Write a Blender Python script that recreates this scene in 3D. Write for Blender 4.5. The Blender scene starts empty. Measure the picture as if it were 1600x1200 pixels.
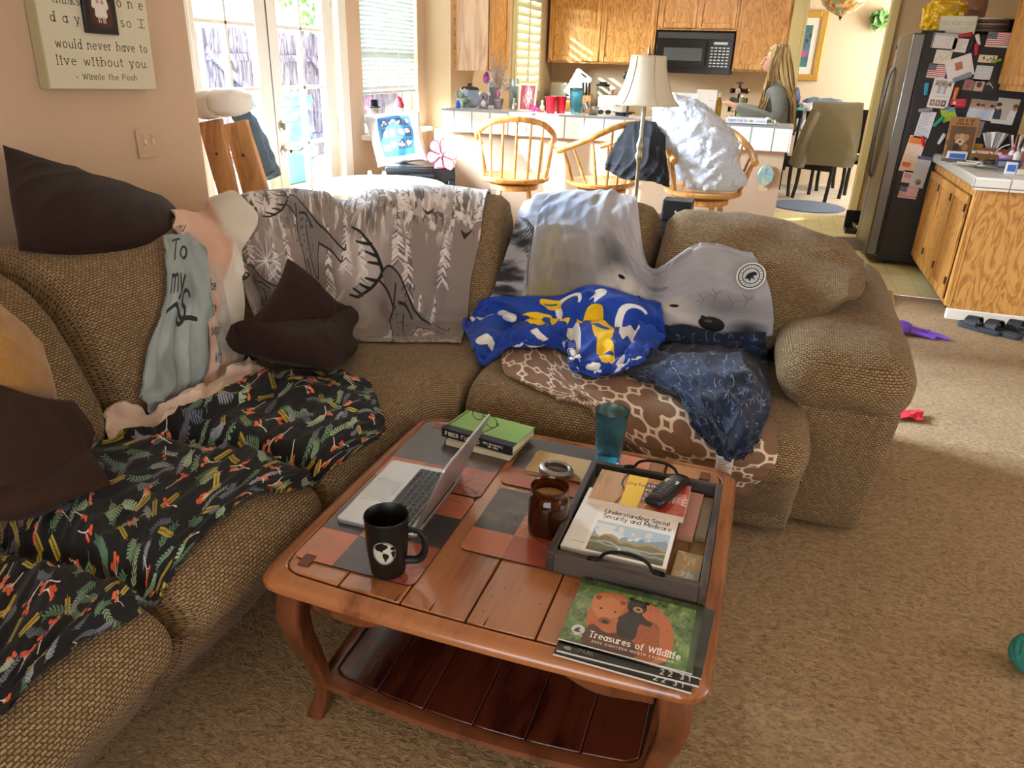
import bpy, bmesh, math, random
import numpy as np
from mathutils import Vector, Matrix
rng = np.random.default_rng(7); random.seed(7)
SC = bpy.context.scene; COL = SC.collection
PI = math.pi
def lin(c):
    if isinstance(c, str):
        c = c.lstrip('#'); c = tuple(int(c[i:i+2], 16)/255 for i in (0, 2, 4))
    return tuple(x/12.92 if x <= .04045 else ((x+.055)/1.055)**2.4 for x in c[:3])
# ------------------------------------------------------------------ camera
F = 1161.; PIT = math.radians(23.5); ROL = math.radians(1.91); YAW = math.radians(-18.0); EYE = np.array([0, 0, 1.5])
def _axes():
    fw = np.array([0, math.cos(PIT), -math.sin(PIT)]); up = np.array([0, math.sin(PIT), math.cos(PIT)]); rt = np.array([1., 0, 0])
    r2 = rt*math.cos(ROL)+up*math.sin(ROL); u2 = -rt*math.sin(ROL)+up*math.cos(ROL)
    M = np.array([[math.cos(YAW), math.sin(YAW), 0], [-math.sin(YAW), math.cos(YAW), 0], [0, 0, 1.]])
    return M@r2, M@u2, M@fw
CR, CU, CF = _axes()
cam = bpy.data.cameras.new('camera'); cam.sensor_fit = 'HORIZONTAL'; cam.sensor_width = 36; cam.lens = 36*F/1600; cam.clip_start = .05; cam.clip_end = 200
co = bpy.data.objects.new('camera', cam); COL.objects.link(co); SC.camera = co
co.matrix_world = Matrix(((CR[0], CU[0], -CF[0], EYE[0]), (CR[1], CU[1], -CF[1], EYE[1]), (CR[2], CU[2], -CF[2], EYE[2]), (0, 0, 0, 1)))
# measured points: where the ray through a point of the photograph meets a real plane of the room
def ray(x, y): return CR*(x-800)/F-CU*(y-600)/F+CF
def onZ(x, y, z=0.): d = ray(x, y); return EYE+d*(z-EYE[2])/d[2]
def onX(x, y, X): d = ray(x, y); return EYE+d*X/d[0]
def onY(x, y, Y): d = ray(x, y); return EYE+d*Y/d[1]
# ------------------------------------------------------------------ world, sun, daylight, added fill
SC.view_settings.view_transform = 'Standard'; SC.view_settings.look = 'None'; SC.view_settings.gamma = 1; SC.view_settings.use_curve_mapping = False
SC.view_settings.exposure = EXPOSURE = 0.7
SC.cycles.max_bounces = 8; SC.cycles.diffuse_bounces = 4; SC.cycles.glossy_bounces = 4; SC.cycles.transmission_bounces = 8; SC.cycles.transparent_max_bounces = 12
SC.cycles.sample_clamp_indirect = 6; SC.cycles.caustics_reflective = False; SC.cycles.caustics_refractive = False
W = bpy.data.worlds.new('daylight'); SC.world = W; W.use_nodes = True
_b = W.node_tree.nodes['Background']; _b.inputs[0].default_value = (.93, .96, 1., 1); _b.inputs[1].default_value = 1.7
def sun(name, d, strength, col, ang=1.0):
    l = bpy.data.lights.new(name, 'SUN'); l.energy = strength; l.color = col; l.angle = math.radians(ang)
    o = bpy.data.objects.new(name, l); COL.objects.link(o); o.rotation_euler = Vector(d).to_track_quat('-Z', 'Y').to_euler(); return o
def area(name, p, d, sx, sy, power, col):
    l = bpy.data.lights.new(name, 'AREA'); l.shape = 'RECTANGLE'; l.size = sx; l.size_y = sy; l.energy = power; l.color = col
    o = bpy.data.objects.new(name, l); COL.objects.link(o); o.location = p; o.rotation_euler = Vector(d).to_track_quat('-Z', 'Y').to_euler(); return o
sun('sun', (.62, .74, -.36), 20., (1., .96, .9))
area('patio_daylight', (-4.3, 2.9, 2.3), (.85, .5, -.38), 2.6, 2.2, 450, (.84, .92, 1.))
area('sky_over_fence_daylight', (-7.0, 4.6, 3.35), (1, 0, -.28), 5.5, 1.9, 7600, (.68, .84, 1.))
area('kitchen_fill', (-1.1, 7.7, 2.58), (0, 0, -1), 1.2, .35, 34, (1., .93, .82))  # added overhead fill to brighten the oak cabinets; no fixture is seen there
area('rear_fill', (0, -2.85, 1.4), (0, 1, -.1), 3.1, 1.6, 38, (1., .98, .96))  # added fill from behind the camera, through an invented window opening
area('east_fill', (4.45, 1.7, 1.5), (-1, 0, -.1), 2.2, 1.4, 27, (1., .98, .96))  # added side fill for the foreground; its window is invented and out of view
area('window_daylight', (-4.0, 4.9, 3.2), (.75, .5, -.65), 2.0, 1.4, 70, (.9, .95, 1.))
area('dining_window_daylight', (2.6, 10.6, 1.7), (-1, .12, -.12), 1.6, 1.5, 75, (1., .96, .9))
# ------------------------------------------------------------------ noise
def _h(ix, iy, iz, seed):
    n = (ix*374761393+iy*668265263+iz*2147483647+seed*1274126177) & 0xFFFFFFFF
    n = ((n ^ (n >> 13))*1274126177) & 0xFFFFFFFF
    return ((n ^ (n >> 16)) & 0xFFFF)/65535.
def vn(P, seed=0):
    P = np.asarray(P, float)
    if P.shape[-1] == 2: P = np.concatenate([P, np.zeros(P.shape[:-1]+(1,))], -1)
    i = np.floor(P).astype(np.int64); f = P-i; f = f*f*(3-2*f); r = 0
    for a in (0, 1):
        for b in (0, 1):
            for c in (0, 1):
                w = (f[..., 0] if a else 1-f[..., 0])*(f[..., 1] if b else 1-f[..., 1])*(f[..., 2] if c else 1-f[..., 2])
                r = r+w*_h(i[..., 0]+a, i[..., 1]+b, i[..., 2]+c, seed)
    return r*2-1
def fbm(P, oc=3, seed=0):
    P = np.asarray(P, float); r = 0; a = 1.
    for k in range(oc): r = r+a*vn(P*2**k, seed+k*17); a *= .5
    return r
# ------------------------------------------------------------------ mesh builder
class G:
    def __init__(s): s.v = []; s.f = []; s.m = []; s.t = []
    def add(s, vs, fs, mi=0, uv=None):
        o = len(s.v); s.v += [tuple(map(float, p)) for p in vs]; s.t += ([tuple(map(float, q)) for q in uv] if uv is not None else [(0., 0.)]*len(vs))
        s.f += [tuple(i+o for i in q) for q in fs]; s.m += [mi]*len(fs); return s
    def box(s, c, d, mi=0, M=None, taper=1.):
        a, b, h = d[0]/2, d[1]/2, d[2]/2
        vs = [Vector((x*a*(taper if z < 0 else 1), y*b*(taper if z < 0 else 1), z*h)) for z in (-1, 1) for y in (-1, 1) for x in (-1, 1)]
        if M is not None: vs = [M@p for p in vs]
        vs = [p+Vector(c) for p in vs]
        return s.add(vs, [(0, 2, 3, 1), (4, 5, 7, 6), (0, 1, 5, 4), (2, 6, 7, 3), (0, 4, 6, 2), (1, 3, 7, 5)], mi, [(p[0], p[1]+p[2]) for p in vs])
    def b2(s, x0, x1, y0, y1, z0, z1, mi=0): return s.box(((x0+x1)/2, (y0+y1)/2, (z0+z1)/2), (x1-x0, y1-y0, z1-z0), mi)
    def tube(s, pts, r, n=8, mi=0, cap=True, flat=1., closed=False):
        pts = [Vector(p) for p in pts]; N = len(pts); rs = [r]*N if not hasattr(r, '__len__') else list(r)
        tg = []
        for i in range(N):
            a = pts[i-1] if (i or closed) else pts[0]; b = pts[(i+1) % N] if (i < N-1 or closed) else pts[-1]
            t = (b-a); tg.append(t.normalized() if t.length > 1e-9 else Vector((0, 0, 1)))
        u = tg[0].orthogonal().normalized(); vs = []
        for i in range(N):
            u = (u-tg[i]*u.dot(tg[i])); u = u.normalized() if u.length > 1e-6 else tg[i].orthogonal().normalized()
            w = tg[i].cross(u)
            for k in range(n):
                a = 2*PI*k/n; vs.append(pts[i]+u*math.cos(a)*rs[i]+w*math.sin(a)*rs[i]*flat)
        fs = []
        for i in range(N if closed else N-1):
            j = (i+1) % N
            for k in range(n): k2 = (k+1) % n; fs.append((i*n+k, i*n+k2, j*n+k2, j*n+k))
        if cap and not closed: fs.append(tuple(range(n-1, -1, -1))); fs.append(tuple((N-1)*n+k for k in range(n)))
        return s.add(vs, fs, mi)
    def lathe(s, prof, n=24, c=(0, 0, 0), mi=0, M=None, capb=True, capt=False, sq=None):
        vs = []; uv = []
        for j, (r, z) in enumerate(prof):
            for k in range(n):
                a = 2*PI*k/n; ca, sa = math.cos(a), math.sin(a)
                if sq: q = (abs(ca)**sq+abs(sa)**sq)**(-1/sq); ca *= q; sa *= q
                p = Vector((r*ca, r*sa, z)); p = (M@p if M is not None else p)+Vector(c); vs.append(p); uv.append((k/n, j/max(1, len(prof)-1)))
        m = len(prof); fs = [(j*n+k, j*n+(k+1) % n, (j+1)*n+(k+1) % n, (j+1)*n+k) for j in range(m-1) for k in range(n)]
        if capb: fs.append(tuple(range(n-1, -1, -1)))
        if capt: fs.append(tuple((m-1)*n+k for k in range(n)))
        return s.add(vs, fs, mi, uv)
    def prism(s, poly, z0, z1, mi=0, M=None, c=(0, 0, 0)):
        n = len(poly); vs = [Vector((p[0], p[1], z)) for z in (z0, z1) for p in poly]
        if M is not None: vs = [M@p for p in vs]
        vs = [p+Vector(c) for p in vs]
        fs = [tuple(range(n-1, -1, -1)), tuple(range(n, 2*n))]+[(i, (i+1) % n, n+(i+1) % n, n+i) for i in range(n)]
        return s.add(vs, fs, mi, [(p[0], p[1]) for p in poly]*2)
    def grid(s, P, mi=0, cu=False, cv=False, uv=None, flip=False):
        P = np.asarray(P, float); m, n = P.shape[:2]; fs = []
        for i in range(m if cu else m-1):
            for j in range(n if cv else n-1):
                i2, j2 = (i+1) % m, (j+1) % n; q = (i*n+j, i2*n+j, i2*n+j2, i*n+j2); fs.append(q[::-1] if flip else q)
        if uv is None:
            a, b = np.meshgrid(np.linspace(0, 1, m), np.linspace(0, 1, n), indexing='ij'); uv = np.stack([a, b], -1)
        return s.add(P.reshape(-1, 3), fs, mi, np.asarray(uv).reshape(-1, 2))
    def slab(s, P, th, mi=0, uv=None):
        """a sheet P (m,n,3) with thickness th below its normal side"""
        P = np.asarray(P, float); N = normals(P); Q = P-N*th; m, n = P.shape[:2]
        if uv is None:
            a, b = np.meshgrid(np.linspace(0, 1, m), np.linspace(0, 1, n), indexing='ij'); uv = np.stack([a, b], -1)
        s.grid(P, mi, uv=uv); s.grid(Q, mi, uv=uv, flip=True)
        o = len(s.v)-2*m*n; a = list(range(n))+[i*n+n-1 for i in range(1, m)]+[(m-1)*n+j for j in range(n-2, -1, -1)]+[i*n for i in range(m-2, 0, -1)]
        for i in range(len(a)): p, q = a[i], a[(i+1) % len(a)]; s.f.append((o+p, o+q, o+m*n+q, o+m*n+p)[::-1]); s.m.append(mi)
        return s
    def ball(s, c, r, n=16, mi=0, M=None):
        r = (r,)*3 if not hasattr(r, '__len__') else r; th = np.linspace(0, PI, n//2+1); ph = np.linspace(0, 2*PI, n, endpoint=False)
        T, H = np.meshgrid(th, ph, indexing='ij'); P = np.stack([np.sin(T)*np.cos(H)*r[0], np.sin(T)*np.sin(H)*r[1], np.cos(T)*r[2]], -1)
        if M is not None: P = P@np.array(M.to_3x3()).T
        return s.grid(P+np.array(c), mi, cv=True)
    def soft(s, c, d, r, n=10, puff=(0, 0, 0), fn=None, mi=0):
        """rounded box with puffed faces; uv in metres"""
        h = np.array(d)/2.; r = min(r, *(h-1e-4)); a = np.sin(np.linspace(-1, 1, n)*PI/2)*.35+np.linspace(-1, 1, n)*.65
        for ax in range(3):
            for sg in (-1, 1):
                u, v = (ax+1) % 3, (ax+2) % 3; A, B = np.meshgrid(a, a, indexing='ij'); P = np.zeros((n, n, 3)); P[..., ax] = sg; P[..., u] = A; P[..., v] = B
                Q = P*h; I = np.clip(Q, -(h-r), h-r); D = Q-I; L = np.linalg.norm(D, axis=-1, keepdims=True); Q = I+D/np.maximum(L, 1e-9)*np.minimum(r, L*10)
                K = Q/h
                for k in range(3):
                    o1, o2 = (k+1) % 3, (k+2) % 3; Q[..., k] += np.sign(K[..., k])*np.abs(K[..., k])*puff[k]*np.clip(1-K[..., o1]**2, 0, 1)*np.clip(1-K[..., o2]**2, 0, 1)
                uv = np.stack([Q[..., u], Q[..., v]], -1) if ax != 0 else np.stack([Q[..., 1], Q[..., 2]], -1)
                if ax == 1: uv = np.stack([Q[..., 0], Q[..., 2]], -1)
                if fn is not None: Q = fn(Q)
                s.grid(Q+np.array(c), mi, uv=uv, flip=(sg < 0))
        return s
def normals(P):
    du = np.gradient(P, axis=0); dv = np.gradient(P, axis=1); N = np.cross(du, dv); return N/np.maximum(np.linalg.norm(N, axis=-1, keepdims=True), 1e-9)
def cr(P, k, axis=0, closed=False):
    """Catmull-Rom refine along an axis to k samples"""
    P = np.moveaxis(np.asarray(P, float), axis, 0); n = P.shape[0]
    if n == 2: t = np.linspace(0, 1, k).reshape((-1,)+(1,)*(P.ndim-1)); return np.moveaxis(P[0]*(1-t)+P[1]*t, 0, axis)
    t = np.linspace(0, n if closed else n-1, k, endpoint=not closed); i = np.minimum(np.floor(t).astype(int), n-(1 if closed else 2)); f = (t-i).reshape((-1,)+(1,)*(P.ndim-1))
    g = (lambda q: P[q % n]) if closed else (lambda q: P[np.clip(q, 0, n-1)])
    a, b, c, d = g(i-1), g(i), g(i+1), g(i+2)
    if not closed:
        e = (i == 0); a = np.where(e.reshape(f.shape), 2*P[0]-P[1], a); e = (i == n-2); d = np.where(e.reshape(f.shape), 2*P[-1]-P[-2], d)
    R = .5*((2*b)+(-a+c)*f+(2*a-5*b+4*c-d)*f*f+(-a+3*b-3*c+d)*f**3); return np.moveaxis(R, 0, axis)
def surf(C, m, n): return cr(cr(C, m, 0), n, 1)
def mesh_obj(name, g, mats, smooth=True, ang=38):
    me = bpy.data.meshes.new(name); me.from_pydata(g.v, [], g.f)
    uvl = me.uv_layers.new(name='UVMap'); li = np.zeros(len(me.loops), np.int32); me.loops.foreach_get('vertex_index', li)
    uvl.data.foreach_set('uv', np.asarray(g.t, np.float32)[li].ravel())
    for m in (mats if isinstance(mats, (list, tuple)) else [mats]): me.materials.append(m)
    me.polygons.foreach_set('material_index', np.asarray(g.m, np.int32))
    if getattr(g, 'weld', True):
        bm = bmesh.new(); bm.from_mesh(me); bmesh.ops.remove_doubles(bm, verts=bm.verts, dist=2e-5); bm.to_mesh(me); bm.free()
    if smooth:
        me.polygons.foreach_set('use_smooth', np.ones(len(me.polygons), bool)); me.set_sharp_from_angle(angle=math.radians(ang))
    me.update(); return me
def build(name, g, mats, parent=None, loc=None, rz=0, rot=None, bev=0, sub=0, smooth=True, ang=38, label=None, weld=False, bseg=2):
    o = bpy.data.objects.new(name, mesh_obj(name, g, mats, smooth, ang)); COL.objects.link(o)
    if loc is not None: o.location = loc
    o.rotation_euler = rot if rot is not None else (0, 0, rz)
    if parent is not None: o.parent = parent
    if weld: m = o.modifiers.new('weld', 'WELD'); m.merge_threshold = 1e-4
    if bev: m = o.modifiers.new('bevel', 'BEVEL'); m.width = bev; m.segments = bseg; m.limit_method = 'ANGLE'; m.angle_limit = math.radians(40)
    if sub: m = o.modifiers.new('subsurf', 'SUBSURF'); m.levels = sub; m.render_levels = sub
    if label: o['label'] = label
    return o
def tag(o, label, cat, group=None):
    o['label'] = label; o['category'] = cat
    if group: o['group'] = group
    return o
def thing(name, label, cat, loc=(0, 0, 0), rz=0, group=None, rot=None):
    o = bpy.data.objects.new(name, None); COL.objects.link(o); o.empty_display_size = .1; o.location = loc; o.rotation_euler = rot if rot is not None else (0, 0, rz)
    return tag(o, label, cat, group)
def single(name, g, mats, label, cat, loc=(0, 0, 0), rz=0, group=None, **k): return tag(build(name, g, mats, None, loc, rz, **k), label, cat, group)
def struct(name, g, mats, **k):
    o = build(name, g, mats, **k)
    if o.parent is None: o['kind'] = 'structure'
    return o
def copy_tree(o, parent=None):
    c = o.copy(); COL.objects.link(c); c.parent = parent
    for ch in list(o.children): copy_tree(ch, c)
    return c
def arc(cx, cy, r, a0, a1, n): return [(cx+r*math.cos(math.radians(a0+(a1-a0)*i/(n-1))), cy+r*math.sin(math.radians(a0+(a1-a0)*i/(n-1)))) for i in range(n)]
def rrect(x0, x1, y0, y1, r, n=5): return arc(x1-r, y0+r, r, -90, 0, n)+arc(x1-r, y1-r, r, 0, 90, n)+arc(x0+r, y1-r, r, 90, 180, n)+arc(x0+r, y0+r, r, 180, 270, n)
def RX(a): return Matrix.Rotation(math.radians(a), 4, 'X')
def RY(a): return Matrix.Rotation(math.radians(a), 4, 'Y')
def RZ(a): return Matrix.Rotation(math.radians(a), 4, 'Z')
# ------------------------------------------------------------------ materials
MATS = {}
def newmat(name):
    m = bpy.data.materials.new(name); m.use_nodes = True; nt = m.node_tree; return m, nt, nt.nodes['Principled BSDF']
def nd(nt, t, **k):
    n = nt.nodes.new(t)
    for a, b in k.items():
        if a.startswith('i_'): n.inputs[int(a[2:]) if a[2:].isdigit() else a[2:].replace('_', ' ')].default_value = b
        else: setattr(n, a, b)
    return n
def ramp(nt, stops, fac=None, interp='LINEAR'):
    r = nt.nodes.new('ShaderNodeValToRGB'); e = r.color_ramp.elements; r.color_ramp.interpolation = interp
    while len(e) < len(stops): e.new(.5)
    for k, (p, c) in zip(e, stops): k.position = p; k.color = (*lin(c), 1)
    if fac is not None: nt.links.new(fac, r.inputs[0])
    return r
def mat(name, col, rough=.55, metal=0., bump=None, var=None, coat=0., trans=0., ior=1.45, emit=None, sheen=0., spec=.5, alpha=1., uv=False):
    """var=(scale, other colour), bump=(scale, strength)"""
    if name in MATS: return MATS[name]
    m, nt, b = newmat(name); L = nt.links.new; b.inputs['Base Color'].default_value = (*lin(col), 1)
    b.inputs['Roughness'].default_value = rough; b.inputs['Metallic'].default_value = metal; b.inputs['Coat Weight'].default_value = coat; b.inputs['Coat Roughness'].default_value = .12
    b.inputs['Transmission Weight'].default_value = trans; b.inputs['IOR'].default_value = ior; b.inputs['Sheen Weight'].default_value = sheen; b.inputs['Specular IOR Level'].default_value = spec; b.inputs['Alpha'].default_value = alpha
    tc = nd(nt, 'ShaderNodeTexCoord'); src = tc.outputs['UV' if uv else 'Object']
    if var or not bump:
        s, c2 = var if var else (9., tuple(x*.93 for x in (lin(col))))
        n = nd(nt, 'ShaderNodeTexNoise'); n.inputs['Scale'].default_value = s; n.inputs['Detail'].default_value = 4; L(src, n.inputs['Vector'])
        mx = nd(nt, 'ShaderNodeMix', data_type='RGBA'); L(n.outputs['Fac'], mx.inputs['Factor']); mx.inputs[6].default_value = (*lin(col), 1); mx.inputs[7].default_value = (*(lin(c2) if var else c2), 1); L(mx.outputs[2], b.inputs['Base Color'])
    if bump:
        n = nd(nt, 'ShaderNodeTexNoise'); n.inputs['Scale'].default_value = bump[0]; n.inputs['Detail'].default_value = 5; L(src, n.inputs['Vector'])
        bp = nd(nt, 'ShaderNodeBump'); bp.inputs['Strength'].default_value = bump[1]; bp.inputs['Distance'].default_value = bump[2] if len(bump) > 2 else .01; L(n.outputs['Fac'], bp.inputs['Height']); L(bp.outputs[0], b.inputs['Normal'])
    if emit: b.inputs['Emission Color'].default_value = (*lin(emit[0]), 1); b.inputs['Emission Strength'].default_value = emit[1]
    MATS[name] = m; return m
def wood(name, c1, c2, c3, scale=(1, 1, 1), rough=.4, coat=0., grain=14., bump=.12, wob=4.):
    """long grain along the axis with the small scale"""
    if name in MATS: return MATS[name]
    m, nt, b = newmat(name); L = nt.links.new; tc = nd(nt, 'ShaderNodeTexCoord'); mp = nd(nt, 'ShaderNodeMapping'); mp.inputs['Scale'].default_value = scale; L(tc.outputs['Object'], mp.inputs[0])
    n1 = nd(nt, 'ShaderNodeTexNoise'); n1.inputs['Scale'].default_value = wob; n1.inputs['Detail'].default_value = 3; n1.inputs['Distortion'].default_value = .6; L(mp.outputs[0], n1.inputs['Vector'])
    ml = nd(nt, 'ShaderNodeMath', operation='MULTIPLY'); ml.inputs[1].default_value = grain; L(n1.outputs['Fac'], ml.inputs[0]); fr = nd(nt, 'ShaderNodeMath', operation='PINGPONG'); fr.inputs[1].default_value = 1.; L(ml.outputs[0], fr.inputs[0])
    n2 = nd(nt, 'ShaderNodeTexNoise'); n2.inputs['Scale'].default_value = wob*14; n2.inputs['Detail'].default_value = 5; L(mp.outputs[0], n2.inputs['Vector'])
    ad = nd(nt, 'ShaderNodeMath', operation='MULTIPLY_ADD'); L(n2.outputs['Fac'], ad.inputs[0]); ad.inputs[1].default_value = .9; L(fr.outputs[0], ad.inputs[2])
    sb = nd(nt, 'ShaderNodeMath', operation='SUBTRACT'); L(ad.outputs[0], sb.inputs[0]); sb.inputs[1].default_value = .4
    r = ramp(nt, [(0., c3), (.35, c2), (.85, c1)], sb.outputs[0]); L(r.outputs[0], b.inputs['Base Color'])
    bp = nd(nt, 'ShaderNodeBump'); bp.inputs['Strength'].default_value = bump; bp.inputs['Distance'].default_value = .002; L(sb.outputs[0], bp.inputs['Height']); L(bp.outputs[0], b.inputs['Normal'])
    b.inputs['Roughness'].default_value = rough; b.inputs['Coat Weight'].default_value = coat; b.inputs['Coat Roughness'].default_value = .15; MATS[name] = m; return m
# painted patterns (drawn here in numpy; no file is read)
class Cv:
    def __init__(s, w, h, bg): s.w = w; s.h = h; s.a = np.zeros((h, w, 3)); s.a[:] = np.array(_c(bg)); s.yy, s.xx = np.mgrid[0:h, 0:w]
    def _blend(s, mask, col, x0, y0):
        h, w = mask.shape; t = s.a[y0:y0+h, x0:x0+w]; t += (np.array(_c(col))-t)*mask[..., None]
    def _win(s, x0, y0, x1, y1): return max(0, int(x0)), max(0, int(y0)), min(s.w, int(x1)+2), min(s.h, int(y1)+2)
    def ell(s, cx, cy, rx, ry, col, ang=0, al=1., soft=1.):
        R = max(rx, ry)+2; x0, y0, x1, y1 = s._win(cx-R, cy-R, cx+R, cy+R)
        if x1 <= x0 or y1 <= y0: return s
        X = s.xx[y0:y1, x0:x1]-cx; Y = s.yy[y0:y1, x0:x1]-cy; c, d = math.cos(ang), math.sin(ang); u = (X*c+Y*d)/max(rx, .3); v = (-X*d+Y*c)/max(ry, .3); D = (np.sqrt(u*u+v*v)-1)*min(rx, ry)
        s._blend(np.clip(.5-D/soft, 0, 1)*al, col, x0, y0); return s
    def line(s, pts, w, col, al=1., w2=None):
        w2 = w if w2 is None else w2; n = len(pts)-1
        for i in range(n):
            (ax, ay), (bx, by) = pts[i], pts[i+1]; wa = w+(w2-w)*i/max(1, n); wb = w+(w2-w)*(i+1)/max(1, n); R = max(wa, wb)+2
            x0, y0, x1, y1 = s._win(min(ax, bx)-R, min(ay, by)-R, max(ax, bx)+R, max(ay, by)+R)
            if x1 <= x0 or y1 <= y0: continue
            X = s.xx[y0:y1, x0:x1]-ax; Y = s.yy[y0:y1, x0:x1]-ay; dx, dy = bx-ax, by-ay; L2 = dx*dx+dy*dy+1e-9; t = np.clip((X*dx+Y*dy)/L2, 0, 1); D = np.hypot(X-dx*t, Y-dy*t)-(wa+(wb-wa)*t)/2
            s._blend(np.clip(.5-D, 0, 1)*al, col, x0, y0)
        return s
    def poly(s, pts, col, al=1.):
        xs = [p[0] for p in pts]; ys = [p[1] for p in pts]; x0, y0, x1, y1 = s._win(min(xs)-1, min(ys)-1, max(xs)+1, max(ys)+1)
        if x1 <= x0 or y1 <= y0: return s
        acc = 0
        for oy in (.25, .75):
            for ox in (.25, .75):
                X = s.xx[y0:y1, x0:x1]+ox-.5; Y = s.yy[y0:y1, x0:x1]+oy-.5; ins = np.zeros(X.shape, bool)
                for i in range(len(pts)):
                    (ax, ay), (bx, by) = pts[i-1], pts[i]
                    if ay == by: continue
                    ins ^= ((Y < ay) != (Y < by)) & (X < (bx-ax)*(Y-ay)/(by-ay)+ax)
                acc = acc+ins
        s._blend(acc/4.*al, col, x0, y0); return s
    def rect(s, x0, y0, x1, y1, col, al=1.): return s.poly([(x0, y0), (x1, y0), (x1, y1), (x0, y1)], col, al)
    def spline(s, pts, w, col, al=1., w2=None, k=6): return s.line([tuple(p) for p in cr(np.array(pts, float), (len(pts)-1)*k+1)], w, col, al, w2)
    def blob(s, pts, col, al=1., k=6): return s.poly([tuple(p) for p in cr(np.array(pts, float), len(pts)*k, closed=True)], col, al)
    def tint(s, col, mask, al=1.): s.a += (np.array(_c(col))-s.a)*(np.clip(mask, 0, 1)*al)[..., None]; return s
    def n(s, sx, sy=None, oc=3, seed=0): sy = sy or sx; return fbm(np.stack([s.xx*sx/s.w, s.yy*sy/s.h], -1), oc, seed)
    def text(s, t, x, y, h, col, w=None, sp=.28, font=None, al=1., ital=0., sx=1., cx=False):
        """stroke lettering; x,y = left end of the baseline, h = height of a capital"""
        w = w or h*.13
        if cx: x -= text_w(t, sp)*h*sx/2
        for ch in t:
            g = GLY.get(ch) or GLY.get(ch.upper())
            if g:
                for st in g[1]: s.line([(x+(px+ital*py)*h*sx, y-py*h) for px, py in st], w, col, al)
            x += ((g[0] if g else .35)+sp)*h*sx
        return s
    def image(s, name):
        im = bpy.data.images.new(name, s.w, s.h, alpha=False, float_buffer=False); px = np.ones((s.h, s.w, 4), np.float32); px[..., :3] = np.clip(s.a[::-1], 0, 1)
        im.pixels.foreach_set(px.ravel()); im.update(); im.pack(); return im
def _c(c):
    if isinstance(c, str): c = c.lstrip('#'); return tuple(int(c[i:i+2], 16)/255 for i in (0, 2, 4))
    return c[:3]
def _a(cx, cy, rx, ry, a0, a1, n=9): return [(cx+rx*math.cos(math.radians(a0+(a1-a0)*i/(n-1))), cy+ry*math.sin(math.radians(a0+(a1-a0)*i/(n-1)))) for i in range(n)]
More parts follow.
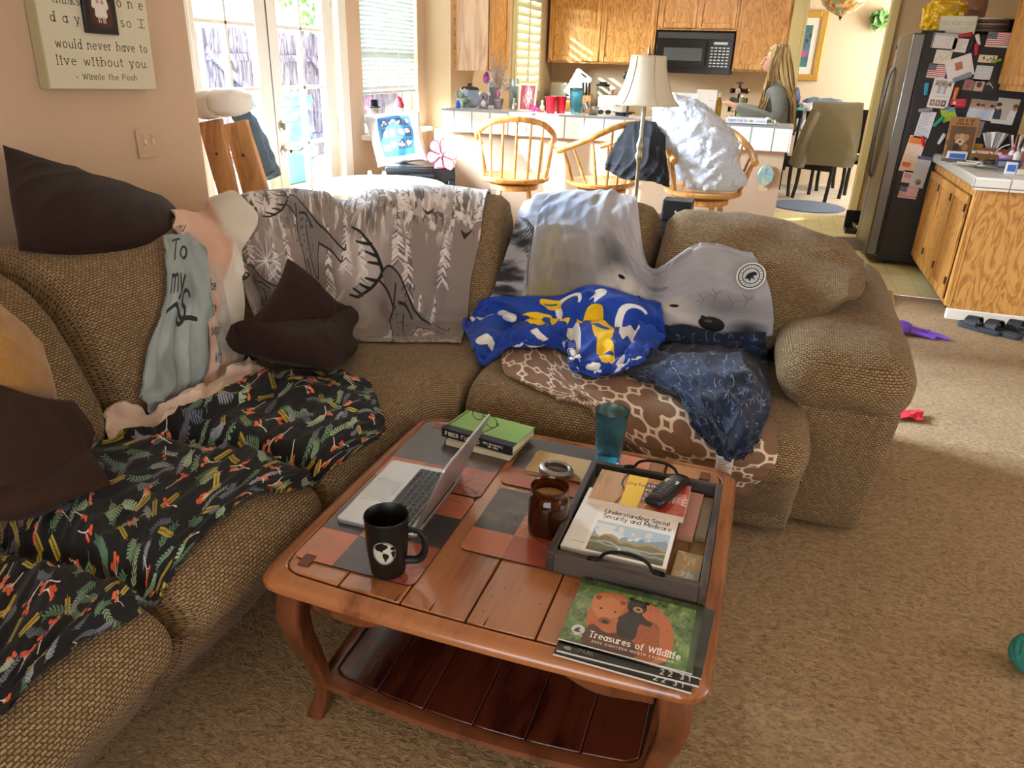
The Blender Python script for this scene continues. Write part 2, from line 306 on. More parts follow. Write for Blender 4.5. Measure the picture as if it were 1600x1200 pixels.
# glyphs: (advance, strokes) in capital heights
GLY = {
 'A': (.7, [[(0, 0), (.35, 1), (.7, 0)], [(.13, .35), (.57, .35)]]), 'B': (.6, [[(0, 0), (0, 1), (.3, 1)]+_a(.3, .76, .25, .24, 90, -90)+[(0, .52)], _a(.3, .26, .3, .26, 90, -90)+[(0, 0)]]),
 'C': (.7, [_a(.4, .5, .4, .5, 50, 310, 14)]), 'D': (.7, [[(0, 0), (0, 1), (.25, 1)]+_a(.25, .5, .45, .5, 90, -90, 12)+[(0, 0)]]), 'E': (.55, [[(.55, 1), (0, 1), (0, 0), (.55, 0)], [(0, .52), (.45, .52)]]),
 'F': (.55, [[(.55, 1), (0, 1), (0, 0)], [(0, .52), (.45, .52)]]), 'G': (.75, [_a(.4, .5, .4, .5, 50, 360, 16)+[(.45, .5)]]), 'H': (.65, [[(0, 0), (0, 1)], [(.65, 0), (.65, 1)], [(0, .52), (.65, .52)]]),
 'I': (.12, [[(.06, 0), (.06, 1)]]), 'J': (.45, [[(.45, 1), (.45, .25)]+_a(.23, .22, .22, .22, 0, -170, 8)]), 'K': (.6, [[(0, 0), (0, 1)], [(.58, 1), (0, .42)], [(.2, .6), (.6, 0)]]), 'L': (.5, [[(0, 1), (0, 0), (.5, 0)]]),
 'M': (.8, [[(0, 0), (0, 1), (.4, .2), (.8, 1), (.8, 0)]]), 'N': (.65, [[(0, 0), (0, 1), (.65, 0), (.65, 1)]]), 'O': (.8, [_a(.4, .5, .4, .5, 0, 360, 18)]), 'P': (.6, [[(0, 0), (0, 1), (.3, 1)]+_a(.3, .74, .28, .26, 90, -90)+[(0, .48)]]),
 'Q': (.8, [_a(.4, .5, .4, .5, 0, 360, 18), [(.5, .25), (.8, -.05)]]), 'R': (.6, [[(0, 0), (0, 1), (.3, 1)]+_a(.3, .74, .28, .26, 90, -90)+[(0, .48)], [(.28, .48), (.6, 0)]]),
 'S': (.55, [_a(.28, .75, .25, .25, 30, 270, 9)+_a(.28, .25, .27, .25, 90, -150, 9)]), 'T': (.6, [[(0, 1), (.6, 1)], [(.3, 1), (.3, 0)]]), 'U': (.65, [[(0, 1), (0, .3)]+_a(.32, .3, .32, .3, 180, 360)+[(.65, 1)]]), 'V': (.65, [[(0, 1), (.32, 0), (.65, 1)]]),
 'W': (1., [[(0, 1), (.25, 0), (.5, .9), (.75, 0), (1, 1)]]), 'X': (.6, [[(0, 0), (.6, 1)], [(0, 1), (.6, 0)]]), 'Y': (.6, [[(0, 1), (.3, .5), (.6, 1)], [(.3, .5), (.3, 0)]]), 'Z': (.6, [[(0, 1), (.6, 1), (0, 0), (.6, 0)]]),
 'a': (.5, [_a(.24, .32, .24, .32, 0, 360, 14), [(.5, .66), (.5, 0)]]), 'b': (.5, [[(0, 1.02), (0, 0)], _a(.25, .32, .25, .32, 0, 360, 14)]), 'c': (.45, [_a(.26, .32, .26, .32, 50, 310, 11)]), 'd': (.5, [_a(.24, .32, .24, .32, 0, 360, 14), [(.5, 1.02), (.5, 0)]]),
 'e': (.5, [[(.02, .36), (.5, .36)]+_a(.26, .33, .25, .33, 5, 310, 13)]), 'f': (.33, [[(.33, .98), (.2, 1), (.12, .85), (.12, 0)], [(0, .62), (.3, .62)]]), 'g': (.5, [_a(.24, .33, .24, .32, 0, 360, 14), [(.5, .66), (.5, -.1)]+_a(.25, -.1, .25, .2, 0, -150, 7)]),
 'h': (.48, [[(0, 1.02), (0, 0)], [(0, .4)]+_a(.24, .42, .24, .24, 180, 0, 9)+[(.48, 0)]]), 'i': (.1, [[(.05, .66), (.05, 0)], [(.05, .86), (.05, .92)]]), 'j': (.2, [[(.15, .66), (.15, -.15), (0, -.28)], [(.15, .88), (.15, .92)]]),
 'k': (.45, [[(0, 1.02), (0, 0)], [(.42, .66), (0, .27)], [(.15, .4), (.45, 0)]]), 'l': (.1, [[(.05, 1.02), (.05, 0)]]), 'm': (.8, [[(0, .66), (0, 0)], [(0, .42)]+_a(.2, .44, .2, .22, 180, 0, 7)+[(.4, 0)], [(.4, .42)]+_a(.6, .44, .2, .22, 180, 0, 7)+[(.8, 0)]]),
 'n': (.48, [[(0, .66), (0, 0)], [(0, .4)]+_a(.24, .42, .24, .24, 180, 0, 9)+[(.48, 0)]]), 'o': (.52, [_a(.26, .33, .26, .33, 0, 360, 16)]), 'p': (.5, [[(0, .66), (0, -.3)], _a(.25, .33, .25, .33, 0, 360, 14)]), 'q': (.5, [[(.5, .66), (.5, -.3)], _a(.25, .33, .25, .33, 0, 360, 14)]),
 'r': (.32, [[(0, .66), (0, 0)], [(0, .4)]+_a(.2, .44, .2, .22, 180, 60, 6)]), 's': (.4, [_a(.2, .49, .18, .17, 30, 270, 8)+_a(.2, .16, .2, .17, 90, -150, 8)]), 't': (.33, [[(.13, .9), (.13, .15), (.2, .02), (.33, .03)], [(0, .64), (.33, .64)]]), 'u': (.48, [[(0, .66), (0, .24)]+_a(.24, .24, .24, .24, 180, 360)+[(.48, .66), (.48, 0)]]),
 'v': (.48, [[(0, .66), (.24, 0), (.48, .66)]]), 'w': (.75, [[(0, .66), (.19, 0), (.375, .6), (.56, 0), (.75, .66)]]), 'x': (.45, [[(0, 0), (.45, .66)], [(0, .66), (.45, 0)]]), 'y': (.48, [[(0, .66), (.24, 0)], [(.48, .66), (.16, -.28), (.02, -.28)]]), 'z': (.45, [[(0, .64), (.45, .64), (0, 0), (.45, 0)]]),
 '.': (.1, [[(.05, 0), (.05, .05)]]), '-': (.35, [[(0, .35), (.35, .35)]]), "'": (.1, [[(.05, 1), (.05, .8)]]), '1': (.3, [[(.05, .8), (.25, 1), (.25, 0)]]), '2': (.55, [_a(.27, .74, .27, .26, 160, -30, 8)+[(0, 0), (.55, 0)]]), '0': (.6, [_a(.3, .5, .3, .5, 0, 360, 16)]), '3': (.5, [_a(.25, .75, .25, .25, 150, -90, 8), _a(.25, .25, .27, .25, 90, -150, 9)]), ' ': (.3, [])}
def text_w(t, sp=.28): return sum((GLY.get(c) or GLY.get(c.upper()) or (.35,))[0]+sp for c in t)-sp
def serif(g):
    """the same strokes with slab ends"""
    out = list(g[1])
    for st in g[1]:
        for e, nb in ((st[0], st[1]), (st[-1], st[-2])):
            if len(st) < 5 and abs(e[0]-nb[0]) < abs(e[1]-nb[1])*.9 and (abs(e[1]) < .02 or e[1] > .6 or e[1] < -.25): out.append([(e[0]-.11, e[1]), (e[0]+.11, e[1])])
    return (g[0], out)
for _k in list(GLY):
    if _k.isalpha(): GLY['_'+_k] = serif(GLY[_k])
def imat(name, im, rough=.6, bump=None, sheen=0., coat=0., scale=None, spec=.4):
    m, nt, b = newmat(name); L = nt.links.new; tc = nd(nt, 'ShaderNodeTexCoord'); t = nd(nt, 'ShaderNodeTexImage'); t.image = im; t.interpolation = 'Linear'
    L(tc.outputs['UV'], t.inputs[0]); L(t.outputs[0], b.inputs['Base Color']); b.inputs['Roughness'].default_value = rough; b.inputs['Sheen Weight'].default_value = sheen; b.inputs['Coat Weight'].default_value = coat; b.inputs['Coat Roughness'].default_value = .1; b.inputs['Specular IOR Level'].default_value = spec
    if bump:
        n = nd(nt, 'ShaderNodeTexNoise'); n.inputs['Scale'].default_value = bump[0]; n.inputs['Detail'].default_value = 4; L(tc.outputs['Object'], n.inputs['Vector'])
        bp = nd(nt, 'ShaderNodeBump'); bp.inputs['Strength'].default_value = bump[1]; bp.inputs['Distance'].default_value = .006; L(n.outputs['Fac'], bp.inputs['Height']); L(bp.outputs[0], b.inputs['Normal'])
    return m
def page(g, x0, x1, y0, y1, z, mi=0):
    """a flat printed face lying on top of something"""
    return g.add([(x0, y0, z), (x1, y0, z), (x1, y1, z), (x0, y1, z)], [(0, 1, 2, 3)], mi, [(0, 0), (1, 0), (1, 1), (0, 1)])
# ------------------------------------------------------------------ structure materials
def plaster(name, col, s=55, st=.35):
    return mat(name, col, .85, bump=(s, st, .004), spec=.25)
M_wall = plaster('painted_plaster', '#c2a78d'); M_wallk = plaster('kitchen_plaster', '#c9b08e'); M_walld = plaster('dining_plaster', '#d8c5a8')
M_ceil = plaster('ceiling_plaster', '#e8e2d6'); M_white = mat('white_trim_paint', '#ece8dc', .45, var=(3, '#e2dccd')); M_olive = mat('cream_trim_paint', '#cfc08d', .5, var=(3, '#c5b680'))
M_glass = None
def glass(name, tint='#ffffff', al=.12, rough=.02):
    if name in MATS: return MATS[name]
    m, nt, b = newmat(name); L = nt.links.new; tr = nd(nt, 'ShaderNodeBsdfTransparent'); tr.inputs[0].default_value = (*lin(tint), 1); gl = nd(nt, 'ShaderNodeBsdfGlossy'); gl.inputs['Roughness'].default_value = rough
    lw = nd(nt, 'ShaderNodeLayerWeight'); lw.inputs[0].default_value = .5; pw = nd(nt, 'ShaderNodeMath', operation='POWER'); pw.inputs[1].default_value = 4.; L(lw.outputs['Facing'], pw.inputs[0])
    mx = nd(nt, 'ShaderNodeMixShader'); ml = nd(nt, 'ShaderNodeMath', operation='MULTIPLY_ADD'); ml.inputs[1].default_value = .8; ml.inputs[2].default_value = al*.3
    L(pw.outputs[0], ml.inputs[0]); L(ml.outputs[0], mx.inputs[0]); L(tr.outputs[0], mx.inputs[1]); L(gl.outputs[0], mx.inputs[2]); L(mx.outputs[0], nt.nodes['Material Output'].inputs[0]); MATS[name] = m; return m
M_pane = glass('window_glass')
def tiles(name, c1, c2, grout, w, h, mort=.006, rough=.25, off=0., bump=.3):
    if name in MATS: return MATS[name]
    m, nt, b = newmat(name); L = nt.links.new; tc = nd(nt, 'ShaderNodeTexCoord'); t = nd(nt, 'ShaderNodeTexBrick'); t.offset = off; t.offset_frequency = 2
    t.inputs['Color1'].default_value = (*lin(c1), 1); t.inputs['Color2'].default_value = (*lin(c2), 1); t.inputs['Mortar'].default_value = (*lin(grout), 1); t.inputs['Scale'].default_value = 1; t.inputs['Mortar Size'].default_value = mort; t.inputs['Mortar Smooth'].default_value = .1; t.inputs['Brick Width'].default_value = w; t.inputs['Row Height'].default_value = h
    L(tc.outputs['UV'], t.inputs['Vector']); L(t.outputs['Color'], b.inputs['Base Color']); b.inputs['Roughness'].default_value = rough
    bp = nd(nt, 'ShaderNodeBump'); bp.invert = True; bp.inputs['Strength'].default_value = bump; bp.inputs['Distance'].default_value = .002; L(t.outputs['Fac'], bp.inputs['Height']); L(bp.outputs[0], b.inputs['Normal']); MATS[name] = m; return m
M_tile = tiles('white_ceramic_tile', '#f1efe8', '#ebe9e2', '#8f8b84', .187, 4.)
M_tiletop = tiles('white_worktop_tile', '#e9e6de', '#e3e0d8', '#a8a49a', .155, .155, .005)
def carpet(name, c1, c2, c3, s=75., disp=.03):
    m, nt, b = newmat(name); L = nt.links.new; tc = nd(nt, 'ShaderNodeTexCoord'); mp = nd(nt, 'ShaderNodeMapping'); mp.inputs['Scale'].default_value = (1., 1.75, 1); mp.inputs['Rotation'].default_value = (0, 0, .25); L(tc.outputs['Object'], mp.inputs[0])
    n = nd(nt, 'ShaderNodeTexNoise'); n.inputs['Scale'].default_value = s*.42; n.inputs['Detail'].default_value = 3; n.inputs['Distortion'].default_value = 1.1; L(mp.outputs[0], n.inputs['Vector'])
    n2 = nd(nt, 'ShaderNodeTexNoise'); n2.inputs['Scale'].default_value = s*2.6; n2.inputs['Detail'].default_value = 2; L(mp.outputs[0], n2.inputs['Vector'])
    n3 = nd(nt, 'ShaderNodeTexNoise'); n3.inputs['Scale'].default_value = 1.6; n3.inputs['Detail'].default_value = 3; L(tc.outputs['Object'], n3.inputs['Vector'])
    a = nd(nt, 'ShaderNodeMath', operation='MULTIPLY_ADD'); a.inputs[1].default_value = .35; L(n2.outputs['Fac'], a.inputs[0]); L(n.outputs['Fac'], a.inputs[2])
    r = ramp(nt, [(.42, c3), (.62, c2), (.82, c1)], a.outputs[0]); r2 = ramp(nt, [(.3, '#e9e2da'), (.7, '#ffffff')], n3.outputs['Fac']); mx = nd(nt, 'ShaderNodeMix', data_type='RGBA', blend_type='MULTIPLY'); mx.inputs['Factor'].default_value = 1; L(r.outputs[0], mx.inputs[6]); L(r2.outputs[0], mx.inputs[7]); L(mx.outputs[2], b.inputs['Base Color'])
    bp = nd(nt, 'ShaderNodeBump'); bp.inputs['Strength'].default_value = 1.; bp.inputs['Distance'].default_value = disp; L(a.outputs[0], bp.inputs['Height']); L(bp.outputs[0], b.inputs['Normal']); b.inputs['Roughness'].default_value = .95; b.inputs['Sheen Weight'].default_value = .25; b.inputs['Specular IOR Level'].default_value = .1; MATS[name] = m; return m
M_carpet = carpet('beige_frieze_carpet', '#d0af7e', '#b28f60', '#785b37', 118, .022)
M_carpet2 = carpet('pale_dining_carpet', '#ded6c8', '#cfc4b2', '#b5a892', 60, .012)
M_vinyl = tiles('yellow_vinyl_tile', '#e2d8a4', '#d9ce98', '#c2b682', .15, .15, .004, .3, 0., .1)
OAK = ('#d6a058', '#bf8742', '#96642e')
M_oakv = wood('oak_grain_upright', *OAK, scale=(9, 9, 1.3), rough=.4, coat=.15, wob=1.3, grain=11)
M_oakh = wood('oak_grain_level', *OAK, scale=(1.3, 9, 9), rough=.4, coat=.15, wob=1.3, grain=11)
M_oakp = wood('oak_panel_cathedral', '#cf9850', '#ba823e', '#9a692f', scale=(6.5, 6.5, 1.5), rough=.45, coat=.1, wob=1.9, grain=16)
M_oakpale = wood('oak_veneer_side', '#c9a888', '#bd9877', '#a9825f', scale=(5, 5, .9), rough=.5, wob=1.5, grain=9)
M_dark = mat('dark_gap', '#17130f', .8)
# ------------------------------------------------------------------ the shell
H2 = 2.62
g = G(); g.add([(-2.97, -2.6, 0), (4.2, -2.6, 0), (4.2, 5.95, 0), (-2.97, 5.95, 0)], [(0, 1, 2, 3)], 0, [(0, 0), (1, 0), (1, 1), (0, 1)]); struct('floor', g, M_carpet, smooth=False)
g = G(); g.add([(-2.97, 5.95, 0.001), (2.2, 5.95, 0.001), (2.2, 9.2, 0.001), (-2.97, 9.2, 0.001)], [(0, 1, 2, 3)], 0, [(-2.97, 5.95), (2.2, 5.95), (2.2, 9.2), (-2.97, 9.2)]); struct('floor_kitchen', g, M_vinyl, smooth=False)
g = G(); g.add([(-2.97, 9.2, 0), (4.2, 9.2, 0), (4.2, 12, 0), (-2.97, 12, 0)], [(0, 1, 2, 3)], 0, [(0, 0), (1, 0), (1, 1), (0, 1)]); struct('floor_dining', g, M_carpet2, smooth=False)
g = G(); g.b2(-2.6, -.2, -2.7, -2.6, 0, .5); g.b2(-2.6, -1.6, -2.7, -2.6, .5, H2); g.b2(1.6, 4.3, -2.7, -2.6, 0, H2); g.b2(-1.6, 1.6, -2.7, -2.6, 0, .6); g.b2(-1.6, 1.6, -2.7, -2.6, 2.2, H2); struct('wall_front', g, M_wall, smooth=False)
g = G(); g.b2(4.2, 4.3, -2.7, .6, 0, H2); g.b2(4.2, 4.3, 2.8, 9.3, 0, H2); g.b2(4.2, 4.3, .6, 2.8, 0, .8); g.b2(4.2, 4.3, .6, 2.8, 2.2, H2); g.b2(2.2, 4.3, 5.6, 5.7, 0, H2); struct('wall_east', g, M_wall, smooth=False)
g = G(); g.b2(-3.1, 4.2, -2.7, 12., H2, H2+.1); struct('ceiling', g, M_ceil, smooth=False)
g = G(); g.b2(-3.1, -2.5, -2.6, 2.95, 0, H2); struct('wall_left', g, M_wall, smooth=False, bev=.012)
# breakfast-side wall with the doors and two windows
DY0, DY1, DZ = 3.47, 5.0, 2.1
WY0, WY1, WZ0, WZ1 = 5.30, 6.26, .955, 2.12
KY0, KY1, KZ0, KZ1 = 8.05, 9.02, 1.13, 2.2; KX = -2.74
g = G(); x0, x1 = -3.1, -2.97
g.b2(x0, x1, 2.95, DY0, 0, H2); g.b2(x0, x1, DY0, DY1, DZ, H2); g.b2(x0, x1, DY1, WY0, 0, H2); g.b2(x0, x1, WY0, WY1, 0, WZ0); g.b2(x0, x1, WY0, WY1, WZ1, H2); g.b2(x0, x1, WY1, 6.43, 0, H2); struct('wall_nook', g, M_wall, smooth=False)
g = G(); x0, x1 = KX-.36, KX; g.b2(x0, x1, 6.43, KY0, 0, H2)
g.b2(x0, x1, KY0, KY1, 0, KZ0); g.b2(x0, x1, KY0, KY1, KZ1, H2); g.b2(x0, x1, KY1, 9.72, 0, H2); struct('wall_kitchen', g, M_wallk, smooth=False)
g = G(); g.b2(-2.97, .1, 9.6, 9.72, 0, H2); g.b2(-.015, .1, 9.0, 9.6, 0, H2); struct('wall_back', g, M_wallk, smooth=False)
g = G(); g.b2(.99, 2.3, 9.2, 9.32, 0, H2); g.b2(2.1, 2.2, 5.0, 9.2, 0, H2); g.b2(.1, .99, 9.2, 9.32, 2.3, H2); struct('wall_right', g, M_wallk, smooth=False)
g = G(); g.b2(-3., 4.2, 11.9, 12, 0, H2); g.b2(-1.6, -1.5, 9.72, 11.9, 0, H2); g.b2(3.4, 3.5, 9.32, 9.9, 0, H2); g.b2(3.4, 3.5, 11.4, 11.9, 0, H2); g.b2(3.4, 3.5, 9.9, 11.4, 0, .9); struct('wall_dining', g, M_walld, smooth=False)
g = G(); g.b2(.915, .99, 9.16, 9.34, 0, 2.3); struct('trim_1', g, M_olive, bev=.006)
g = G(); g.b2(.1, .13, 8.98, 9.3, 0, 2.3); g.b2(-.02, .1, 8.98, 9.0, 0, H2); struct('trim_2', g, M_olive, bev=.004)
g = G(); g.b2(-2.5, -2.486, -2.6, 2.95, 0, .09); struct('baseboard_left', g, M_white, bev=.004)
g = G(); g.b2(1.27, 2.1, 5.455, 5.5, 0.0, .07); struct('baseboard_right', g, M_white, bev=.004)
# ------------------------------------------------------------------ french doors
M_nick = mat('brushed_nickel', '#b9b4a8', .3, 1.)
g = G(); g.b2(-3.1, -2.94, 3.40, DY0+.02, 0, DZ+.06); g.b2(-3.1, -2.94, DY1-.05, DY1+.06, 0, DZ+.06); g.b2(-3.1, -2.94, 3.4, DY1+.06, DZ, DZ+.08); struct('trim_3', g, M_white, bev=.008)
def french_leaf(n, y0, y1, knob):
    d = build('door_%d' % n, G().b2(-3.05, -3.0, y0, y0+.105, .02, DZ).b2(-3.05, -3.0, y1-.105, y1, .02, DZ).b2(-3.05, -3., y0, y1, DZ-.1, DZ).b2(-3.05, -3., y0, y1, .02, .24), M_white, bev=.006); d['kind'] = 'structure'
    a, b = y0+.105, y1-.105; g = G()
    for k in range(1, 5): z = .24+(DZ-.34)*k/5; g.b2(-3.04, -3.005, a, b, z-.011, z+.011)
    g.b2(-3.04, -3.005, (a+b)/2-.011, (a+b)/2+.011, .24, DZ-.1); build('muntins', g, M_white, d, bev=.003)
    build('glass_pane', G().b2(-3.027, -3.02, a, b, .24, DZ-.1), M_pane, d, smooth=False)
    if knob:
        yk = y0+.055
        h = build('handle', G().lathe([(.03, 0), (.032, .01), (.02, .018), (.011, .03), (.011, .06)], 16, (-3.0, yk, .92), M=RY(90)).tube([(-2.945, yk, .92), (-2.94, yk+.03, .925), (-2.94, yk+.07, .918), (-2.94, yk+.11, .925), (-2.935, yk+.125, .935)], [.011, .01, .009, .008, .007]), M_nick, d, label='brushed nickel lever handle')
        build('deadbolt', G().lathe([(.03, 0), (.03, .012), (.018, .018)], 16, (-3.0, yk, 1.07), M=RY(90), capt=True).b2(-2.985, -2.965, yk-.006, yk+.006, 1.05, 1.09), M_nick, d, label='brushed nickel deadbolt')
        for z in (.35, 1.05, 1.85): build('hinge', G().tube([(-2.99, y1+.008, z-.05), (-2.99, y1+.008, z+.05)], .009), M_nick, d)
    return d
french_leaf(1, 3.49, 4.215, False); french_leaf(2, 4.225, 4.95, True)
# ------------------------------------------------------------------ blind window
w = build('window_1', G().b2(-3.09, -3.04, WY0, WY0+.05, WZ0, WZ1).b2(-3.09, -3.04, WY1-.05, WY1, WZ0, WZ1).b2(-3.09, -3.04, WY0, WY1, WZ0, WZ0+.05).b2(-3.09, -3.04, WY0, WY1, WZ1-.05, WZ1).b2(-3.08, -3.05, WY0, WY1, 1.5, 1.55), M_white, bev=.004); w['kind'] = 'structure'
build('glass_pane', G().b2(-3.07, -3.064, WY0+.04, WY1-.04, WZ0+.04, WZ1-.04), M_pane, w, smooth=False)
build('window_sill', G().b2(-3.08, -2.88, WY0-.06, WY1+.1, WZ0-.045, WZ0-.008), M_white, w, bev=.01)
t = thing('window_blind', 'white slatted blind half lowered in the window beside the glass doors', 'blind', (-3.0, (WY0+WY1)/2, 1.24))
M_slat = mat('blind_slat', '#bcc7c3', .5, var=(4, '#b2bdb8'))
g = G(); hw = (WY1-WY0)/2-.02
for k in range(27): z = .03+k*.031; g.box((0, 0, z), (.004, 2*hw, .034), M=RY(32))
build('slats', g, M_slat, t, smooth=False); build('bottom_rail', G().box((0, 0, 0.0), (.03, 2*hw, .022)), M_slat, t, bev=.004)
for y in (-hw*.45, hw*.3): build('cord', G().tube([(.02, y, 0), (.02, y, .86)], .002, 5), M_white, t)
build('head_rail', G().box((0, 0, .875), (.05, 2*hw+.02, .05)), M_slat, t, bev=.004)
# shuttered kitchen window
w = build('window_2', G().b2(KX-.2, KX+.02, KY0-.02, KY0+.05, KZ0, KZ1).b2(KX-.2, KX+.02, KY1-.05, KY1+.02, KZ0, KZ1).b2(KX-.2, KX+.03, KY0-.02, KY1+.02, KZ0-.06, KZ0).b2(KX-.2, KX+.02, KY0, KY1, KZ1-.05, KZ1), M_olive, bev=.004); w['kind'] = 'structure'
build('glass_pane', G().b2(KX-.17, KX-.164, KY0, KY1, KZ0, KZ1), M_pane, w, smooth=False)
M_shut = mat('cream_shutter_paint', '#d8d2ac', .5, var=(3, '#cfc9a2'))
t = thing('window_shutter', 'cream louvred shutter folded over the kitchen window left of the oak cabinets', 'shutter', (KX+.02, (KY0+KY1)/2, KZ0))
W2 = (KY1-KY0)/2-.05
for s in (-1, 0, 1): build('stile', G().box((0, s*W2*.98, .53), (.03, .06, 1.05)), M_shut, t, bev=.004)
g = G()
for k in range(12): g.box((0.004, 0, .09+k*.083), (.009, 2*W2, .075), M=RY(-28))
build('louvers', g, M_shut, t, smooth=False)
for z in (.02, 1.04): build('rail', G().box((0, 0, z), (.03, 2*W2, .08)), M_shut, t, bev=.004)
# ------------------------------------------------------------------ outside
g = G(); g.add([(-16, -4, -.12), (-3.1, -4, -.12), (-3.1, 26, -.12), (-16, 26, -.12)], [(0, 1, 2, 3)]); struct('ground_patio', g, mat('patio_concrete', '#cfc9bf', .9, bump=(30, .3)), smooth=False)
M_fence = wood('weathered_fence', '#8d8b9c', '#66647a', '#403e4e', scale=(6, 6, .8), rough=.9, wob=1.2)
t = thing('wooden_fence', 'weathered plank fence beyond the glass doors', 'fence', (-7.4, 11, -.12))
g = G()
for k in range(80): g.box((random.uniform(-.012, .012), -8+k*.2, .95+random.uniform(-.02, .03)), (.022, .188, 1.9))
build('planks', g, M_fence, t, bev=.003)
for z in (.35, 1.55): build('rail', G().box((.05, 0, z), (.05, 16, .09)), M_fence, t)
for y in (-7, -4.6, -2.2, .2, 2.6, 5, 7.4): build('post', G().box((.06, y, 1.0), (.1, .1, 2.0)), M_fence, t)
for y in (-3.4, -1., 1.4, 3.8): build('brace', G().box((.085, y, .95), (.04, .09, 2.6), M=RX(58)), M_fence, t)
M_leaf = mat('outdoor_leaves', '#5d8a4a', .7, var=(8, '#86b06a'))
def bush(name, label, cat, loc, r, n=420, hgt=1.):
    g = G()
    for k in range(n):
        d = rng.normal(size=3); d /= np.linalg.norm(d); p = d*r*rng.uniform(.6, 1); p[2] = p[2]*hgt+r*hgt; a = Vector(rng.normal(size=3)).normalized(); b = a.orthogonal().normalized(); s = rng.uniform(.05, .11)
        q = Vector(p); g.add([q-a*s, q+b*s*.5, q+a*s, q-b*s*.5], [(0, 1, 2, 3)])
    return single(name, g, M_leaf, label, cat, loc, smooth=False)
bush('leafy_tree', 'leafy green tree showing above the plank fence', 'tree', (-9.4, 16.0, 1.5), 1.5, 900, 1.)
t = thing('wheeled_bin', 'teal plastic bin on the patio behind the left glass door', 'bin', (-6.3, 8.9, -.12))
M_teal = mat('teal_plastic', '#49b9bd', .4, var=(3, '#3aa8b0'))
build('body', G().soft((0, 0, .5), (.62, .7, 1.), .08, 6), M_teal, t); build('lid', G().soft((0, 0, 1.06), (.7, .78, .14), .06, 6, puff=(0, 0, .05)), M_teal, t)
# ------------------------------------------------------------------ breakfast bar
BY, BZ, BX0, BX1 = 6.0, 1.12, -2.64, .118
t = thing('breakfast_bar', 'long white tiled breakfast bar between the living room and the kitchen', 'counter', (0, BY, 0))
build('bar_wall', G().b2(-2.74, BX1-.03, .07, .2, 0, BZ-.17), M_wall, t, smooth=False, label='beige plastered bar front')
build('tile_edge', G().add([(BX0, 0, BZ-.175), (BX1-.012, 0, BZ-.175), (BX1-.012, 0, BZ), (BX0, 0, BZ), (BX0, .05, BZ-.175), (BX1-.012, .05, BZ-.175), (BX1-.012, .05, BZ), (BX0, .05, BZ)], [(0, 1, 2, 3), (4, 7, 6, 5), (0, 3, 7, 4), (1, 5, 6, 2), (3, 2, 6, 7), (0, 4, 5, 1)], 0, [(BX0, .2), (BX1, .2), (BX1, .5), (BX0, .5)]*2), tiles('white_edge_tile', '#f1efe8', '#ebe9e2', '#8f8b84', .158, 4., .005), t, bev=.006, label='white tiled front edge')
build('tile_end', G().b2(BX1-.012, BX1, 0.0, .42, BZ-.175, BZ), M_tile, t, bev=.004)
build('bar_top', G().b2(BX0, BX1, .05, .42, BZ-.06, BZ+.001), M_tiletop, t, bev=.006)
build('trim', G().b2(BX0-.002, BX1+.002, -.006, .006, BZ-.010, BZ+.004), mat('grey_edge_strip', '#8d9096', .4), t)
t = thing('sink_counter', 'lower kitchen worktop running behind the bar', 'counter', (-1.4, BY+.2, 0))
build('worktop', G().b2(-1.3, 1.4, .01, .62, .88, .92), M_tiletop, t, bev=.004); build('cabinet_body', G().b2(-1.3, 1.4, .01, .58, 0, .88), M_oakv, t)
t = thing('stove_counter', 'kitchen worktop under the wall cabinets holding the toaster', 'counter', (-1.4, 8.96, 0))
build('worktop', G().b2(-1.3, 1.37, 0, .62, .88, .92), M_tiletop, t, bev=.004); build('cabinet_body', G().b2(-1.3, 1.37, .03, .62, 0, .88), M_oakv, t)
def framed_door(name, w, h, parent, loc, facing=0, knob=None):
    """raised frame-and-panel oak door, front towards -y when facing=0, towards -x when facing=1"""
    R = Matrix.Identity(4) if facing == 0 else RZ(-90)
    if facing == 2: R = RZ(90)
    def bb(g, x0, x1, z0, z1, y0, y1): return g.box(R@Vector(((x0+x1)/2, (y0+y1)/2, (z0+z1)/2)), [abs(c) for c in (R@Vector((x1-x0, y1-y0, z1-z0)))])
    f = .055; g = G(); bb(g, 0, f, 0, h, -.02, 0); bb(g, w-f, w, 0, h, -.02, 0)
    bb(g, f, w-f, 0, f, -.02, 0); bb(g, f, w-f, h-f, h, -.02, 0); d = build(name, g, M_oakv, parent, loc, bev=.004)
    g = G(); bb(g, f-.005, w-f+.005, f-.005, h-f+.005, -.010, -.001); build('panel', g, M_oakp, d, bev=.003)
    return d
def cabinet(name, label, x0, x1, z0, z1, ndoor, yf=9.27, dep=.33, group=None):
    t = thing(name, label, 'cabinet', (x0, yf, z0), group=group); w = x1-x0
    build('body', G().b2(0, w, 0, dep, 0, z1-z0), M_oakv, t)
    dw = (w-.02)/ndoor
    for k in range(ndoor): framed_door('door', dw-.012, z1-z0-.035, t, (.012+k*dw, -.001, .02))
    return t
cabinet('wall_cabinet', 'double oak wall cabinet above the toaster and blender', -2.7, -1.45, 1.5, 2.4, 2)
cabinet('wall_cabinet', 'short oak wall cabinet pair directly above the black microwave', -1.44, -.575, 1.87, 2.4, 2)
cabinet('wall_cabinet', 'single oak wall cabinet behind the standing person, right of the microwave', -.57, -.02, 1.47, 2.4, 1)
t = thing('wall_cabinet', 'oak wall cabinet with pale veneered side, hung left of the kitchen window', 'cabinet', (KX, 6.5, 1.41))
build('body', G().b2(0, .31, 0.01, .50, 0, 1.1), M_oakv, t); build('side_panel', G().b2(0.0, .31, 0, .01, 0, 1.1), M_oakpale, t, label='pale veneered side panel'); d = framed_door('door', .47, 1.07, t, (.312, .02, .015), 2)
